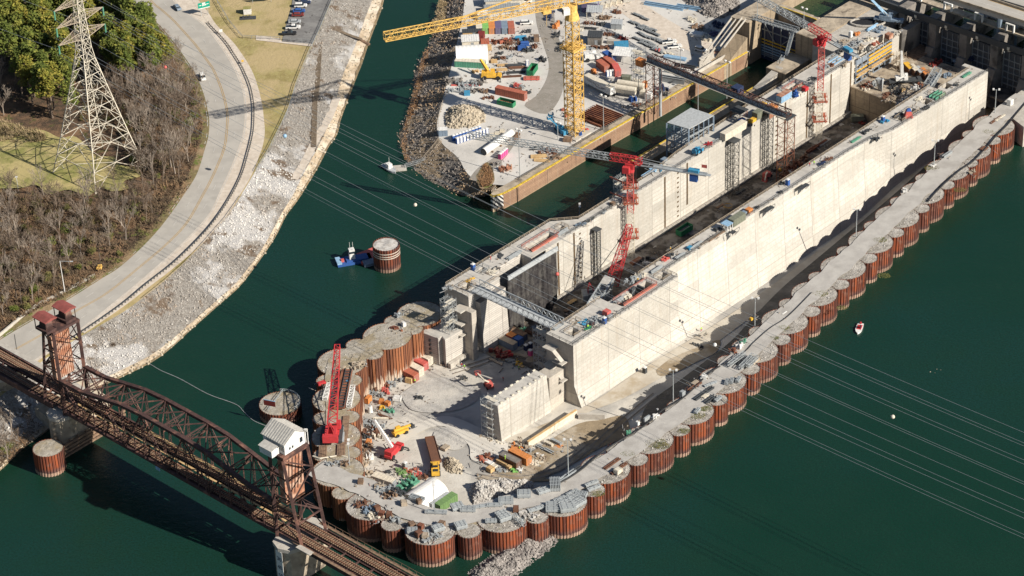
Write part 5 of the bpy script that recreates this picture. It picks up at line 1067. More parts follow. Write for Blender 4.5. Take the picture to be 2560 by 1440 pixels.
def pine(seed, m_):
    r_ = random.Random(seed); t = thing('pine_tree', 'pine', 'tree'); mb = MB(); h = 15.5; lx, ly = r_.uniform(-.8, .8), r_.uniform(-.8, .8)
    mb.tube((0, 0, -.3), (lx*.5, ly*.5, h*.55), .30, 7, .2, False); mb.tube((lx*.5, ly*.5, h*.55), (lx, ly, h*.97), .2, 6, .06, False)
    for k in range(10): z = h*(.5+.04*k); a = k*2.4; mb.tube((lx*z/h, ly*z/h, z), (lx+2.6*math.cos(a), ly+2.6*math.sin(a), z+1.2), .09, 4, .03, False)
    build('trunk', mb, 'bark', t); mb = MB()
    for k in range(17):
        f = k/16; z = h*(.52+.46*f)+r_.uniform(-.5, .5); a = k*2.4+r_.uniform(-.5, .5); q = (3.0*(1-f*.72))*r_.uniform(.5, 1.05); leafquads(mb, (lx+q*math.cos(a), ly+q*math.sin(a), z), r_.uniform(1.3, 1.9), 84, .46, r_)
    build('crown', mb, m_, t); return t
def bare(seed, m_, h=11.0, spread=1.0):
    r_ = random.Random(seed); t = thing('bare_tree', 'bare', 'tree'); tr = MB(); cr_ = MB()
    def grow(p, d, L, rad, lev):
        q = p+d*L; (tr if lev < 1 else cr_).tube(p, q, rad, 4 if lev < 2 else 3, rad*.62, False)
        if lev >= 5: return
        for _ in range((3, 3, 3, 2, 2)[lev]+(r_.random() < .4)):
            nd = (d+Vector((r_.uniform(-1, 1), r_.uniform(-1, 1), r_.uniform(-.25, .8)))*(.55+.08*lev)*spread).normalized(); f = r_.uniform(.55, 1.0); grow(p.lerp(q, f), nd, L*r_.uniform(.55, .8), max(.032, rad*.58), lev+1)
    grow(Vector((0, 0, -.3)), Vector((r_.uniform(-.08, .08), r_.uniform(-.08, .08), 1)).normalized(), h*.42, h*.019, 0)
    build('trunk', tr, 'twig_b' if m_ == 'twig_b' else 'bark', t); build('crown', cr_, m_, t); return t
PINES = [pine(11+k, 'pine_a' if k % 2 else 'pine_b') for k in range(5)]
BARES = [bare(31+k, ('twig_a', 'twig_b', 'twig_a', 'twig_c', 'twig_a', 'twig_b')[k], (10.5, 12, 9.5, 9, 11, 13)[k], (1, .9, 1.1, 1.2, .9, .8)[k]) for k in range(6)]
def inpoly(x, y, pg):
    c_ = False; n = len(pg)
    for i in range(n):
        (x0, y0), (x1, y1) = pg[i], pg[(i+1) % n]
        if (y0 > y) != (y1 > y) and x < (x1-x0)*(y-y0)/(y1-y0)+x0: c_ = not c_
    return c_
used = {}
def plant(protos, poly, n, dmin, smin, smax, label, group, seed, zg=8.2, cat='tree'):
    r_ = random.Random(seed); pts = []; xs = [p[0] for p in poly]; ys = [p[1] for p in poly]; tries = 0
    while len(pts) < n and tries < 9000:
        tries += 1; x, y = r_.uniform(min(xs), max(xs)), r_.uniform(min(ys), max(ys))
        if not inpoly(x, y, poly): continue
        p = P(x, y, zg)
        if all((p-q).length > dmin for q in pts): pts.append(p)
    pts.sort(key=lambda p: p.y)
    for p in pts:
        k = r_.randrange(len(protos)); s = protos[k]; sc_ = r_.uniform(smin, smax); rz = r_.uniform(0, 6.28)
        if s.name not in used: used[s.name] = 1; o = s; o.location = p; o.rotation_euler = (0, 0, rz); o.scale = (sc_, sc_, sc_*r_.uniform(.9, 1.1)); o['label'] = label; o['group'] = group
        else: dup(s, p, rz, label, group, (sc_, sc_, sc_*r_.uniform(.9, 1.1)))
plant(PINES, [(-60,60),(0,40),(60,0),(200,-20),(310,0),(345,60),(300,80),(230,70),(190,110),(170,180),(180,260),(190,300),(120,310),(60,250),(20,180),(-60,140)], 96, 3.0, 1.1, 1.45, 'dense green pine of the stand left of the road', 'pines of the dense stand', 5)
plant(PINES, [(262,190),(300,150),(350,130),(400,150),(425,190),(405,215),(345,225),(300,235)], 24, 2.8, .95, 1.25, 'green pine among bare trees near the road bend', 'pines near the road bend', 6)
plant(PINES[:3], [(90,40),(180,20),(300,40),(390,105),(385,140),(300,150),(220,160)], 36, 3.0, 1.0, 1.3, 'yellow-green pine at the edge of the stand by the road', 'pines at the stand edge', 7)
plant(BARES, [(-40,60),(40,150),(80,280),(60,300),(-40,310)], 10, 4.5, .8, 1.1, 'bare dark tree in the shade at the left edge', 'bare trees at the left edge', 8)
plant(BARES, [(280,250),(380,220),(440,200),(478,215),(497,265),(500,330),(470,420),(430,470),(390,500),(350,470),(345,420),(310,340)], 78, 3.2, .85, 1.3, 'leafless grey-brown tree between pylon and road', 'bare trees between pylon and road', 9)
plant(BARES, [(-60,520),(60,500),(180,500),(300,495),(400,500),(375,550),(310,605),(240,665),(150,712),(60,770),(-60,830)], 98, 3.6, .8, 1.25, 'leafless grey-brown tree of the wood beside the road', 'bare trees of the roadside wood', 10)
plant(BARES, [(395,75),(430,110),(470,165),(480,200),(450,190),(410,130)], 8, 3.0, .6, .85, 'small bare tree on the verge at the road bend', 'bare trees on the verge', 12)
for px, py, sc_, k, lab in ((20, 1150, .95, 1, 'pale bare tree at the lower left shore below the bridge'), (1, 1110, .8, 4, 'dark bare tree in the bridge shadow at the left edge'), (110, 490, 1.0, 5, 'lone bare tree in front of the mown clearing'), (290, 465, .8, 0, 'bare tree at the foot of the pylon')):
    dup(BARES[k], P(px, py, 8.2 if py < 600 else 2.0), rnd.uniform(0, 6), lab, None, sc_)
# brush carpet, vines, shrubs
def brush(poly, n, s, h, m_, name, label, zg=8.2, seed=1, kind='stuff'):
    r_ = random.Random(seed); mb = MB(); xs = [p[0] for p in poly]; ys = [p[1] for p in poly]; k = 0
    while k < n:
        x, y = r_.uniform(min(xs), max(xs)), r_.uniform(min(ys), max(ys))
        if not inpoly(x, y, poly): continue
        p = P(x, y, zg); dn = pnoise(p*.09)
        if dn < -.25 and r_.random() < .7: continue
        k += 1; hh = h*r_.uniform(.3, 1)*(1+dn)
        for _ in range(3):
            a = r_.uniform(0, 6.28); d = Vector((math.cos(a), math.sin(a), 0))*s*r_.uniform(.5, 1.3); e = Vector((-d.y, d.x, 0))*r_.uniform(.08, .2); q = p+Vector((0, 0, hh*r_.uniform(.3, 1)))
            mb.add([p-e, p+e, q+d], [(0, 1, 2)])
    return solo(name, mb, m_, label, name.replace('_', ' '), kind=kind)
brush([(-60,470),(60,490),(300,480),(330,440),(300,330),(200,300),(230,200),(300,230),(440,170),(500,230),(515,300),(505,350),(470,470),(400,560),(300,660),(180,735),(60,790),(-60,850)], 12000, 1.0, 1.3, 'brushmat', 'undergrowth', 'brown leafless undergrowth covering the forest floor')
brush([(-60,305),(10,300),(60,315),(110,335),(120,352),(60,360),(-60,352)], 1500, .9, 2.4, 'brush_tan', 'scrub', 'tan scrub along the edge of the mown clearing', seed=2)
brush([(1195,440),(1213,410),(1230,424),(1233,450),(1222,466),(1203,468)], 900, .7, 1.3, 'bush_orange', 'scrub', 'orange-brown scrub on the yard tip beside the quay nose', 6.1, 3)
brush([(1100,0),(1120,8),(1110,60),(1090,78),(1080,60)], 700, .8, 1.2, 'brush_tan', 'reeds', 'tan brush on the upper island shore', 2.0, 4)
brush([(1060,130),(1075,125),(1050,260),(1012,370),(1030,410),(1012,400),(1000,360),(1015,300)], 1100, .6, .8, 'bush_orange', 'reeds', 'orange-brown brush along the island shoreline', 1.2, 5)
for i, (px, py, sz, m_, lab) in enumerate([(425,748,3.0,'twig_c','rust-brown bare bush in the middle of the riprap slope'), (455,716,1.5,'twig_a','small dark bush on the riprap below the guard rail'), (300,835,1.8,'twig_c','brown bush low on the riprap near the bridge tower'), (283,865,1.5,'twig_a','small brown bush next to the bridge tower riprap'), (585,592,1.7,'twig_c','small bush on the upper riprap near the road bend'), (545,640,1.4,'twig_c','little brown bush halfway up the pale riprap')]):
    r_ = random.Random(90+i); z = 3.5; c_ = P(px, py, z); mb = MB()
    for _ in range(260): a = r_.uniform(0, 6.28); e = r_.uniform(.15, 1.4); d = Vector((math.cos(a)*math.cos(e), math.sin(a)*math.cos(e), math.sin(e)))*sz*r_.uniform(.5, 1); s0 = Vector((r_.uniform(-.3, .3), r_.uniform(-.3, .3), 0)); mb.tube(s0, s0+d, .03, 3, .015, False)
    solo('bush', mb, m_, lab, 'bush').location = c_
SH = []
for q in range(3):
    t = thing('understory_shrub', 'x', 'shrub'); mb = MB(); r_ = random.Random(400+q)
    for k in range(6): leafquads(mb, (r_.uniform(-1.1, 1.1), r_.uniform(-1.1, 1.1), r_.uniform(.5, 2.0)), 1.1, 44, .3, r_)
    build('crown', mb, ('ivy', 'olive_leaf', 'pine_b')[q], t); mb = MB(); mb.tube((0, 0, -.2), (0, 0, 1.4), .08, 5); build('trunk', mb, 'bark', t); SH.append(t)
plant(SH, [(-60,500),(180,500),(400,500),(375,550),(310,605),(240,665),(150,712),(60,770),(-60,830)], 34, 4.5, .6, 1.3, 'evergreen shrub growing among the bare trees of the roadside wood', 'shrubs of the roadside wood', 61)
plant(SH, [(300,300),(440,220),(497,265),(500,330),(450,440),(350,470)], 16, 4.5, .6, 1.2, 'evergreen shrub among the bare trees between pylon and road', 'shrubs between pylon and road', 62)
for i, (px, py, sz, m_, lab) in enumerate([(32,675,2.4,'ivy','yellow-green ivy clump left of the street lamp'), (118,700,2.2,'ivy','green shrub just left of the street lamp'), (70,770,1.8,'ivy','green shrub at the left edge above the barrier wall'), (250,672,1.2,'craneyellow','small yellow shrub at the end of the barrier wall'), (90,520,3.0,'ivy','dark green shrub among bare trees below the clearing'), (300,638,1.4,'ivy','small green shrub on the road verge')]):
    r_ = random.Random(190+i); mb = MB()
    for k in range(7): leafquads(mb, (r_.uniform(-1, 1)*sz*.5, r_.uniform(-1, 1)*sz*.5, sz*r_.uniform(.3, .9)), sz*.55, 50, .3, r_)
    solo('shrub', mb, m_, lab, 'shrub').location = P(px, py, 8.2)
for q, (px, py) in enumerate(((8,1062),(30,1085),(48,1105),(12,1120),(38,1128),(-10,1150),(70,1075))): dup(BARES[q % 6], P(px, py, 2.5), q*1.3, 'bare tree added to darken the lower left shore below the bridge', 'bare trees added to darken the lower left shore', .62)  # cluster added to darken the bank where the bridge shade does not reach
brush([(-40,1040),(60,1035),(110,1070),(60,1120),(0,1170),(-60,1200)], 2200, .8, .9, 'brushmat', 'shore_scrub', 'dark scrub added in place of shade on the lower left shore', 2.4, 9)  # scrub added with those trees to deepen the dark of the bank
# grass tufts on the cell tops
mbt = MB(); r_ = random.Random(77)
for px, py, rad in ((1640,1108,3.5),(1710,1078,2.0),(1745,1040,2.4),(1960,820,2.2),(1935,845,1.6),(2050,735,2.6),(2105,770,1.8),(2200,600,2.4),(1570,1135,2.2),(1655,1115,2.5),(2330,420,2.6),(2210,690,2.2),(2400,475,2.2),(1495,1235,2.0),(1765,1022,2.0),(2470,330,2),(1630,660,.1)):
    c_ = P(px, py, 8.05)
    for _ in range(int(90*rad)):
        a = r_.uniform(0, 6.28); q = rad*math.sqrt(r_.random()); p = c_+Vector((q*math.cos(a), q*math.sin(a)*.7, 0)); d = Vector((r_.uniform(-.3, .3), r_.uniform(-.3, .3), r_.uniform(.1, .4))); e = Vector((.1, 0, 0)); mbt.add([p-e, p+e, p+d], [(0, 1, 2)])
solo('grass_tufts', mbt, 'ivy', 'green grass growing on the tops of the cofferdam cells', 'grass', kind='stuff')
# ================================================================ kinds of equipment (all modelled in local frame, x = forward)
def container(loc, az, l, col, label, w_=2.44, h=2.6, cat='container', group=None, name='shipping_container', roof=None):
    t = thing(name, label, cat, loc, az, group); mb = MB(); n = int(l/.45)
    for s in (-1, 1):
        for i in range(n): x = -l/2+l*(i+.5)/n; d = .05 if i % 2 else 0; mb.box(x, s*(w_/2-.06+d/2-.03), .15, l/n, .1+d, h-.3)
    mb.box(l/2-.08, 0, .15, .12, w_-.1, h-.3); mb.box(-l/2+.08, 0, .15, .12, w_-.1, h-.3); mb.box(0, 0, 0, l, w_, .16); build('body', mb, col, t)
    mb = MB(); mb.box(0, 0, h-.16, l, w_, .16)
    for k in range(int(l/1.2)): mb.box(-l/2+.6+k*1.2, 0, h, .35, w_-.25, .03)
    build('roof', mb, roof or col, t)
    mb = MB()
    for y in (-.8, -.3, .3, .8): mb.box(l/2+.01, y*w_/2.44, .2, .06, .07, h-.4)
    mb.box(l/2+.0, 0, .2, .05, .04, h-.4); build('door', mb, 'steel_grey', t); return t
def dumpster(loc, az, l, col, label, w_=2.4, h=1.7, fill='rust'):
    t = thing('open_dumpster', label, 'dumpster', loc, az); mb = MB()
    for s in (-1, 1):
        mb.box(0, s*w_/2, .1, l, .1, h)
        for k in range(int(l/.8)): mb.box(-l/2+.4+k*.8, s*(w_/2+.08), .1, .12, .1, h)
        mb.box(0, s*(w_/2+.05), h+.02, l, .2, .12)
    mb.box(-l/2, 0, .1, .1, w_, h); mb.box(l/2, 0, .1, .1, w_, h); mb.box(0, 0, 0, l, w_, .12); build('bin', mb, col, t)
    mb = MB(); rocks(mb, [(rnd.uniform(-l/2+.4, l/2-.4), rnd.uniform(-w_/2+.3, w_/2-.3), h*.4) for _ in range(60)], .2, .5); mb.box(0, 0, .12, l-.15, w_-.15, h*.35); build('scrap_fill', mb, fill, t); return t
def wheels(t, xs, ys, r, w_=.3, name='wheel'):
    for x in xs:
        for y in ys: mb = MB(); mb.tube((x, y-w_/2, r), (x, y+w_/2, r), r, 12); build(name, mb, 'black', t)
def car(loc, az, col, label, kind='car', group=None, cat='car', name='parked_car'):
    t = thing(name, label, cat, loc, az, group); pk = kind == 'pickup'; L_, w_ = (5.7, 1.95) if pk else (4.7, 1.82) if kind == 'car' else (4.9, 1.9); mb = MB(); hb_ = .55
    P8 = lambda x0, x1, z0_, z1_, i0, i1, yi: [(x0, -w_/2+.02, z0_), (x1, -w_/2+.02, z0_), (x1, w_/2-.02, z0_), (x0, w_/2-.02, z0_), (x0+i0, -w_/2+yi, z1_), (x1-i1, -w_/2+yi, z1_), (x1-i1, w_/2-yi, z1_), (x0+i0, w_/2-yi, z1_)]
    mb.hexa(P8(-L_/2, L_/2, .35, .7, 0, 0, 0)); mb.hexa(P8(-L_/2, L_/2, .7, .98, .05, .25, .06))
    if pk: mb.hexa(P8(-.6, 1.35, .98, 1.75, .1, .7, .2)); 
    else: mb.hexa(P8(-L_/2+.1 if kind == 'suv' else -L_/2+.6, 1.15, .98, 1.75 if kind == 'suv' else 1.42, .35, .75, .2))
    build('body', mb, col, t); mb = MB()
    if pk: mb.hexa(P8(-.62, 1.37, 1.02, 1.6, .14, .56, .11)); mb.box(-1.75, 0, .9, 1.9, 1.6, .1)
    else: mb.hexa(P8(-L_/2+.12 if kind == 'suv' else -L_/2+.62, 1.18, 1.0, 1.6 if kind == 'suv' else 1.3, .28, .6, .11))
    build('window', mb, 'glass', t); wheels(t, (-L_*.31, L_*.31), (-w_/2+.1, w_/2-.1), .34, .22)
    for s in (-1, 1): mb = MB(); mb.box(L_/2-.02, s*.65, .6, .08, .35, .18); build('headlight', mb, 'silver', t)
    return t
def person(loc, az, label, shirt='hivis', trousers='navy', hat='white'):
    t = thing('person', label, 'person', loc, az)
    def body(mb, lo, hi, pad):
        T = lambda p, q, a, b_: mb.tube(p, q, a+pad, 8, b_+pad)
        if lo == 'legs':
            for s, f in ((1, .08), (-1, -.08)): T((0, s*.09, .95), (f, s*.1, .5), .1, .075); T((f, s*.1, .5), (f-.05, s*.1, .08), .075, .05)
            T((0, 0, .82), (0, 0, 1.0), .16, .15)
        if lo == 'torso':
            T((0, 0, .95), (0, 0, 1.2), .15, .17); T((0, 0, 1.2), (0, 0, 1.45), .17, .12)
            for s in (1, -1): T((0, s*.17, 1.42), (.02, s*.26, 1.14), .06, .05); T((.02, s*.26, 1.14), (.14, s*.24, .92), .05, .04)
        if lo == 'head':
            T((0, 0, 1.44), (0, 0, 1.54), .05, .05); mb.ball((.01, 0, 1.64), .105, 8, 1.2); mb.box(.12, 0, 1.6, .04, .03, .05)
            for s in (1, -1):
                T((.14, s*.24, .92), (.17, s*.24, .82), .035, .02)
                for k in range(4): T((.17, s*.24+(k-1.5)*.018, .83), (.19, s*.24+(k-1.5)*.02, .76), .009, .007)
                T((.16, s*.21, .87), (.2, s*.19, .82), .01, .008); T((-.04, s*.1, .1), (.14, s*.1, .04), .05, .04)
    mb = MB(); body(mb, 'head', 0, 0); body(mb, 'legs', 0, -.02); body(mb, 'torso', 0, -.02); build('body', mb, 'skin', t)
    mb = MB(); body(mb, 'legs', 0, 0); build('trousers', mb, trousers, t); mb = MB(); body(mb, 'torso', 0, 0); build('vest', mb, shirt, t)
    mb = MB(); mb.ball((.01, 0, 1.7), .13, 8, .7); mb.box(.1, 0, 1.69, .16, .2, .02); build('helmet', mb, hat, t); return t
def toilet(loc, az, col, label, group=None, roof='white'):
    t = thing('portable_toilet', label, 'toilet', loc, az, group); mb = MB(); mb.box(0, 0, 0, 1.15, 1.15, 2.1, 0, .96); build('cabin', mb, col, t); mb = MB(); mb.box(0, 0, 2.1, 1.2, 1.2, .12); mb.box(0, 0, 2.22, .9, .9, .14, 0, .7); mb.tube((.4, .4, 2.2), (.4, .4, 2.6), .06, 5); build('roof', mb, roof, t)
    mb = MB(); mb.box(.585, 0, .12, .03, .8, 1.85); build('door', mb, roof if col == 'blue' else col, t); return t
def light_mast(loc, h, label, heads=2, az=0, group='light masts', m_='galv'):
    t = thing('light_mast', label, 'lamp post', loc, az, group); mb = MB(); mb.tube((0, 0, 0), (0, 0, h), .17, 7, .1); build('pole', mb, m_, t)
    mb = MB(); mb.bar((0, -1.1, h), (0, 1.1, h), .1); build('cross_bar', mb, m_, t)
    for s in ((-1, 1) if heads == 2 else (-1, 0, 1)): mb = MB(); mb.box(.15, s*1.0, h-.1, .75, .65, .45); build('lamp', mb, 'white', t)
    return t
def scaffold(loc, az, lx, ly, h, label, bay=2.0, lift=2.0, m_='galv'):
    t = thing('scaffold_tower', label, 'scaffold', loc, az); mb = MB(); nx, ny, nz = max(1, round(lx/bay)), max(1, round(ly/bay)), max(1, round(h/lift))
    X = [-lx/2+lx*i/nx for i in range(nx+1)]; Y = [-ly/2+ly*i/ny for i in range(ny+1)]
    for x in X:
        for y in Y: mb.bar((x, y, 0), (x, y, h+.9), .1)
    build('standard', mb, m_, t); mb = MB()
    for k in range(nz+1):
        z = h*k/nz
        for x in X: mb.bar((x, Y[0], z), (x, Y[-1], z), .08)
        for y in Y: mb.bar((X[0], y, z), (X[-1], y, z), .08)
        if k:
            for y in (Y[0], Y[-1]): mb.bar((X[0], y, z+.5), (X[-1], y, z+.5), .06)
    for k in range(nz):
        for y in (Y[0], Y[-1]): a, b_ = (X[0], X[-1]) if k % 2 else (X[-1], X[0]); mb.bar((a, y, h*k/nz), (b_, y, h*(k+1)/nz), .08)
        for x in (X[0], X[-1]): mb.bar((x, Y[0], h*k/nz), (x, Y[-1], h*(k+1)/nz), .08)
    build('ledger', mb, m_, t)
    for k in range(1, nz+1): mb = MB(); mb.box(0, (.25 if k % 2 else -.25)*ly, h*k/nz+.02, lx*.95, ly*.45, .05); build('plank', mb, 'cream', t)
    return t
def railing(pts, label, m_='rail_dark', step=2.6, h=1.1, name='railing'):
    o = pts[0]; t = thing(name, label, 'railing', o); mb = MB(); up_ = Vector((0, 0, h))
    for a, b_ in zip(pts, pts[1:]):
        for f in (1, .55): mb.bar(a+up_*f, b_+up_*f, .11 if f == 1 else .08)
    for a, b_ in zip(pts, pts[1:]):
        n = max(1, round((b_-a).length/step))
        for i in range(n+1): p = a.lerp(b_, i/n); mb.bar(p-Vector((0, 0, .6)), p+up_, .13)
    build('rail_frame', mb, m_, t, world=True); return t
def form_stack(loc, az, l, w_, h, label, group=None, m_='galv', m2='steel_grey', n=None):
    """bundle of ribbed steel form panels"""
    t = thing('form_panel_stack', label, 'form panels', loc, az, group); mb = MB(); n = n or max(3, int(w_/.42))
    mb.box(0, 0, .25, l*.98, w_*.96, h*.45)
    for x in (-l*.35, 0, l*.35): mb.box(x, 0, 0, .15, w_+.1, .26)
    build('panel', mb, m2, t); mb = MB()
    for i in range(n): y = -w_/2+w_*(i+.5)/n; mb.box(0, y, .15, l, w_/n*.5, h-.2+.1*(i % 2))
    for x in (-l*.35, 0, l*.35): mb.box(x, 0, h-.02, .12, w_+.05, .08)
    build('rib', mb, m_, t); return t
def pile_of(kind, loc, az, l, w_, h, m_, label, group=None, seed=0):
    r_ = random.Random(seed); mb = MB()
    if kind == 'pipes':
        rr = max(.1, h/6); rows_ = max(1, int(h/(rr*1.8)))
        for k in range(rows_):
            for i in range(max(1, int(w_/(rr*2))-k)): y = -w_/2+rr*(1+k)+i*rr*2; mb.tube((-l/2+r_.uniform(-.1, .1)*l, y, rr+k*rr*1.75), (l/2+r_.uniform(-.1, .1)*l, y, rr+k*rr*1.75), rr*.95, 7)
    if kind == 'beams':
        n = max(2, int(w_/1.05))
        for i in range(n): y = -w_/2+w_*(i+.5)/n; mb.box(r_.uniform(-.2, .2), y, 0, l, .38, .06); mb.box(r_.uniform(-.2, .2), y, .06, l, .07, h-.12); mb.box(0, y, h-.06, l, .38, .06)
    if kind == 'lumber':
        z = 0
        while z < h:
            for i in range(max(1, int(w_/.5))): mb.box(r_.uniform(-.1, .1), -w_/2+.25+i*.5, z, l*r_.uniform(.85, 1), .44, .14)
            z += .2
    if kind == 'junk':
        for k in range(int(7+l*w_*1.3)):
            x, y = r_.uniform(-l/2, l/2), r_.uniform(-w_/2, w_/2); q = r_.random()
            if q < .4: mb.box(x, y, 0, r_.uniform(.4, 1.4), r_.uniform(.3, .8), r_.uniform(.2, h), r_.uniform(0, 3))
            elif q < .75: a = r_.uniform(0, 3.1); d = Vector((math.cos(a), math.sin(a), r_.uniform(-.1, .25)))*r_.uniform(.6, 1.8); mb.bar(Vector((x, y, h*.4))-d*.6, Vector((x, y, h*.4))+d*.6, r_.uniform(.08, .22))
            else: mb.tube((x, y, 0), (x, y, r_.uniform(.4, h)), r_.uniform(.15, .4), 8)
    if kind == 'crate':
        mb.box(0, 0, .12, l, w_, h-.12)
        for s in (-1, 1): mb.box(0, s*w_/2*.8, 0, l, .15, .12); mb.box(s*l*.42, 0, .1, .1, w_+.06, h-.05); 
        mb.box(0, 0, h, l*.96, w_*.96, .05)
    o = solo({'pipes': 'pipe_bundle', 'beams': 'steel_beam_stack', 'lumber': 'lumber_stack', 'junk': 'scrap_heap', 'crate': 'wooden_crate'}[kind], mb, m_, label, {'pipes': 'pipes', 'beams': 'steel beams', 'lumber': 'lumber', 'junk': 'scrap', 'crate': 'crate'}[kind], group)
    o.location = loc; o.rotation_euler = (0, 0, az); return o
def mobile_crane(loc, az, foot_h, tip, label, col, boomcol, l=7.5, w_=2.7, bw=.9, outrig=True, cabcol=None):
    """wheeled crane; tip = world point of the boom head"""
    t = thing('mobile_crane', label, 'crane', loc, az); inv = lambda p: Matrix.Rotation(-az, 3, 'Z') @ (Vector(p)-Vector(loc))
    mb = MB(); mb.box(0, 0, .9, l, w_*.85, .8); mb.box(l/2-.8, 0, 1.5, 1.4, w_*.8, .5); build('chassis', mb, col, t); wheels(t, (-l*.33, l*.33) if l < 9 else (-l*.4, -l*.28, l*.25, l*.38), (-w_/2+.2, w_/2-.2), .8 if l < 9 else .6, .5)
    mb = MB(); mb.box(-1.2, 0, 1.7, 4.2, 2.1, 1.2); mb.box(-3.0, 0, 1.8, 1.2, 2.5, 1.3); build('upper_body', mb, cabcol or col, t)
    mb = MB(); mb.box(.4, 1.15, 1.8, 1.8, .9, 1.6, 0, .85); cb = build('cab', mb, cabcol or col, t); mb = MB(); mb.box(1.3, 1.15, 2.3, .1, .75, .9); mb.box(.4, 1.62, 2.3, 1.3, .06, .8); build('window', mb, 'glass', cb)
    a, b_ = Vector((-1.2, 0, foot_h)), inv(tip); mb = MB(); m1, m2 = a.lerp(b_, .45), a.lerp(b_, .78); mb.bar(a, m1, bw, bw*1.1); mb.bar(m1, m2, bw*.82, bw*.9); mb.bar(m2, b_, bw*.66, bw*.72); mb.bar(b_, b_-Vector((0, 0, .9)), bw*.6); build('boom', mb, boomcol, t)
    mb = MB(); mb.bar((.8, 0, 1.9), a.lerp(b_, .25), .3); build('ram', mb, 'silver', t)
    if outrig:
        for x in (-l*.42, l*.45):
            mb = MB(); mb.bar((x, -w_*1.05, .7), (x, w_*1.05, .7), .3)
            for s in (-1, 1): mb.bar((x, s*w_*1.05, 0), (x, s*w_*1.05, .8), .2); mb.box(x, s*w_*1.05, 0, .7, .7, .1)
            build('outrigger', mb, 'steel_dark', t)
    return t
def boom_lift(loc, az, mid, tip, label, col, boomcol='cream'):
    t = thing('boom_lift', label, 'lift', loc, az); mb = MB(); mb.box(0, 0, .5, 3.2, 2.0, .7); mb.box(-.3, 0, 1.2, 2.6, 1.9, .9); build('chassis', mb, col, t); wheels(t, (-1.1, 1.1), (-1.0, 1.0), .5, .35); inv = lambda p: Matrix.Rotation(-az, 3, 'Z') @ (Vector(p)-Vector(loc))
    a, m_, b_ = Vector((0, 0, 2)), inv(mid), inv(tip); mb = MB(); mb.bar(a, m_, .5); mb.bar(m_, b_, .38); build('boom', mb, boomcol, t)
    mb = MB(); mb.box(b_.x, b_.y, b_.z-.2, 1.0, 1.9, .12)
    for s in (-1, 1): mb.box(b_.x, b_.y+s*.92, b_.z-.1, 1.0, .06, 1.05); mb.box(b_.x+s*.47, b_.y, b_.z+.8, .06, 1.9, .08)
    build('basket', mb, col, t); return t
def semi_tank(loc, az, label, col='cream'):
    t = thing('hopper_trailer', label, 'trailer', loc, az); mb = MB(); mb.hexa([(-5, -.8, 1.6), (5, -.8, 1.6), (5, .8, 1.6), (-5, .8, 1.6), (-5, -1.2, 3.4), (5, -1.2, 3.4), (5, 1.2, 3.4), (-5, 1.2, 3.4)]); mb.tube((-5, 0, 3.3), (5, 0, 3.3), 1.15, 14); build('hopper', mb, col, t)
    mb = MB(); mb.box(0, 0, 1.1, 10, 1, .35)
    for k in range(3): mb.box(-3+k*3, 0, .9, 1.0, 1.0, .7, 0, 1.6)
    build('frame', mb, 'steel_grey', t); wheels(t, (-4.2, -3.0), (-1, 1), .5, .4); return t
def rubble(name, poly, z, h, n, m_, label, smin=.25, smax=1.3, seed=3, base=None):
    r_ = random.Random(seed); W = [P(x, y, z) for x, y in poly]; cx = sum(p.x for p in W)/len(W); cy = sum(p.y for p in W)/len(W); pg = [(p.x, p.y) for p in W]; xs = [p[0] for p in pg]; ys = [p[1] for p in pg]
    def edge(x, y):
        d = 1e9
        for (x0, y0), (x1, y1) in zip(pg, pg[1:]+pg[:1]):
            dx, dy = x1-x0, y1-y0; t_ = max(0, min(1, ((x-x0)*dx+(y-y0)*dy)/(dx*dx+dy*dy+1e-9))); d = min(d, math.hypot(x-x0-dx*t_, y-y0-dy*t_))
        return d
    dm = max(edge(x, y) for x, y in [(cx, cy)]); mb = MB(); pos = []; k = 0; H = lambda x, y: h*min(1, edge(x, y)/max(1.5, dm*.8))*(.75+.4*pnoise(Vector((x*.3, y*.3, seed))))
    while k < n:
        x, y = r_.uniform(min(xs), max(xs)), r_.uniform(min(ys), max(ys))
        if not inpoly(x, y, pg): continue
        k += 1; pos.append((x-cx, y-cy, H(x, y)))
    rocks(mb, pos, smin, smax, r_); g = 14
    for i in range(g):
        for j in range(g):
            q = [(min(xs)+(max(xs)-min(xs))*(i+a)/g, min(ys)+(max(ys)-min(ys))*(j+b_)/g) for a, b_ in ((0, 0), (1, 0), (1, 1), (0, 1))]
            if all(inpoly(x, y, pg) for x, y in q): mb.add([(x-cx, y-cy, max(0, H(x, y)-.15)) for x, y in q], [(0, 1, 2, 3)])
    o = solo(name, mb, m_, label, 'rock pile'); o.location = (cx, cy, z); return o
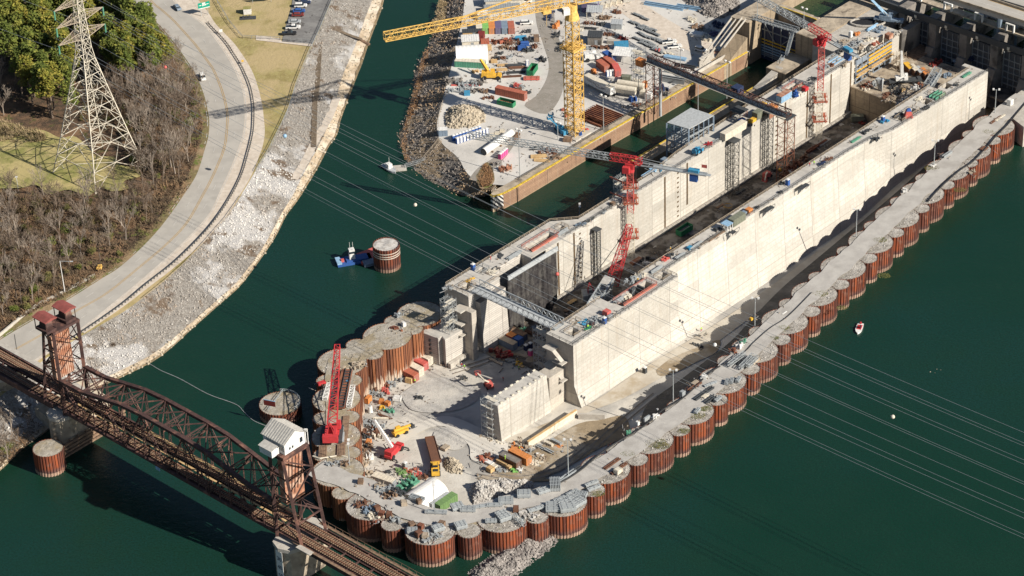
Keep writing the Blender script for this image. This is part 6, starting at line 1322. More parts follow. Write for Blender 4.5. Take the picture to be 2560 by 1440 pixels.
def tent(loc, az, l, w_, h, label, m_='tent', ends='lumber'):
    t = thing('arched_tent', label, 'tent', loc, az); mb = MB(); n = 14; pr_ = [(w_/2*math.cos(math.pi*i/n), h*.25+h*.75*math.sin(math.pi*i/n)) for i in range(n+1)]; pr_ = [(w_/2, 0)]+pr_+[(-w_/2, 0)]; K = int(l/1.5)
    for k in range(K):
        x0, x1 = -l/2+l*k/K, -l/2+l*(k+1)/K; xm = (x0+x1)/2
        for (y0, z0_), (y1, z1_) in zip(pr_, pr_[1:]):
            mb.add([(x0, y0, z0_), (xm, y0, max(0, z0_-.05)), (xm, y1, max(0, z1_-.05)), (x0, y1, z1_)], [(0, 1, 2, 3)]); mb.add([(xm, y0, max(0, z0_-.05)), (x1, y0, z0_), (x1, y1, z1_), (xm, y1, max(0, z1_-.05))], [(0, 1, 2, 3)])
    build('canopy', mb, m_, t); mb = MB()
    for k in range(0, K+1, 2):
        x = -l/2+l*k/K
        for (y0, z0_), (y1, z1_) in zip(pr_, pr_[1:]): mb.bar((x, y0*.985, z0_*.985), (x, y1*.985, z1_*.985), .09)
    build('arch_frame', mb, 'galv', t); return t
def shed(loc, az, l, w_, h, label, roof='roofgrey', wall='cream', posts=True, slope=.5, name='shed', cat='shed'):
    t = thing(name, label, cat, loc, az); mb = MB(); mb.hexa([(-l/2, -w_/2, h), (l/2, -w_/2, h), (l/2, w_/2, h+slope), (-l/2, w_/2, h+slope), (-l/2, -w_/2, h+.14), (l/2, -w_/2, h+.14), (l/2, w_/2, h+slope+.14), (-l/2, w_/2, h+slope+.14)])
    for k in range(int(l/.9)): x = -l/2+.45+k*.9; mb.hexa([(x-.05, -w_/2, h+.14), (x+.05, -w_/2, h+.14), (x+.05, w_/2, h+slope+.14), (x-.05, w_/2, h+slope+.14), (x-.05, -w_/2, h+.2), (x+.05, -w_/2, h+.2), (x+.05, w_/2, h+slope+.2), (x-.05, w_/2, h+slope+.2)])
    build('roof', mb, roof, t); mb = MB()
    if posts:
        for x in (-l/2+.2, 0, l/2-.2):
            for y in (-w_/2+.2, w_/2-.2): mb.bar((x, y, 0), (x, y, h+.1), .22)
        build('post', mb, wall, t)
    else: mb.box(0, 0, 0, l*.94, w_*.9, h-.02); build('wall', mb, wall, t); mb = MB(); mb.box(l*.1, -w_*.45-.02, 0, 1.1, .05, 2.1); build('door', mb, 'steel_grey', t)
    return t
# ================================================================ the yard (ground 6 m)
ZY = 6.02; D = math.radians; a0 = R(2.2)
for px, c_, lab in ((1198,'cream','white'),(1213.5,'lime','lime green'),(1229.5,'orange','orange'),(1245.5,'purple','grey-purple'),(1261.5,'slate','slate blue'),(1278,'brick','red')):
    container(P(px, 76, ZY), D(-90)+a0, 6.1, c_, '%s shipping container standing in the yard row of six below the yellow jib' % lab, group='row of six coloured containers')
container(P(1278, 241, ZY), hd((1243, 232), (1313, 248), ZY), 12.2, 'brick', 'long rust-brown container beside the green dumpster in the yard', h=2.9)
container(P(1176, 166, ZY), hd((1140, 164), (1210, 168), ZY), 11.5, 'tealgreen', 'long pale green container below the big white yard tent', roof='cream')
container(P(1213, 110, ZY), a0, 3.2, 'brick', 'small red container right of the white flat roof', w_=2.4, h=1.8)
container(P(1203, 98, ZY), D(80), 4.0, 'darkred', 'dark red container behind the white flat roof', w_=2.4)
container(P(1507, 172, ZY), D(-62), 6.1, 'brick', 'leftmost red container of three near the canopy', group='three red containers by the canopy'); container(P(1524, 164, ZY), D(-62), 6.1, 'brick', 'middle red container of three near the canopy', group='three red containers by the canopy'); container(P(1541, 182, ZY), D(-80), 6.1, 'redpink', 'rightmost red container of three near the canopy', group='three red containers by the canopy')
container(P(1523, 150, ZY), D(-60), 6.1, 'blue', 'blue container half under the white canopy'); container(P(1553, 121, ZY), a0, 5.4, 'sky', 'blue tarped container in the middle of the yard')
dumpster(P(1266, 262, ZY), hd((1246, 256), (1287, 266), ZY), 6.6, 'green', 'green open dumpster below the long rust-brown container')
dumpster(P(1331, 181, ZY), D(70), 6.0, 'green', 'green open dumpster with rusty load beside the yard road', h=2.2)
tent(P(1180, 146, ZY), a0, 12.0, 9.5, 5.0, 'big white arched tent at the left side of the yard')
mb = MB(); mb.box(0, 0, 0, .3, 7, 3.6); o = solo('plywood_end', mb, 'lumber', 'tan plywood end panel of the yard tent', 'panel'); o.location = P(1220, 143, ZY); o.rotation_euler.z = a0
shed(P(1176, 111, ZY), a0, 6.8, 5.6, 2.6, 'white flat-roofed shed behind the yard tent', 'white', 'cream', False, .1)
shed(P(1180, 90, ZY), a0, 7.5, 3.0, 2.2, 'low dark-topped shed above the white flat roof', 'steel_dark', 'lumber', False, .1)
shed(P(1476, 26, ZY), D(-12), 6.6, 4.4, 4.2, 'upper grey sloping roof right of the yellow mast head', 'roofgrey', 'purple', False, .8); shed(P(1487, 42, ZY), D(-8), 6.2, 4.4, 3.0, 'lower grey sloping roof right of the yellow mast head', 'roofgrey', 'cream', True, .8)
shed(P(1488, 106, ZY), D(-8), 5.6, 5.2, 3.4, 'dark flat-roofed shed wrapped in tarpaulin right of the yellow mast', 'steel_dark', 'conc_dark', False, .2)
shed(P(1542, 68, ZY), D(-10), 4.4, 4.0, 2.2, 'small grey-roofed shed on the pale track', 'roofgrey', 'steel_grey', False, .1)
shed(P(1561, 152, ZY), D(-14), 8.4, 6.4, 3.6, 'white canopy roof on posts above the red containers', 'white', 'steel_grey', True, .4)
shed(P(1207, 46, ZY), a0, 4.2, 3.4, 2.4, 'small white-roofed shed near the island shore', 'white', 'slate', False, .1, ); shed(P(1262, 12, ZY), a0, 16, 5.0, 3.0, 'long pale building at the top of the yard', 'roofgrey', 'cream', False, .2)
shed(P(1255, 28, ZY), a0, 14, 3.2, 2.2, 'row of ribbed grey roofs below the long pale building', 'steel_grey', 'steel_grey', False, .1)
mobile_crane(P(1229, 196, ZY), hd((1212, 196), (1240, 196), ZY), 3.2, P(1201, 148, 12.5), 'yellow rough terrain crane with raised telescopic boom in the yard', 'yellow', 'yellow', bw=1.0)
g8 = 'white work vehicles in the yard'
car(P(1316, 60, ZY), a0, 'white', 'white pickup with covered bed right of the container row', 'suv', g8, 'pickup', 'parked_pickup'); car(P(1673, 107, ZY), D(10), 'white', 'upper white pickup of the pair in the yard', 'pickup', g8, 'pickup', 'parked_pickup'); car(P(1686, 119, ZY), D(10), 'white', 'lower white pickup of the pair in the yard', 'pickup', g8, 'pickup', 'parked_pickup')
car(P(1752, 127, ZY), D(-32), 'white', 'white van alone on the open yard', 'suv', g8, 'van', 'parked_van'); car(P(1312, 6, ZY), a0, 'white', 'white vehicle at the top end of the yard', 'pickup', g8, 'pickup', 'parked_pickup')
car(P(1412, 24, ZY), a0+D(90), 'white', 'white truck seen through the yellow crane head', 'suv', g8, 'van', 'parked_van')
# lettered trailer and hopper trailers
tr_az = hd((1465, 207), (1535, 243), ZY); tl = thing('box_trailer', 'white box trailer with blue-black lettering right of the yellow mast', 'trailer', P(1499, 226, ZY), tr_az)
mb = MB(); mb.box(0, 0, 1.2, 14.6, 2.6, 2.8); build('box', mb, 'lightblue' if False else 'white', tl); mb = MB(); mb.box(0, 0, 4.0, 14.6, 2.6, .06); build('roof', mb, 'cream', tl); mb = MB(); mb.box(0, 0, .9, 13.5, 1.2, .3); build('chassis', mb, 'steel_dark', tl); wheels(tl, (4.6, 5.9), (-1, 1), .5, .4); 
mb = MB(); mb.box(-5.4, 0, 0, .15, 1.6, 1.0); build('landing_leg', mb, 'steel_grey', tl)
text_mesh('COASTAL', 1.25, 'navy', tl, Vector((-3.6, -1.33, 2.9)), Matrix(((1, 0, 0), (0, 0, -1), (0, 1, 0))))
mb = MB()
for k in range(12): a = k*.42; mb.bar((.2+1.0*math.cos(a), -1.33, 2.7+.62*math.sin(a)), (.2+1.0*math.cos(a+.42), -1.33, 2.7+.62*math.sin(a+.42)), .14, .06)
mb.bar((-.6, -1.33, 2.1), (3.6, -1.33, 2.3), .1); mb.bar((1.0, -1.33, 1.8), (4.6, -1.33, 3.1), .09); mb.bar((2.2, -1.33, 2.9), (4.9, -1.33, 2.5), .09); build('bird_emblem', mb, 'navy', tl)
semi_tank(P(1557, 240, ZY), D(-22), 'cream hopper trailer just right of the lettered trailer'); semi_tank(P(1577, 230, ZY), D(-22), 'second cream hopper trailer farther right')
pile_of('junk', P(1425, 185, ZY), 0, 4, 3, 2, 'white', 'white machine parts left of the red containers', seed=2)
mobile_crane(P(1485, 150, ZY), D(10), 3, P(1500, 138, 9), 'small white crane truck behind the red containers', 'white', 'white', 8, 2.5, .5, False)
pile_of('beams', P(1502, 292, ZY), hd((1462, 268), (1545, 300), ZY), 13, 11, .9, 'rust', 'rows of long rusty steel beams right of the yellow crane foot')
pile_of('beams', P(1487, 308, ZY), hd((1462, 268), (1545, 300), ZY), 8, 3.5, .9, 'rust', 'shorter rusty beams in front of the long rows')
form_stack(P(1329, 198, ZY), D(-3), 6.0, 2.4, .9, 'salmon-red stacked formwork ribs on the yard', None, 'salmon', 'redpink', 3)
# white steel tube lying on the track
tb = thing('steel_tube', 'huge white steel tube lying on the yard tip', 'pipe', P(1245, 360, ZY)); a, b_ = P(1209, 380, ZY+1.3), P(1279, 331, ZY+1.3); mb = MB(); mb.tube(a, b_, 1.35, 20, cap=False); build('shell', mb, 'white', tb, world=True, smooth=True); mb = MB(); mb.tube(a+(a-b_).normalized()*.02, a.lerp(b_, .02), 1.2, 16); build('shaded_mouth', mb, 'steel_dark', tb, world=True)  # dark disc across the mouth stands in for the shade inside the tube
mb = MB()
for f in (.2, .5, .8): p = a.lerp(b_, f); mb.box(p.x, p.y, ZY, .5, 3.4, .5, math.atan2((b_-a).y, (b_-a).x))
build('cradle', mb, 'timber', tb, world=True)
# blue and pink toilets
th = hd((1138, 357), (1195, 338), ZY)
for k in range(10): toilet(P(1144, 358, ZY)+Vector((math.cos(th), math.sin(th), 0))*1.35*k, th-D(90), 'blue', 'blue portable toilet of the front row on the yard tip', 'front row of blue toilets')
for k in range(9): toilet(P(1134, 351, ZY)+Vector((math.cos(th), math.sin(th), 0))*1.35*k, th+D(90), 'blue', 'blue portable toilet of the back row on the yard tip', 'back row of blue toilets')
th = hd((1250, 398), (1268, 382), ZY)
for k in range(4): toilet(P(1251, 397, ZY)+Vector((math.cos(th), math.sin(th), 0))*1.3*k, th-D(90), 'pink', 'pink portable toilet in the short row near the quay', 'row of pink toilets')
for k, (px, py) in enumerate(((1519, 190), (1526, 189), (1533, 188))): toilet(P(px, py, ZY), D(-70), 'blue', 'blue portable toilet in front of the red containers', 'blue toilets by the red containers')
toilet(P(1318, 163, ZY), D(-80), 'blue', 'blue and white cabin left of the upright green dumpster')
container(P(1108, 337, ZY), a0, 3.2, 'slate', 'blue-white kiosk at the island edge left of the toilets', roof='white')
rubble('rubble_heap', [(1112,292),(1125,270),(1160,265),(1195,268),(1212,285),(1210,305),(1185,318),(1140,322),(1115,318)], 6.0, 4.2, 900, 'rock_tan', 'tan and white rubble heap on the left edge of the yard', .3, 1.1)
rubble('rock_heap', [(1690,-20),(1800,-30),(1850,5),(1846,30),(1800,48),(1760,40),(1720,15)], 6.0, 5, 1100, 'rock_grey', 'large grey rock heap at the top of the yard', .3, .9, 5)
brk = [(1136,205,7,5,1.4,'conc_dark'),(1165,212,8,4,1.2,'steel_grey'),(1195,208,6,4,1.3,'conc_dark'),(1150,226,9,3,1.1,'steel_grey'),(1186,228,7,3,1.1,'conc_dark'),(1212,229,4,3,1.0,'timber')]
for i, (x, y, l, w_, h, m_) in enumerate(brk): pile_of('junk', P(x, y, ZY), a0, l, w_, h, m_, 'grey tarp-covered material pile at the left edge of the yard', 'grey covered piles at the yard edge', 40+i)
mb = MB(); mb.box(0, 0, 0, 2.2, 1.6, 1.5); o = solo('blue_tarp', mb, 'sky', 'bright blue wrapped bundle among the grey covered piles', 'bundle'); o.location = P(1168, 237, ZY)
mb = MB(); mb.bar(P(1128, 214, ZY), P(1200, 214, ZY), .6, .8); solo('edge_beam', mb, 'redpink', 'long salmon edge beam left of the yellow rough terrain crane', 'beam')
# racks and rows below the containers
rows_ = [('junk',1247,106,5,3,1.5,'rust'),('junk',1264,104,4,3,1.4,'brick'),('junk',1282,108,5,3,1.3,'brown'),('pipes',1302,98,4,3,1.6,'sky'),('pipes',1312,112,3,3,1.6,'blue'),('junk',1325,104,4,3,2.0,'steel_dark'),('junk',1333,117,3,3,1.8,'brown'),('crate',1341,100,2.0,3.4,1.6,'timber'),('junk',1258,120,4,2,1.1,'timber'),('junk',1280,122,4,2,1.1,'brown'),('crate',1305,124,3.2,2.0,1.4,'blue'),('junk',1322,127,4,2,1.6,'steel_dark'),
 ('junk',1250,134,3,2,1.0,'steel_dark'),('junk',1252,146,3,1.6,1.0,'brown'),('junk',1272,144,3,1.6,1.0,'steel_grey'),('junk',1243,148,2,1.6,1.2,'steel_dark'),('lumber',1235,155,2.6,2,.8,'lumber'),('lumber',1256,164,4.4,1.8,.6,'lumber'),('lumber',1254,175,4.4,1.8,.6,'lumber'),('pipes',1285,165,6,2,.9,'steel_dark'),('pipes',1293,170,6,1.5,.8,'brown'),('beams',1290,182,7,1.8,.5,'steel_dark'),('beams',1280,192,7,1.4,.4,'brown'),('junk',1245,186,5,2,.8,'steel_dark'),
 ('junk',1272,227,9,2,1.2,'brown'),('junk',1292,218,3,2,2.0,'redpink'),('junk',1300,222,3,2,1.4,'steel_grey'),('junk',1225,246,5,1.5,.8,'brown'),('junk',1320,232,2,2,1,'steel_dark'),('junk',1262,80,1.5,1.5,2.0,'lumber'),('junk',1316,80,4,2,1.2,'steel_dark'),('lumber',1221,121,2.4,4,.8,'lumber'),('junk',1188,180,3,1.4,.9,'lumber'),
 ('junk',1358,152,3.2,3,2.2,'steel_dark'),('junk',1390,68,2,3,2.4,'orange'),('junk',1392,90,2,4,1.6,'steel_dark'),('junk',1398,120,2,7,1.0,'steel_dark'),('junk',1372,40,3,8,.8,'navy'),('lumber',1430,22,6,2.4,.8,'cream'),('junk',1400,58,2,2,1,'steel_dark'),('crate',1446,72,4,4,.5,'cream'),('lumber',1440,92,5,4,.5,'cream'),
 ('junk',1478,60,5,2,1,'brown'),('junk',1500,62,4,2,1.4,'steel_dark'),('junk',1512,46,5,3,1.2,'timber'),('junk',1522,88,4,2,1.1,'brown'),('junk',1545,92,3,2,1.2,'steel_grey'),('junk',1560,98,4,2,1.2,'darkred'),('lumber',1534,108,5,2,1.4,'conc'),('junk',1500,120,7,2,1.4,'brown'),('junk',1472,122,4,2,.8,'steel_grey'),('beams',1468,72,7,1.6,.6,'steel_dark'),('junk',1540,32,3,2,1.2,'brown'),
 ('crate',1535,10,2.4,2,1.6,'cream'),('crate',1547,7,2.4,2,1.6,'cream'),('crate',1559,3,2.4,2,1.6,'cream'),('crate',1520,15,2.4,2,1.6,'cream'),('crate',1508,18,2.4,2,1.6,'cream'),('junk',1425,290,3,2,1.1,'brick'),('junk',1412,275,2.4,1.6,1.0,'brick'),('crate',1419,352,3.0,2.4,1.2,'timber'),('junk',1462,326,2,1,.8,'redpink'),('junk',1452,340,1.2,1.2,1.6,'blue'),
 ('junk',1262,426,4,3,1.6,'bridge_orange'),('junk',1273,424,2.0,2.0,2.0,'bridge_orange'),('junk',1244,412,3,2,1.4,'rock_grey'),('lumber',1347,392,6,2,.5,'lumber'),('lumber',1355,402,6,2,.4,'lumber'),('junk',1370,380,6,4,1.0,'brown'),('junk',1385,395,5,3,.8,'timber'),('beams',1340,372,5,3,.4,'steel_dark'),('crate',1255,330,1.8,1.2,1.0,'cream'),('crate',1243,336,1.8,1.2,1.0,'cream'),('crate',1230,340,1.8,1.2,1.0,'cream'),('junk',1292,345,1.4,5,1.0,'timber'),
 ('crate',1565,200,3.6,2.2,1.8,'olive'),('junk',1488,182,3,2,1.8,'orange'),('junk',1545,210,4,2,.8,'conc'),('junk',1590,205,4,2,1.0,'timber'),('crate',1608,240,2.2,2,2.2,'cream'),('crate',1622,247,2.4,2.2,2.4,'white'),('crate',1602,222,1.6,1.4,2.6,'orange'),('crate',1612,219,1.6,1.4,2.6,'orange'),('junk',1583,252,3,2,1.8,'blue'),('junk',1592,264,3,2,1.0,'brown'),('junk',1567,268,4,1.6,.8,'conc'),('junk',1650,235,6,3,1.6,'steel_dark'),('junk',1660,225,3,2,2.4,'navy'),
 ('beams',1686,182,8,3,1.8,'steel_grey'),('beams',1712,168,8,2.4,1.0,'steel_dark'),('beams',1682,206,9,2.6,2.2,'steel_grey'),('lumber',1688,146,9,2.2,.8,'lightblue'),('crate',1788,132,4,2.2,.3,'bridge_orange'),('junk',1672,135,5,1.4,.7,'cream'),('junk',1645,128,2,2,1.2,'redpink'),('junk',1745,70,5,3,1.6,'timber'),('junk',1732,52,4,3,1.8,'cream'),('beams',1660,18,16,2.2,1.2,'lightblue'),('beams',1722,22,10,2.2,1.2,'lightblue'),('crate',1742,88,5,3,1.0,'white'),('junk',1770,98,5,3,1.4,'cream'),('junk',1790,88,5,3,1.2,'purple'),('junk',1770,78,6,3,1.0,'steel_grey'),('junk',1812,100,5,3,.8,'lightblue'),('junk',1796,66,5,4,1.4,'navy')]
wherey = lambda x, y: 'left of the yard road' if x < 1350 and y < 270 else 'on the yard tip' if x < 1350 else 'around the yellow crane' if x < 1470 else 'in the middle of the yard' if x < 1600 and y < 140 else 'near the conveyor tower' if y > 120 else 'at the upper end of the yard'
nm_ = {'field_green': 'green', 'rust': 'rusty', 'brick': 'red-brown', 'brown': 'brown', 'sky': 'light blue', 'blue': 'blue', 'steel_dark': 'dark grey', 'timber': 'weathered brown', 'steel_grey': 'grey', 'lumber': 'tan wooden', 'redpink': 'salmon red', 'orange': 'orange', 'cream': 'cream', 'darkred': 'dark red', 'conc': 'pale grey', 'navy': 'dark blue', 'bridge_orange': 'rust orange', 'rock_grey': 'stone grey', 'olive': 'olive', 'white': 'white', 'lightblue': 'pale blue', 'purple': 'violet-grey', 'conc_dark': 'dark', 'galv': 'silvery', 'green': 'green', 'lime': 'lime green', 'tealgreen': 'pale green', 'yellow': 'yellow', 'slate': 'slate', 'red': 'red', 'rock_pale': 'pale'}
kn_ = {'junk': 'heap of parts', 'pipes': 'bundle of pipes', 'lumber': 'stack of boards', 'beams': 'stack of beams', 'crate': 'box'}
for i, (k, x, y, l, w_, h, m_) in enumerate(rows_): pile_of(k, P(x, y, ZY), (a0 if x < 1350 else D(-14) if x < 1600 else D(-24)), l, w_, h, m_, '%s %s lying %s' % (nm_[m_], kn_[k], wherey(x, y)), '%s %s %s' % (nm_[m_], kn_[k], wherey(x, y)), 100+i)
r_ = random.Random(4)
for j, (y, n, x0) in enumerate(((40,3,1592),(58,6,1582),(72,5,1600),(86,6,1602),(97,5,1592),(108,4,1606),(118,3,1625),(128,2,1640))):
    for i in range(n): form_stack(P(x0+i*10+r_.uniform(-2, 2), y+i*4+r_.uniform(-2, 2), ZY), D(-45)+r_.uniform(-.15, .15), 3.2, 1.3, .7, 'dark grey form panel laid out in rows on the upper yard', 'form panels laid out on the upper yard', 'steel_grey', 'steel_dark', 3)
for k in range(6): mb = MB(); mb.box(0, 0, 0, .5, 1.6, 4.0); mb.box(.4, 0, 3.4, 1.2, 1.6, .5); o = solo('form_upright', mb, 'conc', 'upright grey form standing in the row above the quay', 'form', 'upright grey forms above the quay'); o.location = P(1752+k*5.5, 168-k*4.2, ZY); o.rotation_euler.z = D(-60)
boom_lift(P(1409, 336, ZY), D(120), P(1395, 316, 9), P(1374, 296, 12.5), 'blue folded boom lift left of the yellow crane foot', 'sky', 'sky'); boom_lift(P(1398, 326, ZY), D(120), P(1388, 308, 8), P(1377, 288, 9.5), 'second blue boom lift behind the first one', 'sky', 'sky')
# light poles on the yard and old lock
for i, (bx, by, tx, h, lab) in enumerate(((1509,326,0,14,'slim grey light pole beside the rusty beam rows'),(1597,273,0,13.5,'slim grey light pole beside the hopper trailers'),(1300,444,0,19,'tall grey light pole at the quay corner of the yard tip'),(1395,350,0,7,'short grey light pole left of the yellow crane foot'),(1701,202,0,13,'grey light pole just upstream of the conveyor tower'),(1745,288,0,14,'grey light pole on the middle wall by the steel frame building'),(1817,246,0,15,'grey light pole standing on the middle wall beside the conveyor'),(1893,48,0,8,'street lamp on the old lock land wall block'),(2009,70,0,8,'double street lamp by the old lock gate'))):
    z = ZY if i < 5 else 6.0 if i < 7 else 18.1; light_mast(P(bx, by, z), h, lab, 2, AL)
# quay side rails and fence
railing([P(1240, 470, 6.2), P(1228, 484, 6.2), P(1250, 478, 6.2)], 'small railing on the striped quay nose', 'rail_tan')
railing([P(1296, 450, 6.05), P(1400, 390, 6.05), P(1520, 318, 6.05), P(1655, 240, 6.05)], 'long thin fence along the quay behind the yellow edge', 'rail_dark', 4.0, 1.0, 'fence')
mb = MB(); a, b_ = P(1745, 185, 6.2), P(1812, 145, 6.2); mb.bar(a+Vector((0, 0, .7)), b_+Vector((0, 0, .7)), .25, 1.4); solo('low_wall', mb, 'conc', 'low pale wall segment along the quay above the conveyor bridge', 'wall')
railing([P(1118, 232, 6), P(1106, 262, 6), P(1096, 300, 6), P(1097, 338, 6)], 'thin fence along the island edge below the rubble heap', 'rail_tan', 3, 1.1, 'fence')
mb = MB(); a, b_ = P(1101, 352, 6.4), P(1062, 398, 1.5); mb.truss(a, b_, NV*.7, Vector((0, 0, .9)), 9, .14, .08); solo('gangway_stair', mb, 'rail_tan', 'weathered stairway descending the island slope to the dock', 'stairs')
# ================================================================ conveyor bridge with towers
cv = thing('conveyor_bridge', 'long dark brown conveyor bridge crossing the old lock to the land wall', 'conveyor', LN(147, -18, 26)); a, b_ = P(1624, 150, 26), P(1972, 292, 26)
mb = MB(); mb.truss(a, b_, LV*1.5, Vector((0, 0, 2.0)), 30, .3, .15); mb.bar(a-LV*1.4+Vector((0, 0, .6)), b_-LV*1.4+Vector((0, 0, .6)), .15, 1.1); build('truss', mb, 'bridge_rust', cv, world=True)
mb = MB(); mb.bar(a+Vector((0, 0, .9)), b_+Vector((0, 0, .9)), 1.3, .2); build('belt', mb, 'steel_dark', cv, world=True); mb = MB(); mb.bar(a-LV*2.1+Vector((0, 0, .1)), b_-LV*2.1+Vector((0, 0, .1)), .8, .12); build('walkway', mb, 'cream', cv, world=True); mb = MB(); mb.bar(a-LV*1.45+Vector((0, 0, .9)), b_-LV*1.45+Vector((0, 0, .9)), .06, 1.5); build('side_sheet', mb, 'slate', cv, world=True)
def lat_tower(px, py, z0_, z1_, w_, label, m_, az=AL, base=None):
    o = base or P(px, py, z0_); t = thing('support_tower', label, 'tower', o, az); mb = MB(); col_frame(mb, (0, 0), w_, 0, z1_-z0_, w_*.9, 0, .22, .1, True); build('lattice', mb, m_, t); mb = MB(); mb.box(0, 0, z1_-z0_, w_+.8, w_+.8, .3); build('head', mb, 'steel_dark', t); return t
pt = P(1966, 288, 26); lat_tower(0, 0, -4, 25.6, 4.2, 'brown lattice tower in the chamber carrying the end of the conveyor', 'rust', base=Vector((pt.x, pt.y, -4)))
pt = P(1848, 243, 26); lat_tower(0, 0, 5.8, 25.6, 4.0, 'red-brown lattice tower carrying the middle of the conveyor', 'rust', base=Vector((pt.x, pt.y, 1)))
pt = P(1634, 154, 26); lat_tower(0, 0, 6, 25.6, 4.0, 'rusty lattice tower under the yard end of the conveyor', 'rust', base=Vector((pt.x, pt.y, 6)))
mb = MB(); mb.tube((0, 0, 0), (0, 0, 19.5), .55, 10); o = solo('grey_duct', mb, 'roofgrey', 'upright pale grey duct beside the yard end of the conveyor', 'duct'); pt = P(1638, 158, 26); o.location = (pt.x+1.6, pt.y-3, 6)
mb = MB(); mb.box(0, 0, 0, 3.4, 3, 3.2); o = solo('drive_house', mb, 'navy', 'dark blue drive house in the middle of the conveyor', 'machine house'); o.location = P(1843, 236, 25.5); o.rotation_euler.z = AL
scaffold(P(1597, 222, 6), D(-30), 4, 4, 16, 'grey scaffold tower beside the yard end of the conveyor', m_='steel_grey'); container(P(1602, 163, 22.5), D(-40), 3.2, 'orange', 'orange and red box on top of the grey scaffold tower', h=2.4)
lat_tower(0, 0, -4, 20, 2.6, 'grey-brown lattice tower against the land wall right of the conveyor', 'rail_dark', base=LN(152.5, 2.0, -4)); lat_tower(0, 0, -4, 17, 2.8, 'grey lattice stair tower against the land wall left of the conveyor', 'rail_dark', base=LN(133, 2.0, -4)); lat_tower(0, 0, -4, 15, 1.8, 'slim dark lattice tower on the land wall right of the downstream recess', 'rail_dark', base=LN(60.5, 1.6, -4))
mb = MB(); mb.box(0, 0, 0, 5.5, 3.2, .5); o = solo('orange_platform', mb, 'orange', 'orange platform cantilevered at the end of the conveyor', 'platform'); o.location = LN(154, 1.6, 20.5); o.rotation_euler.z = AL
mb = MB(); mb.box(0, 0, 0, 5.0, .3, 2.6); o = solo('cladding_sheet', mb, 'bridge_orange', 'orange-brown sheet hung below the conveyor end platform', 'panel'); o.location = LN(154, 3.2, 17.8); o.rotation_euler.z = AL
# steel frame building outside the land wall
gb_ = thing('steel_frame_building', 'open steel frame building with flat grey roof beside the land wall', 'building', LN(125, -11.5, 6)); zr = 24.0
C4 = [P(1667, 308, zr), P(1727, 271, zr), P(1784, 290, zr), P(1722, 324, zr)]
mb = MB(); mb.prism([tuple(p)[:2] for p in C4], zr, zr+.3, True); build('roof', mb, 'roofgrey', gb_, world=True)
mb = MB(); Z_ = 9.0
for i in range(4):
    p, q = C4[i], C4[(i+1) % 4]; n = 5 if i % 2 == 0 else 3
    for k in range(n): e = p.lerp(q, k/n); mb.bar((e.x, e.y, Z_), (e.x, e.y, zr), .55 if k == 0 else .35)
build('column', mb, 'slate', gb_, world=True); mb = MB()
for z in (13, 17.5, 21):
    for i in range(4): p, q = C4[i].copy(), C4[(i+1) % 4].copy(); p.z = q.z = z; mb.bar(p, q, .4); mb.bar(p, q+Vector((0, 0, -3)), .14) if z > 13 else None
for k in range(1, 8): e, f = C4[0].lerp(C4[3], k/8), C4[1].lerp(C4[2], k/8); e.z = f.z = 17.4; mb.bar(e, f, .22)
build('beam', mb, 'steel_grey', gb_, world=True); mb = MB(); mb.prism([tuple(C4[0].lerp(C4[2], .06))[:2], tuple(C4[1].lerp(C4[3], .06))[:2], tuple(C4[2].lerp(C4[0], .06))[:2], tuple(C4[3].lerp(C4[1], .06))[:2]], 12.6, 12.9, True); build('floor', mb, 'conc', gb_, world=True)
mb = MB(); p, q = C4[0], C4[3]
for k in range(22): e = p.lerp(q, k/22+.01); f = p.lerp(q, k/22+.035); mb.bar((e.x, e.y, 16), (e.x, e.y, 23.8), .1)
build('cladding_rail', mb, 'lightblue', gb_, world=True)
# ================================================================ things on the land wall (top 18 m)
ZT = 18.05
container(P(1834, 334, ZT), AL, 12.2, 'cream', 'long beige container on the land wall next to the steel frame building', h=2.7); container(P(1900, 290, ZT), AL, 6.1, 'olive', 'olive grey container on the land wall below the conveyor end'); container(P(1960, 248, ZT), AL, 6.1, 'lightblue', 'pale blue container with rusty roof on the land wall', roof='bridge_orange')
toilet(P(1183, 674, ZT), AL, 'blue', 'blue portable toilet at the outer edge of the land wall'); toilet(P(1511, 808, ZT), AL, 'blue', 'blue portable toilet on the river wall near the red box'); toilet(P(1969, 462, ZT), AL, 'blue', 'blue portable toilet halfway along the river wall'); toilet(P(2207, 304, ZT), AL, 'blue', 'blue portable toilet on the river wall near the blue tarp')
toilet(P(2126, 92, ZT+0), AL, 'white', 'white cabin on the platform beside the dam')
boom_lift(P(1742, 384, ZT), AL, P(1738, 376, 20.2), P(1752, 374, 20.6), 'bright blue folded lift on the land wall', 'sky', 'sky')
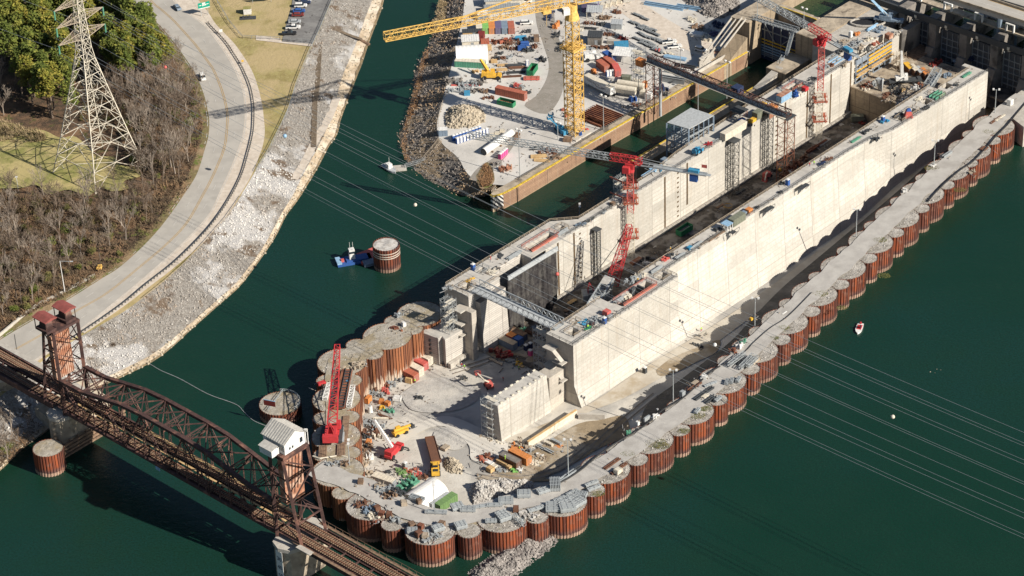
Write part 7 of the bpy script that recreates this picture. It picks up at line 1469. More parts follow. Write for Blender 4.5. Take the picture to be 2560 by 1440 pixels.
LW = [('junk',1772,362,2,1.5,1.2,'red'),('pipes',1790,352,7,.8,.6,'steel_grey'),('crate',1908,268,2,2,1.6,'yellow') ,('crate',1880,305,3,1.6,1.2,'yellow'),('crate',1854,305,2.4,1.6,1.2,'blue'),('junk',1870,315,3,2,1.0,'steel_dark'),('junk',1990,240,3,2,2.2,'blue'),('junk',1980,235,2,2,2.2,'steel_dark'),('crate',2012,226,2.0,2,1.4,'red'),('junk',1640,420,5,2,.6,'lightblue'),('beams',1622,432,7,1.4,.4,'lightblue'),('crate',1660,402,2.4,1.6,.9,'slate'),('junk',1655,424,2.4,1.2,.6,'sky'),('crate',1532,512,1.6,1.4,1.0,'timber'),('junk',1510,530,3,1.4,.6,'steel_grey'),('junk',1475,550,4,1.4,.6,'steel_dark'),('junk',1452,562,3,1.6,.7,'slate'),('junk',1250,640,2,2,.3,'steel_dark'),('beams',1240,672,2.6,3,.25,'steel_dark'),('junk',1232,680,4,3,.3,'cream'),('pipes',1405,582,5,1.6,.9,'steel_grey'),('pipes',1285,640,6,1.6,.8,'steel_grey'),('junk',1120,722,3,2,.6,'steel_grey'),('junk',1175,700,3,1,.4,'yellow'),('beams',2080,142,5,3,.3,'steel_grey'),('beams',2090,152,6,4,.3,'lightblue'),('junk',2115,160,5,2,.9,'rail_tan'),('junk',2150,120,4,2,1.4,'rail_tan'),('crate',2222,95,2.6,2.2,1.8,'bridge_orange'),('junk',2143,85,2,2,1.0,'orange'),('junk',2060,170,4,2,.9,'steel_grey'),('junk',2075,165,3,2,.8,'brown'),('junk',2100,130,5,2,1.0,'steel_dark'),('junk',2170,100,4,2,1.2,'cream'),('junk',2190,110,3,2,.9,'brick'),('junk',2200,75,5,3,.8,'slate'),('junk',2140,110,5,3,1.3,'steel_grey'),('junk',2110,105,4,3,.7,'rail_tan'),('junk',2165,128,3,1.4,2.0,'rail_dark'),('pipes',2180,70,6,1.4,.8,'lightblue'),('junk',2240,85,4,2,1,'conc'),('junk',2030,200,3,2,.8,'steel_dark'),('junk',2000,215,3,1.4,.7,'rail_tan'),('crate',1758,120,1,1,1,'timber')]
nm_['rail_tan'] = 'tan'; nm_['rail_dark'] = 'dark'
for i, (k, x, y, l, w_, h, m_) in enumerate(LW[:-1]):
    d_ = 'at its downstream end' if x < 1300 else 'near the downstream recess' if x < 1500 else 'before the steel frame building' if x < 1700 else 'near the beige container' if x < 1900 else 'near the conveyor end' if x < 2030 else 'at the dam end'
    pile_of(k, P(x, y, ZT), AL, l, w_, h, m_, '%s %s on the land wall %s' % (nm_[m_], kn_[k], d_), '%s %s on the land wall %s' % (nm_[m_], kn_[k], d_), 300+i)
RWI = [('junk',1490,800,4,3,1.0,'steel_grey'),('junk',1478,812,3,2,.7,'steel_dark'),('lumber',1497,800,3,1.4,.3,'cream'),('crate',1517,787,2.0,2,1.6,'redpink'),('crate',1524,795,2.2,1,1.0,'rock_grey' if 0 else 'steel_grey'),('junk',1462,806,3,2,.6,'sky'),('junk',1468,822,2.4,1,.7,'green'),('lumber',1478,814,3,.5,.3,'redpink'),('junk',1535,788,2,1.4,.8,'cream'),('junk',1568,745,4,2,.9,'cream'),('junk',1585,700,6,3,1.4,'steel_grey'),('junk',1600,690,4,2.6,1.4,'cream'),('pipes',1640,675,5,1.4,.9,'steel_grey'),('pipes',1550,750,5,1.6,.9,'steel_grey'),('junk',1672,640,3,2,.9,'steel_dark'),('junk',1660,650,3,1.6,.9,'redpink'),('pipes',1700,642,4.4,1.6,.9,'steel_grey'),('pipes',1740,615,6,1.2,.9,'steel_grey'),('crate',1724,622,2,1.4,.8,'sky'),('lumber',1790,590,9,1.4,.3,'timber'),('lumber',1770,600,8,1.4,.3,'rail_tan'),('junk',1798,575,3,2,1,'steel_dark'),('crate',1872,530,2.2,1.8,1.3,'orange'),('crate',1862,533,2.2,1.6,.8,'slate'),('junk',1892,520,2,1,.6,'steel_dark'),('crate',1951,482,1.4,1.2,.5,'steel_dark'),('junk',1955,460,1.6,1.2,.8,'steel_dark'),('junk',2065,402,5,1.4,.7,'brown'),('junk',2052,410,3,1,.8,'navy'),('beams',2140,350,5,1,.4,'tealgreen'),('junk',2165,330,5,1.4,.8,'steel_dark'),('junk',2190,350,3,2,1,'steel_dark'),('junk',2210,305,3,2,.7,'sky'),('crate',2245,290,4,1.6,.5,'steel_dark'),('beams',2343,240,6,4,.9,'tealgreen'),('junk',2312,272,4,1.6,.6,'steel_dark'),('junk',2298,250,4,2,.6,'cream'),('beams',2417,188,5,1.2,.5,'tealgreen'),('junk',2390,212,3,1.4,.5,'steel_dark')]
for i, (k, x, y, l, w_, h, m_) in enumerate(RWI):
    d_ = 'by the crawler crane' if x < 1620 else 'before the olive container' if x < 1850 else 'in its middle part' if x < 2100 else 'near the blue tarp' if x < 2280 else 'at the dam end'
    pile_of(k, P(x, y, ZT), AL, l, w_, h, m_, '%s %s on the river wall %s' % (nm_[m_], kn_[k], d_), '%s %s on the river wall %s' % (nm_[m_], kn_[k], d_), 400+i)
container(P(1842, 556, ZT), AL, 6.4, 'olive', 'olive green container on the river wall beside the lilac canopy'); shed(P(1817, 574, ZT), AL, 3, 3, 2.4, 'small lilac pop-up canopy on the river wall', 'lightblue', 'white', True, .05, 'canopy', 'canopy')
mb = MB(); mb.box(0, 0, 0, 3.0, 3.0, 2.4, 0, .55); o = solo('tarp_tent', mb, 'redpink', 'red and blue tarpaulin tent on the river wall', 'tent'); o.location = P(2271, 291, ZT); mb = MB(); mb.box(0, 0, 2.4, 1.8, 1.8, .7, 0, .5); build('blue_top', mb, 'blue', o)
for k, (u, v) in enumerate(((103, 39.6), (122, 39.8), (84, 39.6))):
    t = thing('bracket_platform', ('steel bracket platform hung on the river face %s' % ('left of the middle', 'right of the middle', 'below the lilac canopy')[k]), 'platform', LN(u, v, ZT), AL); mb = MB(); mb.box(0, -.9, -.2, 4.4 if k < 2 else 2, 1.7, .2); build('deck', mb, 'steel_dark', t)
    mb = MB(); mb.add([(-2.2, -.1, -.2), (-2.2, -1.7, -.2), (-2.2, -.1, -2.6)], [(0, 1, 2)]); mb.bar((-2.2, -1.7, -.2), (-2.2, -.1, -2.6), .2); mb.bar((2.2, -1.7, -.2), (2.2, -.1, -2.4), .2); build('bracket', mb, 'steel_grey', t); mb = MB()
    for x in (-2.4, 0, 2.4): mb.bar((x, -1.75, 0), (x, -1.75, 1.1), .1)
    mb.bar((-2.4, -1.75, 1.1), (2.4, -1.75, 1.1), .1); build('rail', mb, 'steel_dark', t)
# railings along both walls
def wr(pts, lab, m_='rail_dark'): return railing([LN(u, v, zt) for u, v in pts], lab, m_)
wr([(0, 33.2), (0, 44.1), (51.2, 43.8), (51.4, 38.4), (150, 38.4), (163, 39.3), (172, 41.6), (227.8, 42.8)], 'dark railing along the river edge of the river wall')
wr([(2, 33.2), (25.5, 33.2)], 'tan railing at the chamber edge of the river wall near the footbridge', 'rail_tan'); wr([(44.2, 33.3), (205.5, 33.3)], 'long tan railing along the chamber edge of the river wall', 'rail_tan'); wr([(206.3, 36.5), (225.7, 36.5)], 'tan railing on the gate recess edge near the dam', 'rail_tan')
wr([(.3, -.3), (.3, -10.3), (51, -10.5), (58, -4.1), (96, -4.4), (112, -6.4), (150, -8.3), (200, -8.8)], 'tan railing along the outer edge of the land wall', 'rail_tan'); wr([(8, -.3), (14.8, -.3)], 'short tan railing by the footbridge on the land wall', 'rail_tan'); wr([(47, -.25), (205.7, -.25)], 'long dark railing along the chamber edge of the land wall')
for k, (u0, u1, v0, v1, m_) in enumerate(((3.8, 8.2, 37.1, 41.2, 'rail_tan'), (9.1, 12, 34.9, 37.1, 'rail_tan'), (27, 43.6, 37.3, 41.7, 'salmon'), (46.2, 50.8, 38.2, 41.8, 'rail_tan'), (178.6, 189.4, 37.3, 40.5, 'rail_tan'), (200.6, 204.4, 36, 41, 'rail_tan'), (2.1, 6.4, -6.4, -2.6, 'rail_tan'), (12.6, 16.4, -9, -6.1, 'steel_grey'), (32.6, 46.4, -6.7, -2.4, 'salmon'), (48.6, 51.9, -6.2, -3.2, 'rail_tan'), (170.6, 178.4, -5.9, -2.6, 'salmon'))):
    railing([LN(*q, zt) for q in ((u0, v0), (u0, v1), (u1, v1), (u1, v0), (u0, v0))], '%s guard rail round a shaft opening, %s on the %s' % ('red' if m_ == 'salmon' else 'tan' if m_ == 'rail_tan' else 'grey', ['first from the footbridge', 'small one by the footbridge', 'longest', 'fourth from the footbridge', 'near the tarp tent', 'near the dam', 'at the downstream end', 'octagonal pit', 'longest', 'after the red one', 'near the dam'][k], 'river wall' if k < 6 else 'land wall'), m_, 2.0)
for k, (u0, u1, v, w_) in enumerate(((27.3, 43.5, 41.4, .5), (33, 46, -2.7, .6))): mb = MB(); mb.uv(u0, u1, v, v+w_, zt, zt+.4); solo('red_beam', mb, 'salmon', 'long salmon-red steel beam along the shaft on the %s' % ('river wall' if k == 0 else 'land wall'), 'beam')
mb = MB(); mb.hexa([LN(34, 37.8, 12), LN(34, 38.6, 12), LN(36, 38.6, 12), LN(36, 37.8, 12), LN(35, 38, 19.5), LN(35, 38.6, 19.5), LN(36.5, 38.6, 19.5), LN(36.5, 38, 19.5)]); mb.uv(38, 38.6, 38, 41, 14, 19); solo('valve_lever', mb, 'steel_dark', 'dark steel valve machinery rising from the long shaft', 'machinery')
# footbridge across the chamber
fbz = 18.1; fb2 = thing('footbridge', 'grey steel truss footbridge spanning the downstream end of the chamber', 'bridge', LN(4.8, 16, fbz))
for u in (2.9, 7.1):
    mb = MB(); a, b_ = LN(u, -1.6, fbz), LN(u, 34.2, fbz); n = 16; upv = Vector((0, 0, 2.4)); mb.bar(a, b_, .25); mb.bar(a+upv, b_+upv, .25)
    for i in range(n+1): p = a.lerp(b_, i/n); mb.bar(p, p+upv, .18); (mb.bar(p, a.lerp(b_, (i+1)/n)+upv, .14) if i < n/2 else mb.bar(p+upv, a.lerp(b_, (i+1)/n), .14)) if i < n else None
    build('truss', mb, 'galv', fb2, world=True)
mb = MB(); mb.uv(3.0, 7.0, -1.6, 34.2, fbz-.15, fbz+.05); build('deck', mb, 'steel_grey', fb2, world=True); mb = MB(); mb.uv(3.3, 6.7, -1.2, 33.9, fbz+.06, fbz+.1); build('walking_surface', mb, 'roofgrey', fb2, world=True)
# black curtain over the recess
ct = thing('black_curtain', 'large black plastic curtain hanging over the gate recess of the land wall', 'curtain', LN(26, 3.4, -3)); mb = MB(); n = 60
for i in range(n+1):
    u = 15.3+22.5*i/n; v = 2.9+.9*math.sin(i*.9)*.35+.25*math.sin(i*2.1)+1.3*i/n
    for k in range(9): f = k/8; mb.v.append(tuple(LN(u, v+.35*math.sin(i*.5+k)*(1-f), (-1.5+1.4*math.sin(i*.35))*(1-f)+(18.3+1.2*(i/n))*f)))
for i in range(n):
    for k in range(8): mb.f.append((i*9+k, (i+1)*9+k, (i+1)*9+k+1, i*9+k+1)); mb.mi.append(0)
build('sheet', mb, 'tarp_black', ct, world=True, smooth=True); mb = MB(); mb.bar(LN(15.3, 3.1, 18.6), LN(37.8, 4.6, 19.8), .5, 1.6); build('white_band', mb, 'roofgrey', ct, world=True)
# ================================================================ chamber floor
dumpster(P(1711, 580, -3.7), AL, 6.4, 'green', 'green open dumpster on the chamber floor by the land wall', h=1.9, fill='rock_grey'); container(P(2143, 362-62, -3.5), D(0), 4.6, 'olive', 'olive green box on the chamber floor by the sill block', h=2)
boom_lift(P(1918, 443, -3.6), AL, P(1915, 436, -1), P(1912, 452, 0), 'red-orange lift on the dark chamber floor', 'redpink'); mb = MB()
for k in range(3): mb.tube((0, 0, k*.12), (0, 0, k*.12+.12), 1.6-.1*k, 18, cap=False)
o = solo('hose_coil', mb, 'yellow', 'yellow hose coil lying on the chamber floor', 'hose'); o.location = P(1820, 515, -3.6)
CH = [('junk',1960,440,5,3,1.2,'brown'),('junk',1985,420,6,3,1.6,'rust'),('junk',2010,400,6,3,1.4,'brown'),('beams',2030,375,6,1.6,.8,'rust'),('beams',2050,362,8,1,.6,'rust'),('junk',1940,425,3,2,1,'steel_dark'),('junk',1975,430,2,1.4,.6,'white'),('crate',1950,427,1.2,1,.8,'yellow'),('junk',1610,650,3,2,1.2,'steel_dark'),('crate',1590,655,5,1.6,.8,'bridge_orange'),('junk',1616,660,2.4,2,1.2,'white'),('lumber',1430,755,4,1.5,.3,'lumber'),('lumber',1420,775,3,1.5,.3,'timber'),('lumber',1800,515,4,1,.2,'timber'),('junk',2095,360,3,2,.7,'steel_dark'),('junk',2155,308,2,1.5,.6,'darkred'),('beams',1680,620,6,.8,.3,'cream'),('beams',1850,480,5,1,.4,'steel_dark'),('junk',1870,490,6,2,.5,'conc_dark')]
for i, (k, x, y, l, w_, h, m_) in enumerate(CH):
    d_ = 'by the crawler crane' if x < 1640 else 'in the middle' if x < 1900 else 'around the tower crane feet'
    pile_of(k, P(x, y, -3.7), AL, l, w_, h, m_, '%s %s on the chamber floor %s' % (nm_[m_], kn_[k], d_), '%s %s on the chamber floor %s' % (nm_[m_], kn_[k], d_), 500+i)
# ================================================================ on the sill block (5 m)
ZS = 7.55
gp = thing('gate_panel', 'upright steel gate panel with yellow bars and timber staging at the chamber end', 'gate panel', LN(217, .6, ZS)); a, b_ = LN(206.6, .4, ZS), LN(228.4, .4, ZS); hgt = 9.6
mb = MB(); n = 6
for i in range(n+1): p = a.lerp(b_, i/n); mb.bar(p, p+Vector((0, 0, hgt)), .4, .5)
for z in (0, 1.9, 3.8, 5.7, 7.6, 9.3): mb.bar(a+Vector((0, 0, z)), b_+Vector((0, 0, z)), .3, .35)
mb.bar(a+Vector((0, 0, hgt-1)), a.lerp(b_, .3)+Vector((0, 0, hgt-1)), .2, 1.8); build('frame', mb, 'gate_frame', gp, world=True); mb = MB()
for z in (2.6, 3.2, 5.0, 6.3, 6.9, 8.2): mb.bar(a.lerp(b_, .35 if z > 5.6 else 0)+Vector((0, 0, z))+NV*.15, b_+Vector((0, 0, z))+NV*.15, .45, .3)
build('yellow_bar', mb, 'yellow', gp, world=True); mb = MB(); mb.bar(a+NV*.8+Vector((0, 0, 3.6)), b_+NV*.8+Vector((0, 0, 3.6)), 1.2, .15); mb.bar(a+NV*1.4+Vector((0, 0, 4.7)), b_+NV*1.4+Vector((0, 0, 4.7)), .12); 
for i in range(13): p = a.lerp(b_, i/12)+NV*1.4; mb.bar(p+Vector((0, 0, 3.6)), p+Vector((0, 0, 4.7)), .1)
build('staging', mb, 'lumber', gp, world=True)
cp = thing('curved_plate', 'white curved steel plate standing on the sill block', 'steel plate', P(2208, 228, ZS)); mb = MB()
for k in range(8): a_ = -.5+k*.14; b2 = a_+.14; q0 = LV*2.4*math.sin(a_)*0; mb.hexa([P(2195+k*1.2, 222+k*.9, ZS)+Vector((0, 0, 0)), P(2196.2+k*1.2, 223+k*.9, ZS), P(2196.4+k*1.2, 223.1+k*.9, ZS)+LV*.1, P(2195.2+k*1.2, 222.1+k*.9, ZS)+LV*.1, P(2195+k*1.2, 222+k*.9, ZS)+Vector((0, 0, 5))-LV*2*math.cos(k*.3), P(2196.2+k*1.2, 223+k*.9, ZS)+Vector((0, 0, 5))-LV*2*math.cos(k*.3), P(2196.4+k*1.2, 223.1+k*.9, ZS)+Vector((0, 0, 5)), P(2195.2+k*1.2, 222.1+k*.9, ZS)+Vector((0, 0, 5))])
build('plate', mb, 'roofgrey', cp, world=True)
mobile_crane(P(2262, 208, ZS), D(5), 3.2, P(2254, 128, 21.5), 'truck crane with upright white telescopic boom on the sill block', 'steel_dark', 'white', 12, 2.7, 1.0, True, 'white')
for k, (x, y, m_, lab) in enumerate(((2270,178,'yellow','yellow-roofed'),(2284,183,'cream','pale-roofed'),(2297,188,'roofgrey','grey-roofed'),(2310,192,'orange','orange-roofed'),(2322,197,'timber','brown-roofed'))): container(P(x, y, ZS), D(-72), 5, 'brown', '%s brown container in the row beside the truck crane' % lab, w_=2.1, group='row of brown containers beside the truck crane', roof=m_)
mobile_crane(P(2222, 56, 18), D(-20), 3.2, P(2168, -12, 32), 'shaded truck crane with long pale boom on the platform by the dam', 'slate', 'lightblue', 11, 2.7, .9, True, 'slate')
st = thing('stair_conveyor', 'pale steel stair and chute structure leaning beside the river wall upstream', 'stairs', P(2335, 200, ZS)); mb = MB(); mb.truss(P(2318, 225, 14), P(2345, 182, 16), NV*1.5, Vector((0, 0, 2.2)), 7, .25, .14); mb.bar(P(2318, 225, 15.3), P(2345, 182, 17.3), 1.6, .2)
for q in ((2322, 217), (2340, 190)): p = P(*q, 14); mb.bar(p, (p.x, p.y, 7.5), .4)
build('frame', mb, 'galv', st, world=True)
scaffold(P(2248, 172, ZS), AL, 4, 3, 6, 'rusty scaffold right of the gate panel', m_='rail_tan')
SB = [('junk',2170,215,6,3,.8,'rust'),('junk',2230,250,6,3,1.2,'rail_tan'),('junk',2240,235,5,2,1.2,'steel_dark'),('junk',2290,222,4,3,1.4,'white'),('junk',2340,160,5,3,1.4,'darkred'),('junk',2370,190,4,2,1.2,'slate'),('lumber',2200,205,6,3,.3,'cream'),('junk',2255,262,7,2,2.0,'steel_grey'),('junk',2300,240,3,2,1.2,'steel_dark'),('lumber',2290,130,12,8,.2,'timber'),('junk',2400,150,6,3,1.0,'slate'),('pipes',2440,140,10,3,1.8,'navy')]
SB += [('junk',2160,190,6,3,1.0,'rail_tan'),('junk',2185,210,4,3,.8,'steel_grey'),('junk',2215,240,5,3,.7,'brown'),('beams',2235,215,6,1.4,.6,'steel_dark'),('lumber',2250,228,5,2,.4,'lumber'),('junk',2275,245,5,3,1,'conc'),('junk',2300,215,3,2,1,'rust'),('junk',2165,222,3,2,.5,'cream')]
for i, (k, x, y, l, w_, h, m_) in enumerate(SB): pile_of(k, P(x, y, ZS if x < 2380 else 8), AL, l, w_, h, m_, '%s %s on the sill block at the upstream end' % (nm_[m_], kn_[k]), '%s %s on the sill block' % (nm_[m_], kn_[k]), 600+i)
mb = MB(); c0 = LN(232, -13, 18.1)
for k in range(16): a_ = k*math.pi/8; b2 = a_+math.pi/8; mb.bar(c0+Vector((6.5*math.cos(a_), 3.4*math.sin(a_), .3)), c0+Vector((6.5*math.cos(b2), 3.4*math.sin(b2), .3)), .5, .6)
tk = solo('oval_pit', mb, 'conc', 'oval concrete rim of the dark pit on the platform by the dam', 'pit'); mb = MB(); mb.v = [tuple(c0+Vector((6.2*math.cos(k*math.pi/8), 3.1*math.sin(k*math.pi/8), .05))) for k in range(16)]; mb.f = [tuple(range(16))]; mb.mi = [0]; build('pit_shade', mb, 'black', tk)  # flat black disc at rim height paints the shade of the pit
# ================================================================ excavation (floor -4 m)
ZF = -3.98
for k, (x, y, m_, lab) in enumerate(((1027, 946, 'brick', 'orange-red container nearest the pit floor clutter, first'), (1040, 932, 'cream', 'white container, second'), (1051, 918, 'redpink', 'pinkish red container, third'), (1063, 905, 'cream', 'white container, fourth'), (1073, 894, 'lightblue', 'lilac-white container, fifth'))):
    container(P(x, y, ZF), AN, 5.2, m_, lab+' of the row by the rusty cell wall', group='row of five containers by the rusty cell wall')
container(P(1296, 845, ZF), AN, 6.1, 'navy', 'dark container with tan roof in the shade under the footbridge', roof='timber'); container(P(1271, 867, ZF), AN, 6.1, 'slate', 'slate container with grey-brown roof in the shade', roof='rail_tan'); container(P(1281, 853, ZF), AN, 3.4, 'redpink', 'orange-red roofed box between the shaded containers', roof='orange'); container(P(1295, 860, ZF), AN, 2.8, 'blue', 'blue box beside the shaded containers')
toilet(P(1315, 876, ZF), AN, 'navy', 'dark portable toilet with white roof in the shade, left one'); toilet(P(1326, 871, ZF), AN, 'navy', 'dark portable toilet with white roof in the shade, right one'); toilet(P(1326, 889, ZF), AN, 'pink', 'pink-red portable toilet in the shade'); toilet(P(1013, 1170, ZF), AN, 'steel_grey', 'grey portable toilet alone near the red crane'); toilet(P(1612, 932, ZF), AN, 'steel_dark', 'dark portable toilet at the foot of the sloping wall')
boom_lift(P(1222, 968, ZF), hd((1222, 968), (1195, 932), ZF), P(1210, 950, 1.0), P(1194, 934, 1.5), 'orange-red boom lift on the pit floor before the scaffold', 'redpink')
mobile_crane(P(986, 1135, ZF), hd((975, 1147), (1004, 1117), ZF), 3.4, P(936, 1050, 9), 'red and white rough terrain crane with boom out over the pit floor', 'red', 'white', 8, 2.8, .85)
tz = hd((984, 1090), (1020, 1075), ZF); t = thing('telehandler', 'yellow telehandler beside the red and white crane', 'telehandler', P(1001, 1086, ZF), tz); mb = MB(); mb.box(0, 0, .8, 5, 2.0, 1.0); mb.box(-.4, .7, 1.8, 1.6, .8, 1.0); build('body', mb, 'yellow', t); mb = MB(); mb.bar((-2.4, -.3, 2.6), (3.6, -.3, 2.2), .6); build('boom', mb, 'yellow', t); wheels(t, (-1.6, 1.6), (-1, 1), .65, .4); mb = MB(); mb.box(4.2, -.3, 1.2, 1.0, 1.8, .9); mb.bar((4.4, -1, 1.2), (5.6, -1, 1.2), .12); mb.bar((4.4, .4, 1.2), (5.6, .4, 1.2), .12); build('fork_head', mb, 'steel_dark', t)
lz = hd((1088, 1190), (1086, 1150), ZF); t = thing('wheel_loader', 'yellow wheel loader at the end of the long brown steel box', 'loader', P(1089, 1182, ZF), lz); mb = MB(); mb.box(-1.4, 0, 1.0, 3.2, 2.4, 1.4); mb.box(1.4, 0, 1.0, 2.6, 2.0, 1.1); build('body', mb, 'yellow', t); mb = MB(); mb.box(0, 0, 2.2, 1.6, 1.6, 1.5, 0, .85); cb = build('cab', mb, 'yellow', t); mb = MB(); mb.box(0, 0, 2.6, 1.66, 1.62, .8); mb.box(-2, 0, 2.41, 1.2, 1.6, .05); build('window', mb, 'glass', cb); wheels(t, (-1.6, 1.7), (-1.2, 1.2), .85, .6); mb = MB(); mb.box(3.2, 0, .6, 1.0, 2.8, 1.1); build('bucket', mb, 'yellow', t)
mb = MB(); bz = hd((1095, 1150), (1080, 1098), ZF); mb.box(0, 0, 0, 12.8, 3.0, .2)
for s in (-1, 1): mb.box(0, s*1.45, .2, 12.8, .12, 1.0); mb.box(s*6.35, 0, .2, .12, 2.9, 1.0)
for k in range(7): mb.box(-5.4+k*1.8, 0, .2, .15, 2.8, .5)
mb.box(0, 0, .9, 12.6, 2.8, .06); o = solo('steel_box_form', mb, 'brown', 'long brown steel box form carried across the pit floor', 'steel form'); o.location = P(1083, 1128, ZF+.9); o.rotation_euler.z = bz
container(P(1300, 1150, ZF), AN, 7.6, 'orange', 'bright orange container at the end of the low retaining wall', h=2.7); container(P(1276, 1160, ZF), AN, 7.2, 'brown', 'dark grey-brown container beside the bright orange one', h=2.7, roof='conc_dark')
tent(P(1064, 1250, ZF+3.0), AL, 11.0, 9.0, 4.6, 'white arched tent among the cofferdam clutter at the bottom')
container(P(1116, 1264, ZF+3), AL, 7.5, 'field_green', 'green container beside the lower white tent'); container(P(1100, 1262, ZF+3), AL, 7.5, 'roofgrey', 'narrow white roofed container between tent and green container', w_=1.2)
rubble('rubble_band', [(1172,1225),(1190,1208),(1240,1205),(1300,1203),(1330,1205),(1335,1228),(1300,1240),(1260,1246),(1215,1256),(1185,1262)], -4.0, 3.6, 1700, 'rock_pale', 'band of pale concrete rubble above the bottom cells', .2, .9, 11)
rubble('dirt_pile', [(1108,1150),(1120,1142),(1145,1150),(1160,1170),(1155,1186),(1125,1184),(1110,1170)], -4.0, 2.2, 300, 'rock_tan', 'small dirt and debris pile right of the yellow loader', .15, .5, 12)
rubble('riprap_spit', [(1290,1350),(1330,1342),(1365,1338),(1398,1340),(1402,1358),(1385,1375),(1340,1410),(1290,1450),(1225,1500),(1130,1520),(1170,1430),(1210,1400),(1250,1372)], -.6, 3.2, 3000, 'rock_grey', 'grey riprap spit running into the river at the bottom', .25, .75, 13)
PF = [('junk',905,935,3,3,1.4,'rail_tan'),('junk',930,970,4,3,1.4,'brown'),('junk',952,965,5,3,1.3,'rust'),('junk',972,960,5,3,1.2,'steel_grey'),('junk',985,945,3,2,1.2,'lumber'),('junk',1000,948,3,2,1.2,'steel_grey'),('crate',1022,957,2.2,.8,1.8,'lumber'),('junk',940,985,5,2,1,'steel_grey'),('junk',965,978,4,2,.8,'redpink'),('crate',954,1008,1.6,1.4,1.4,'orange'),('crate',969,1013,1.6,1.4,1.4,'orange'),('crate',921,1005,1.4,2.4,2.0,'orange'),('junk',975,1004,1,1,.8,'slate'),('junk',955,1020,1.6,1.2,1.0,'yellow'),('junk',970,1028,3,1.4,1.0,'tealgreen'),('pipes',962,1042,5,1,.4,'brown'),('pipes',955,1046,5,.8,.4,'cream'),('crate',993,1000,2.6,2.0,1.2,'white'),('junk',1049,997,3.2,1.8,.8,'steel_dark'),('crate',1113,1122,2,2.4,.9,'rail_tan'),
 ('junk',920,1060,6,4,1.3,'steel_grey'),('junk',940,1070,5,4,1.6,'steel_grey'),('junk',928,1082,5,4,1.4,'brown'),('junk',950,1090,4,3,1.3,'cream'),('junk',915,1090,3,3,1.2,'steel_dark'),('crate',922,1108,1.6,1.6,1.2,'orange'),('junk',918,1122,3,3,1.4,'timber'),('junk',906,1112,3,2,1.2,'steel_dark'),('junk',925,1145,2,2,1.8,'white'),('junk',915,1143,3,3,1.2,'timber'),('junk',908,1160,3,4,.8,'rail_tan'),('junk',900,1190,4,3,1.0,'steel_grey'),('junk',930,1185,4,2,1.0,'rail_tan'),('junk',1000,1178,4,2,.7,'field_green'),('junk',1030,1178,4,2,.9,'brick'),('junk',1015,1188,4,2,.6,'field_green'),('junk',1040,1190,3,2,1.2,'redpink'),('junk',1055,1198,3,2,1.4,'brown'),('junk',970,1180,1.4,1,.6,'steel_dark'),
 ('junk',1210,1150,4,2,1,'brick'),('junk',1222,1143,4,2,1.2,'rust'),('junk',1205,1145,3,2,.8,'rail_tan'),('crate',1222,1158,3.2,1.6,.6,'roofgrey' if 0 else 'white'),('crate',1232,1164,3,1.4,.5,'cream'),('crate',1226,1178,2.0,1.8,1.5,'lumber'),('junk',1252,1178,3,1.4,.8,'steel_grey'),('lumber',1256,1160,4.4,1.4,1.2,'lumber'),('crate',1273,1172,1.4,1.4,1.2,'lumber'),('junk',1285,1178,2,1.2,1,'lime'),('junk',1300,1175,2,1.4,.8,'white'),('junk',1290,1120,5,2,1.2,'orange'),('junk',1310,1118,5,3,1.6,'rail_tan'),('junk',1320,1125,3,3,1.4,'steel_grey'),('junk',1345,1143,6,3,.7,'rail_tan'),('junk',1335,1155,5,3,.5,'cream'),('beams',1355,1122,5,1.4,.5,'steel_grey'),('beams',1372,1130,3.4,1.6,.7,'galv'),('lumber',1374,1112,3,1.4,.9,'cream'),('lumber',1392,1107,4.2,1.4,.9,'galv'),('lumber',1398,1115,2.2,2,.2,'orange'),('junk',1350,1140,2.4,1,.8,'white'),
 ('lumber',1410,900,4,1.4,.3,'lumber') if 0 else ('lumber',1240,905,6,1.0,.3,'rail_tan'),('junk',1252,890,4,3,1.6,'darkred'),('junk',1268,888,4,2,1.8,'red'),('junk',1240,880,3,3,1.6,'darkred'),('beams',1225,862,5,1.2,.4,'rail_tan'),('junk',1280,905,4,2,.8,'steel_grey'),('junk',1295,910,3,2,.8,'yellow'),('lumber',1302,915,2.6,1,.3,'lumber'),('beams',1330,838,6,1.4,1,'brown'),('junk',1310,825,3,2,1,'tealgreen'),('junk',1345,825,5,2,.8,'slate'),('junk',1098,905,2,2,1.2,'yellow'),('junk',1115,912,4,2,.6,'rail_tan'),('junk',1158,945,3,2,.4,'steel_dark'),('junk',1245,1105,6,1,.4,'cream'),('junk',1215,1096,5,1,.4,'rail_tan'),('beams',1150,893,3,1,.4,'steel_grey'),('junk',1745,865,4,1,.8,'steel_dark'),('junk',1230,842,2.6,1,3,'yellow'),
 ('lumber',1095,925,1,1,1,'lumber')]
for i, (k, x, y, l, w_, h, m_) in enumerate(PF[:-1]):
    d_ = 'at the foot of the left cells' if x < 960 and y > 1030 else 'below the row of five containers' if x < 1030 and y < 1030 else 'near the red and white crane' if x < 1070 and y > 1100 else 'by the orange container' if y > 1100 and x < 1340 else 'on the brown mud patch' if y > 1100 else 'in the shade of the chamber mouth' if x > 1180 and y < 920 else 'on the open pit floor'
    pile_of(k, P(x, y, ZF), AN if x > 1180 else rnd.uniform(-.7, .2), l, w_, h, m_, '%s %s %s' % (nm_[m_], kn_[k], d_), '%s %s %s' % (nm_[m_], kn_[k], d_), 700+i)
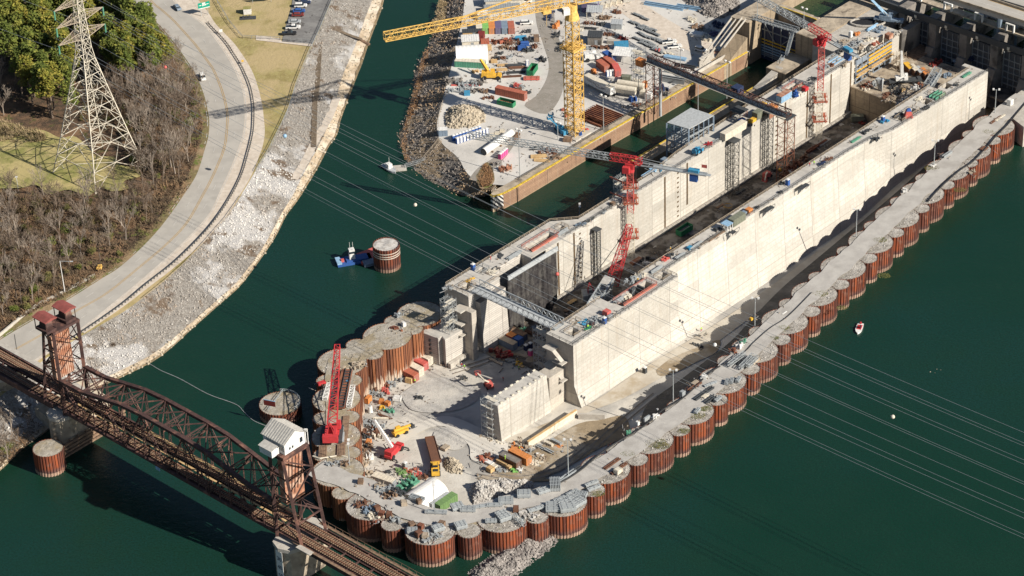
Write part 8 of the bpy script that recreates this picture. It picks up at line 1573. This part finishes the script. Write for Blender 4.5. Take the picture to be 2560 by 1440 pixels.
tkk = thing('water_tank', 'small white tank standing on the pit floor by the left cells', 'tank', P(926, 1030, ZF)); mb = MB(); mb.tube((0, 0, 0), (0, 0, 2.2), .8, 14, .7); build('barrel', mb, 'white', tkk, smooth=False); mb = MB(); mb.tube((0, 0, 2.2), (0, 0, 2.5), .3, 8); build('lid', mb, 'steel_grey', tkk)
container(P(960, 1207, ZF+2), hd((938, 1196), (985, 1212), 0), 7.4, 'steel_grey', 'long trailer with cream top near the bottom left clutter', w_=2.6, h=2.2, roof='cream')
gm = thing('green_machine', 'pale green pipe manifold machine left of the lower white tent', 'machine', P(1018, 1216, ZF+1), AL); mb = MB(); r_ = random.Random(8); mb.box(0, 0, 0, 8, 3, .6)
for k in range(34): x, y = r_.uniform(-3.8, 3.8), r_.uniform(-1.4, 1.4); a_ = r_.uniform(0, 6.28); mb.tube((x, y, .6), (x+1.2*math.cos(a_), y+1.2*math.sin(a_), r_.uniform(.8, 2.4)), .12, 6)
for k in range(4): mb.tube((-3+k*2, -1, 1.5), (-3+k*2, 1, 1.5), .5, 10)
build('pipework', mb, 'lime' if 0 else 'tealgreen', gm)
# scaffolds
scaffold(P(1228, 1088, ZF), AN, 4.6, 3.4, 13.2, 'tall grey scaffold stair at the end of the free-standing guide wall'); scaffold(P(1358, 935, ZF), AN, 4.0, 4.0, 17, 'tall pale scaffold stair at the downstream corner of the river wall'); scaffold(P(1124, 826, 6.5), AL, 3.6, 3.6, 11.5, 'grey scaffold stair between the monolith and the land wall'); scaffold(P(1552, 540, 0), AL, 4, 3, 15, 'grey scaffold standing outside the land wall beside the front tower crane'); scaffold(P(898, 975, ZF), D(75), 3, 2.6, 12, 'cream scaffold stair against the left cells', m_='rail_tan')
sw = scaffold(P(1296, 1352, -1), D(-20), 5, 3.2, 9, 'scaffold stair descending from the bottom cells to the riprap spit'); mb = MB(); mb.truss(P(1284, 1291, 8.4), P(1312, 1315, 8.4), LV*.6, Vector((0, 0, 1)), 5, .12, .08); solo('gangway', mb, 'galv', 'grey gangway linking the cells to the lower scaffold stair', 'gangway')
for k, (z, s) in enumerate(((14.5, 0), (11, 1), (8, 0), (4.5, 1))):
    mb = MB(); mb.hexa([LN(-3.0, 34+s*4, z), LN(-3.0, 38+s*4, z-1.8*(1-2*s)*0), LN(-.05, 38+s*4, z), LN(-.05, 34+s*4, z), LN(-3.0, 34+s*4, z+.4), LN(-3.0, 38+s*4, z+.4), LN(-.05, 38+s*4, z+.4), LN(-.05, 34+s*4, z+.4)]); mb.bar(LN(-2.2, 38, z+.2), LN(-2.2, 41.5, z-2.6+.2 if s == 0 else z+.2), 1.5, .35); solo('stair_landing', mb, 'conc', 'concrete stair landing on the river wall end, %s from the top' % ORD[k], 'stairs', 'stair landings on the river wall end')
for k, z in enumerate((14, 9, 5)): mb = MB(); mb.uv(-4.6, -2.25, -3, .6, z, z+.4); solo('stair_landing', mb, 'conc', 'concrete landing on the stair block of the land wall, %s from the top' % ORD[k], 'stairs', 'stair landings on the land wall end')
# ================================================================ form panels and crates on the cofferdam tops
ZC = 8.15
FP = [(1388,1218,4.6,3.2,2.2,90),(1360,1230,4.2,2.0,1.2,25),(1310,1240,4,2.6,1.6,0),(1265,1256,4.4,2.6,1.4,0),(1237,1265,4.6,1.4,.9,0),(1479,1212,4.4,1.2,1.0,30),(1485,1223,4.4,1.2,1.0,30),(1430,1237,4.2,1.3,1.2,38),(1434,1248,4.4,2.2,1.2,40),(1411,1253,4.0,2.0,1.0,30),(1414,1263,4.0,2.0,1.4,28),(1443,1262,5,3,1.4,42),(1419,1275,4.6,2.8,1.6,10),(1386,1265,5.0,2,1.2,0),(1386,1277,5,2,1.2,0),(1453,1240,2.4,3.6,1.2,70),(1399,1250,4,1.4,.8,32),(1253,1290,3.4,2.0,1.4,28),(1262,1300,3.8,2.0,1.6,28),(1228,1305,3.4,1.6,1.0,0),(1340,1275,5,1.4,.9,25),(1143,1270,3.6,3,1.2,20),(1170,1276,4.6,2.2,1.1,-5),(1200,1268,4.8,1.4,.6,10),(1090,1283,6.5,1.4,.9,-8),(1152,1318,3.4,2.8,1.4,20),(1031,1330,3,2,1.2,0),(1060,1338,3,2,1.2,10),(1095,1325,3.5,2.5,1.5,25),(1042,1250,4.6,2.2,1.2,-30),(1817,958,2.6,1.2,1.0,75),(1829,955,2.6,1.2,1.0,75),(1846,952,2.8,1.2,1.0,65),(1743,1030,2.8,1.2,.9,60),(1795,1000,3,1.2,.9,50),(1776,962,4.6,1.0,.6,30)]
wc = lambda x: 'around the bottom tent' if x < 1120 else 'on the bottom cells left of the scaffold stair' if x < 1250 else 'on the bottom cells by the rubble band' if x < 1375 else 'in the big group on the bottom right cell' if x < 1460 else 'on the river side cells'
for i, (x, y, l, w_, h, a_) in enumerate(FP): form_stack(P(x, y, ZC), D(a_), l, w_, h, 'stack of grey ribbed form panels %s' % wc(x), 'form panel stacks %s' % wc(x))
CC = [('junk',905,1262,4,3,1.2,'brown'),('crate',955,1290,1.6,1.6,1.6,'rust'),('crate',973,1292,1.6,1.6,1.6,'brown'),('junk',925,1275,4,3,1.2,'slate'),('crate',943,1275,1.8,1.4,1.4,'brown'),('junk',988,1300,3,2,1.2,'steel_grey'),('junk',940,1290,5,2,1,'cream'),('crate',1030,1317,1.8,1.6,1.5,'timber'),('crate',1052,1322,1.6,1.6,1.6,'rust'),('crate',1048,1340,2,1.8,1.6,'brown'),('crate',1063,1344,1.8,1.6,1.4,'rail_tan'),('crate',1105,1315,1.8,1.4,1.6,'timber'),('junk',1080,1345,6,2,.8,'steel_grey'),('crate',1290,1278,1.6,1.6,1.6,'brown'),('junk',1320,1290,6,3,.8,'rock_pale'),('crate',1048,1258,1.4,1.4,1.4,'timber'),('crate',1010,1262,1.8,1.8,1.4,'rail_tan'),('junk',965,1225,6,3,1.2,'steel_grey'),('junk',990,1232,5,3,1.2,'steel_dark'),('junk',945,1215,4,2,1.1,'rail_tan'),('crate',902,1208,1.6,1.6,1.4,'timber'),('junk',975,1242,4,3,1.2,'timber'),('junk',862,1160,2,2,1.4,'timber'),('junk',830,1160,4,1.4,.6,'steel_grey'),('junk',862,925,3,2,1.0,'rail_tan'),('junk',895,915,5,3,1.1,'rail_tan'),('crate',869,962,1,1,1.4,'sky'),('crate',804,960,2.6,1.2,.8,'red'),('junk',992,822,5,1.4,.5,'rust'),('crate',1010,815,1.2,1.2,1.4,'white'),('junk',1000,790,3,2,1.2,'galv'),('beams',1415,1192,8,1.8,.5,'galv'),('beams',1432,1180,7,1.4,.4,'steel_dark'),('beams',1530,1160,7,1.5,.4,'brown'),('beams',1548,1172,7,1.2,.4,'brown'),('crate',1545,1182,2.4,1.6,1.4,'cream'),('beams',1760,985,9,1.6,.6,'steel_dark'),('lumber',1762,990,2.6,1.8,.3,'cream'),('beams',1775,1000,5,2,.6,'steel_dark'),('beams',1737,967,6,1.6,.5,'brown'),('lumber',1737,958,2.6,1.8,.6,'rail_tan'),('junk',1850,868,2,1.4,2,'white'),('junk',1857,856,1.6,1.4,1.8,'tealgreen'),('junk',1835,880,2,2,1.4,'rust'),('junk',1758,945,2.2,1.4,1.6,'white'),('crate',1706,990,1.6,1.2,1.8,'roofgrey' if 0 else 'steel_grey'),('junk',1638,1042,2.4,1.2,1.2,'white'),('crate',1617,1050,2.6,.6,1.2,'galv'),('crate',1594,1062,1,1,1.2,'white'),('junk',1570,1085,1,1,1.4,'tealgreen'),('junk',2262,478,1.6,1.6,1.6,'white'),('beams',2368,388,5,1.4,.8,'steel_grey'),('junk',2335,415,2,1.4,.6,'white'),('beams',2490,300,7,1,.3,'brown'),('beams',2500,295,6,.6,.3,'cream'),('lumber',2460,372,3,2,.3,'brown'),('junk',2430,430,3,1.4,.6,'rail_tan'),('crate',2525,262,2,1.6,2.2,'white'),('crate',1878,800,1,.8,.8,'yellow'),('lumber',1960,782,2.6,.8,.2,'white')]
for i, (k, x, y, l, w_, h, m_) in enumerate(CC):
    d_ = 'on the bottom left cells' if x < 1120 and y > 1190 else 'on the left row of cells' if x < 1010 and y > 830 else 'on the upper left cells' if x < 1020 else 'on the bottom right cells' if x < 1460 else 'on the lower river side cells' if x < 1700 else 'on the middle river side cells' if x < 2000 else 'on the river side cells near the dam'
    pile_of(k, P(x, y, ZC), AL if x > 1400 else rnd.uniform(-.6, .6), l, w_, h, m_, '%s %s %s' % (nm_[m_], kn_[k], d_), '%s %s %s' % (nm_[m_], kn_[k], d_), 800+i)
mb = MB(); p, q = P(848, 1020, 9.2), P(868, 925, 9.2); mb.bar(p, q, 3.4, .7); 
mt = solo('steel_mat', mb, 'rust', 'long rusty steel mat beside the red crawler boom', 'steel mat')
mb = MB()
for k in range(14): e, f = p.lerp(q, k/14), p.lerp(q, (k+1)/14); s_ = Vector((1, 0, 0)); mb.bar(e-s_*.4+Vector((0, 0, .55)), e+s_*1.5+Vector((0, 0, .55)), .15, .3)
mb.bar(p-Vector((.4, 0, -.6)), q-Vector((.4, 0, -.6)), .15, .3); mb.bar(p+Vector((1.5, 0, .6)), q+Vector((1.5, 0, .6)), .15, .3); build('rib', mb, 'steel_dark', mt)
for k, (a_, b2) in enumerate((((812, 1000), (824, 962)), ((872, 1018), (882, 968)))): mb = MB(); mb.truss(P(*a_, 8.4), P(*b2, 8.4), Vector((.7, 0, 0)), Vector((0, 0, .8)), 8, .2, .12); solo('boom_section', mb, 'white', 'white lattice boom section lying %s of the red crawler boom' % ('left', 'right')[k], 'boom section')
for k, (x, y) in enumerate(((807, 1130), (853, 1126))): mb = MB(); [mb.box(-1.0+j*.5, 0, 0, .42, 6, .35) for j in range(5)]; o = solo('timber_mat', mb, 'timber', '%s brown timber mat behind the red crawler crane' % ('left', 'right')[k], 'timber mat'); o.location = P(x, y, 8.2)
mb = MB(); mb.bar(P(860, 1110, 8.3), P(866, 1040, 8.3), 2, .4); solo('timber_mat', mb, 'timber', 'long brown mat right of the red crawler crane body', 'timber mat'); mb = MB(); mb.box(0, 0, 0, 2.4, 4.6, .8); o = solo('grey_box', mb, 'roofgrey', 'flat grey box right of the red crawler crane body', 'box'); o.location = P(851, 1096, 8.2)
mb = MB(); mb.path([P(x, y, 8.3) for x, y in ((782,1140),(800,1146),(850,1138),(868,1142))], .25, 5); solo('timber_kerb', mb, 'cream', 'pale kerb beams below the red crawler crane', 'kerb')
# fine site litter round the stacks
mat('litter', (.34,.28,.21), (.13,.105,.085), sc=.5, rough=.9, c3=(.30,.31,.32), sc3=.4, c4=(.36,.12,.08), sc4=.9, lo4=.64, hi4=.7); mb = MB(); r_ = random.Random(21)
def litter(lst, z, n, su, sv):
    for it_ in lst:
        if it_[3] < .5: continue
        c_ = P(it_[1], it_[2], z)
        for _ in range(n):
            p = c_+LV*r_.gauss(0, su)+NV*r_.gauss(0, sv); s_ = r_.uniform(.15, .55)
            if r_.random() < .45: a = r_.uniform(0, 3.14); d = Vector((math.cos(a), math.sin(a), r_.uniform(0, .2)))*r_.uniform(.4, 1.3); mb.bar(p-d, p+d+Vector((0, 0, .15)), r_.uniform(.07, .18))
            else: mb.box(p.x, p.y, z-.02, s_, s_*r_.uniform(.4, 1.2), r_.uniform(.1, .5), r_.uniform(0, 3))
litter(rows_, ZY, 9, 3.2, 3.2); litter(PF[:-1], ZF, 11, 3.0, 3.0); litter(CC, ZC, 5, 1.8, 1.4); litter(LW[:-1], ZT, 5, 2.6, .9); litter(RWI, ZT, 5, 2.6, .8); litter(SB[:8], ZS, 9, 3, 3); litter(CH, -3.7, 12, 5, 3.2)
solo('site_litter', mb, 'litter', 'loose planks, offcuts and scraps lying around the stacks', 'litter', kind='stuff')
# hoses and pipes on the cofferdam
for k, (pts, r__, lab) in enumerate((([(1386,1212),(1420,1196),(1458,1170),(1480,1150),(1520,1120),(1560,1095),(1600,1072),(1640,1040),(1660,1022),(1700,1000),(1735,970),(1770,935),(1800,915)], .26, 'thick black pipe along the pit side of the lower cofferdam road'), ([(1805,912),(1860,880),(1885,855),(1925,820),(1970,790),(2030,730)], .12, 'thin dark pipe along the middle cofferdam road'), ([(2320,503),(2335,485),(2365,455),(2400,425),(2430,405),(2455,380),(2475,358),(2490,340),(2520,310),(2540,285),(2570,250)], .26, 'thick black pipe along the river side of the upper cofferdam road'))):
    ps = rail(pts, 8.45, 60); mb = MB(); mb.path(ps, r__, 6); solo('black_pipe', mb, 'black', lab, 'pipe')
mb = MB(); mb.path(rail([(368,905),(400,925),(450,947),(520,985),(588,1010),(610,1030),(635,1052),(675,1068)], .12, 60), .09, 5); solo('floating_boom', mb, 'roofgrey', 'pale floating boom line on the river between bank and lone cell', 'floating line')
# intake structure between river side cells
it = thing('intake_structure', 'small concrete intake with steel trusses breaking the long cofferdam row', 'intake', P(1885, 930, 0)); mb = MB(); pc_ = P(1884, 945, 3); mb.box(pc_.x, pc_.y+2.4, 0, 3.4, 3.0, 8.8, AL); build('shaft', mb, 'conc_old', it, world=True)
mb, at_ = pile_ring(pc_.x, pc_.y, 2.3, 3.2, -6); o = build('pile_ring', mb, 'pile', it, world=True); add_attr(o, at_); build('ring_fill', disc(pc_.x, pc_.y, 2.2, 3.1, 16), 'fill_b', it, world=True)
mb = MB()
for k, (q, s) in enumerate((((1822, 915), (1862, 885)), ((1850, 922), (1882, 890)), ((1868, 918), (1893, 895)))): mb.truss(P(*q, 8.8), P(*s, 8.8), NV*.5, Vector((0, 0, 1.0)), 6, .16, .1)
build('steel_truss', mb, 'galv', it, world=True); mb = MB(); c_ = P(1858, 905, 8.3); mb.box(c_.x, c_.y, 8.2, 5, 5, .1, AL); build('dark_grating', mb, 'steel_dark', it, world=True)
# light masts on the cofferdam
for (bx, by, h, lab) in ((1887,814,10.2,'light mast above the wet floor in the middle of the cofferdam'),(2140,592,10.5,'light mast on the upper middle cells'),(2487,283,9.5,'light mast by the end platform at the dam'),(2335,412,9.5,'light mast on the upper cofferdam cells'),(1683,1004,11.5,'light mast on the lower river side cells'),(1421,1190,13,'tall light mast near the bottom right group of form panels')): light_mast(P(bx, by, 8), h, lab, 2, AL+.6)
light_mast(P(874, 1163, 8), 8.5, 'slim light mast behind the red crawler crane', 2, 0); light_mast(P(1449, 548, 0), 5.5, 'short light mast in the channel outside the land wall', 2, 0); light_mast(P(1087, 1285, 8), 11, 'thin light pole in front of the lower white tent', 2, 0, m_='steel_grey')
# workers
for i, (x, y, z, s, tr, lab) in enumerate([(1470,822,ZT,'hivis','navy','person in lime vest bending on the river wall by the footbridge'),(1038,958,ZF,'hivis','navy','person in lime vest beside the orange-red container'),(1154,918,ZF,'red','navy','person in red top below the monolith'),(1161,922,ZF,'hivis','navy','person in lime vest below the monolith'),(1297,925,ZF,'hivis','navy','person in lime vest in the shade near the scaffold'),(1258,952,ZF,'red','navy','person in red top near the boom lift'),(1076,1146,ZF,'hivis','red','person in lime vest left of the brown steel box'),(1263,1148,ZF+2.8,'hivis','hivis','person in lime clothes on the dark grey-brown container'),(1298,1126,ZF,'hivis','navy','person in lime vest behind the orange container'),(1753,828,ZF,'hivis','red','person in lime and red at the foot of the sloping wall'),(1305,143,ZY,'cream','navy','person standing on the open yard left of the green dumpster'),(1227,650,ZT,'redpink','redpink','person in pink-red at the outer rail of the land wall'),(2035,412,ZT,'hivis','navy','person in lime vest on the river wall near the tower crane'),(2024,416,ZT,'red','navy','person in red on the river wall near the tower crane'),(1676,628,ZT,'yellow','navy','person in yellow vest on the river wall before the olive container'),(1595,705,ZT,'yellow','navy','person in yellow on the frame above the long river wall shaft')]): person(P(x, y, z), rnd.uniform(0, 6.28), lab, s, tr)
mb = MB(); rocks(mb, [(-1.8, -.5, 0), (-.6, -1, 0), (.3, 1.1, 0), (1.6, .6, 0), (2.6, 1.4, -.1)], .5, .9); o = solo('river_rocks', mb, 'rock_tan', 'small cluster of tan rocks breaking the surface of the right water', 'rocks'); o.location = P(2340, 929, -.25)
# ================================================================ boats
def hullmesh(L_, B_, h, m_=None):
    mb = MB(); st = [(-.5, .85), (-.2, 1), (.15, 1), (.35, .7), (.5, .05)]
    for (x0, b0), (x1, b1) in zip(st, st[1:]): mb.hexa([(x0*L_, -b0*B_/2*.8, -.3), (x1*L_, -b1*B_/2*.8, -.3), (x1*L_, b1*B_/2*.8, -.3), (x0*L_, b0*B_/2*.8, -.3), (x0*L_, -b0*B_/2, h), (x1*L_, -b1*B_/2, h), (x1*L_, b1*B_/2, h), (x0*L_, b0*B_/2, h)])
    return mb
t = thing('tug_boat', 'blue work tug with white wheelhouse beside the lone rusty cell', 'boat', P(885, 653, 0), hd((930, 643), (850, 657))); mb = MB(); mb.box(0, 0, -.4, 12, 4.6, 1.3); build('hull', mb, 'blue', t); mb = MB(); mb.box(-1.0, 0, .9, 7.5, 3.4, .5); build('deckhouse', mb, 'blue', t); mb = MB(); mb.box(.6, 0, 1.4, 1.9, 1.9, 3.6); wh = build('wheelhouse', mb, 'white', t); mb = MB(); mb.box(.6, 0, 3.6, 1.96, 1.96, .8); build('window', mb, 'glass', wh); mb = MB()
mb.bar((.2, .6, 5), (.2, .6, 8), .09); mb.bar((1, -.6, 5), (1, -.6, 7.4), .09); build('mast', mb, 'white', t); mb = MB(); mb.box(5.3, 0, .9, 1.6, 4.4, .5); build('push_knee', mb, 'lightblue', t); mb = MB(); mb.box(4, .4, .9, 1, 1, .9); build('deck_gear', mb, 'redpink', t)
mb = MB(); mb.prism([tuple(P(x, y, .9))[:2] for x, y in ((891,634),(935,617),(960,640),(905,658))], -.5, .9); bg_ = solo('barge', mb, 'redpink', 'red barge moored behind the lone rusty cell', 'barge'); mb = MB(); mb.prism([tuple(P(x, y, .9))[:2] for x, y in ((905,652),(945,642),(960,652),(912,664))], -.5, .98); solo('barge', mb, 'slate', 'slate blue float between the tug and the lone rusty cell', 'barge')
t = thing('fishing_boat', 'small red and white fishing boat alone on the right water', 'boat', P(2148, 824, 0), hd((2153, 812), (2145, 834))); build('hull', hullmesh(5.8, 2.2, .6), 'white', t); mb = MB(); mb.box(-.5, 0, .6, 2.6, 1.5, .12); mb.box(-2.6, 0, .3, .5, .5, .9); mb.box(-.2, 0, .7, .7, .6, .6); build('seat', mb, 'red', t)
p = P(2151, 822, .6); person(Vector((p.x, p.y, .6)), 1, 'person in dark clothes in the small fishing boat', 'navy', 'navy')
t = thing('work_boat', 'small pale work boat moored at the island dock', 'boat', P(974, 424, 0), D(-55)); build('hull', hullmesh(7.5, 2.8, .8), 'roofgrey', t); mb = MB(); mb.box(-.3, 0, .8, 2, 1.7, 1.6); build('cabin', mb, 'white', t); mb = MB(); mb.bar((0, 0, 2.4), (0, 0, 5), .08); build('mast', mb, 'white', t)
t = thing('floating_dock', 'small grey floating dock with gangway at the island shore', 'dock', P(995, 422, 0), D(5)); mb = MB(); mb.box(0, 0, -.2, 6, 3.8, .6); build('float', mb, 'conc', t); mb = MB(); mb.truss((2.5, 0, .6), (10, 1.2, 1.8), Vector((0, .6, 0)), Vector((0, 0, .8)), 7, .1, .06); build('gangway', mb, 'galv', t)
# ================================================================ left bank: cars, signs, guard rail, fences, lamp
lot = 'cars in the riverside lot'
for x, y, m_, k, lab in ((763,3,'white','suv','white car at the top edge of the riverside lot'),(762,9,'navy','car','dark navy car near the top of the riverside lot'),(752,17,'white','suv','white off-roader third from the top in the riverside lot'),(748,30,'blue','car','blue car above the red one in the riverside lot'),(745,40,'darkred','car','dark red car in the riverside lot'),(737,57,'roofgrey','car','silver car in the riverside lot'),(733,71,'white','pickup','white pickup in the riverside lot'),(723,86,'black','pickup','black pickup at the lower end of the riverside lot')): car(P(x, y, 7.06), D(-2), m_, lab, k, lot)
car(P(444, 22, 7.05), hd((436, 12), (452, 30), 7), 'slate', 'dark blue-grey car driving on the curve near the green sign', 'car', None, 'car', 'moving_car'); car(P(507, 196, 7.05), hd((502, 182), (512, 208), 7), 'white', 'white car driving on the forest side of the road bend', 'suv', None, 'car', 'moving_car')
sg = thing('road_sign', 'large green overhead-style road sign with white lettering on the grass', 'sign', P(512, 38, 7), hd((497, 27), (527, 20), 7)); mb = MB(); mb.box(0, 0, 3.0, 4.8, .12, 2.6); build('panel', mb, 'signgreen', sg); mb = MB(); mb.box(0, -.07, 4.9, 1.3, .02, .6); mb.box(-.5, -.07, 4.1, .3, .02, .7); mb.box(0, -.07, 4.1, .35, .02, .8); mb.box(.6, -.07, 4.2, .6, .02, .5); mb.box(-1.5, -.07, 4.4, 1.0, .02, .25); mb.box(1.5, -.07, 4.5, .9, .02, .25); mb.box(0, -.07, 3.05, 4.7, .02, .3); build('lettering', mb, 'white', sg)
for s in (-1, 1): mb = MB(); mb.bar((s*1.4, 0, 0), (s*1.4, 0, 3.0), .2); build('post', mb, 'galv', sg)
s2 = thing('road_sign', 'small white road sign beside the guard rail start', 'sign', P(553, 86, 7), .2); mb = MB(); mb.box(0, 0, 1.0, 1.2, .08, 1.2); build('panel', mb, 'white', s2); mb = MB(); mb.bar((0, 0.1, 0), (0, .1, 1.2), .1); build('post', mb, 'galv', s2)
s3 = thing('road_sign', 'small yellow road sign on the pale shoulder', 'sign', P(607, 160, 7), .2); mb = MB(); mb.box(0, 0, .9, .8, .08, .8); build('panel', mb, 'yellow', s3); mb = MB(); mb.bar((0, .1, 0), (0, .1, 1.0), .1); build('post', mb, 'galv', s3)
s4 = thing('billboard', 'dark green sign board at the top edge of the grass', 'sign', P(655, 6, 7), .05); mb = MB(); mb.box(0, 0, 1.4, 8, .12, 1.6); build('panel', mb, 'signgreen', s4); mb = MB(); mb.bar((-3.6, .1, 0), (-3.6, .1, 1.5), .15); mb.bar((3.6, .1, 0), (3.6, .1, 3), .15); build('post', mb, 'galv', s4)
container(P(619, 33, 7), a0+R(90), 2.4, 'white', 'small white utility hut with green roof on the grass', w_=3.0, h=2.4, name='utility_hut', cat='hut', roof='grass_green'); mb = MB(); mb.box(0, 0, 0, 6.2, 2.8, .15)
for k in range(3): mb.box(-1.8+k*1.2, .2, .15, .8, .8, .7)
o = solo('equipment_pad', mb, 'steel_dark', 'dark equipment pad in front of the white utility hut', 'pad'); o.location = P(620, 45, 7); o.rotation_euler.z = a0
G4 = [p for p in resample(R4, 420)]; i0 = min(range(420), key=lambda i: (G4[i]-P(520, 60, 7)).length); i1 = min(range(420), key=lambda i: (G4[i]-P(130, 882, 7)).length)
gr = thing('guard_rail', 'dark steel guard rail curving along the river side of the road', 'guard rail', G4[i0]); mb = MB()
for i in range(i0, i1): mb.bar(G4[i]+Vector((0, 0, .62)), G4[i+1]+Vector((0, 0, .62)), .1, .32)
for i in range(i0, i1+1, 2): mb.bar(G4[i]+Vector((.2, 0, 0)), G4[i]+Vector((.2, 0, .9)), .22)
build('rail', mb, 'steel_dark', gr, world=True)
railing([P(538, -2, 7), P(575, 60, 7), P(606, 96, 7), P(700, 100, 7), P(782, 108, 7)], 'chain-link fence bounding the grass by the lot', 'steel_grey', 4, 1.4, 'fence'); railing([P(x, y, z) for x, y, z in ((832,0,7),(800,75,7),(775,128,7),(740,215,7),(722,275,6.9),(706,310,6.9),(672,378,6.9),(640,430,6.9))], 'thin fence along the crest of the riprap bank', 'steel_grey', 4, 1.2, 'fence')
mb = MB(); pts = [P(x, y, 7) for x, y in ((605,492),(568,545),(520,600),(470,655),(420,700),(360,748))]
for a, b_ in zip(pts, pts[1:]):
    mb.bar(a+Vector((0, 0, .9)), b_+Vector((0, 0, .9)), .1)
    for k in range(7): e = a.lerp(b_, k/7); mb.bar(e, e+Vector((0, 0, 1)), .12)
solo('low_fence', mb, 'rail_tan', 'low tan post fence on the shoulder beside the riprap', 'fence')
sl_ = thing('street_lamp', 'pale street lamp pole at the forest edge with arm towards the road', 'lamp post', P(162, 730, 8)); mb = MB(); mb.tube((0, 0, 0), (-.2, 0, 12), .16, 7, .1); build('pole', mb, 'white', sl_); mb = MB(); mb.bar((-.2, 0, 12), (3.6, -.8, 12.2), .12); mb.box(3.7, -.8, 12.1, 1.0, .4, .2); build('lamp', mb, 'roofgrey', sl_)
mb = MB(); mb.tube((0, 0, 0), (0, 0, 7), .14, 6); o = solo('wooden_pole', mb, 'rail_dark', 'short dark pole standing on the road edge beside the railway bridge', 'pole'); o.location = P(43, 882, 7)
mb = MB(); mb.tube((0, 0, 0), (0, 0, 6), .1, 6); mb.box(0, 0, 5.6, .8, .5, .4); o = solo('floodlight', mb, 'white', 'small floodlight pole on the mown clearing', 'lamp post'); o.location = P(46, 478, 8.3)
a, b_ = slope_z(900, 103), 0; mb = MB(); mb.tube(P(896, 98, 1.2), P(923, 112, .2), .7, 8); solo('outfall_pipe', mb, 'timber', 'brown outfall pipe at the end of the stone drain', 'pipe')
mb = MB(); mb.ball((0, 0, 0), .75, 10); o = solo('marker_ball', mb, 'lightblue', 'pale blue marker ball over the grey riprap near the road bend', 'marker ball'); o.location = P(712, 340, 30)
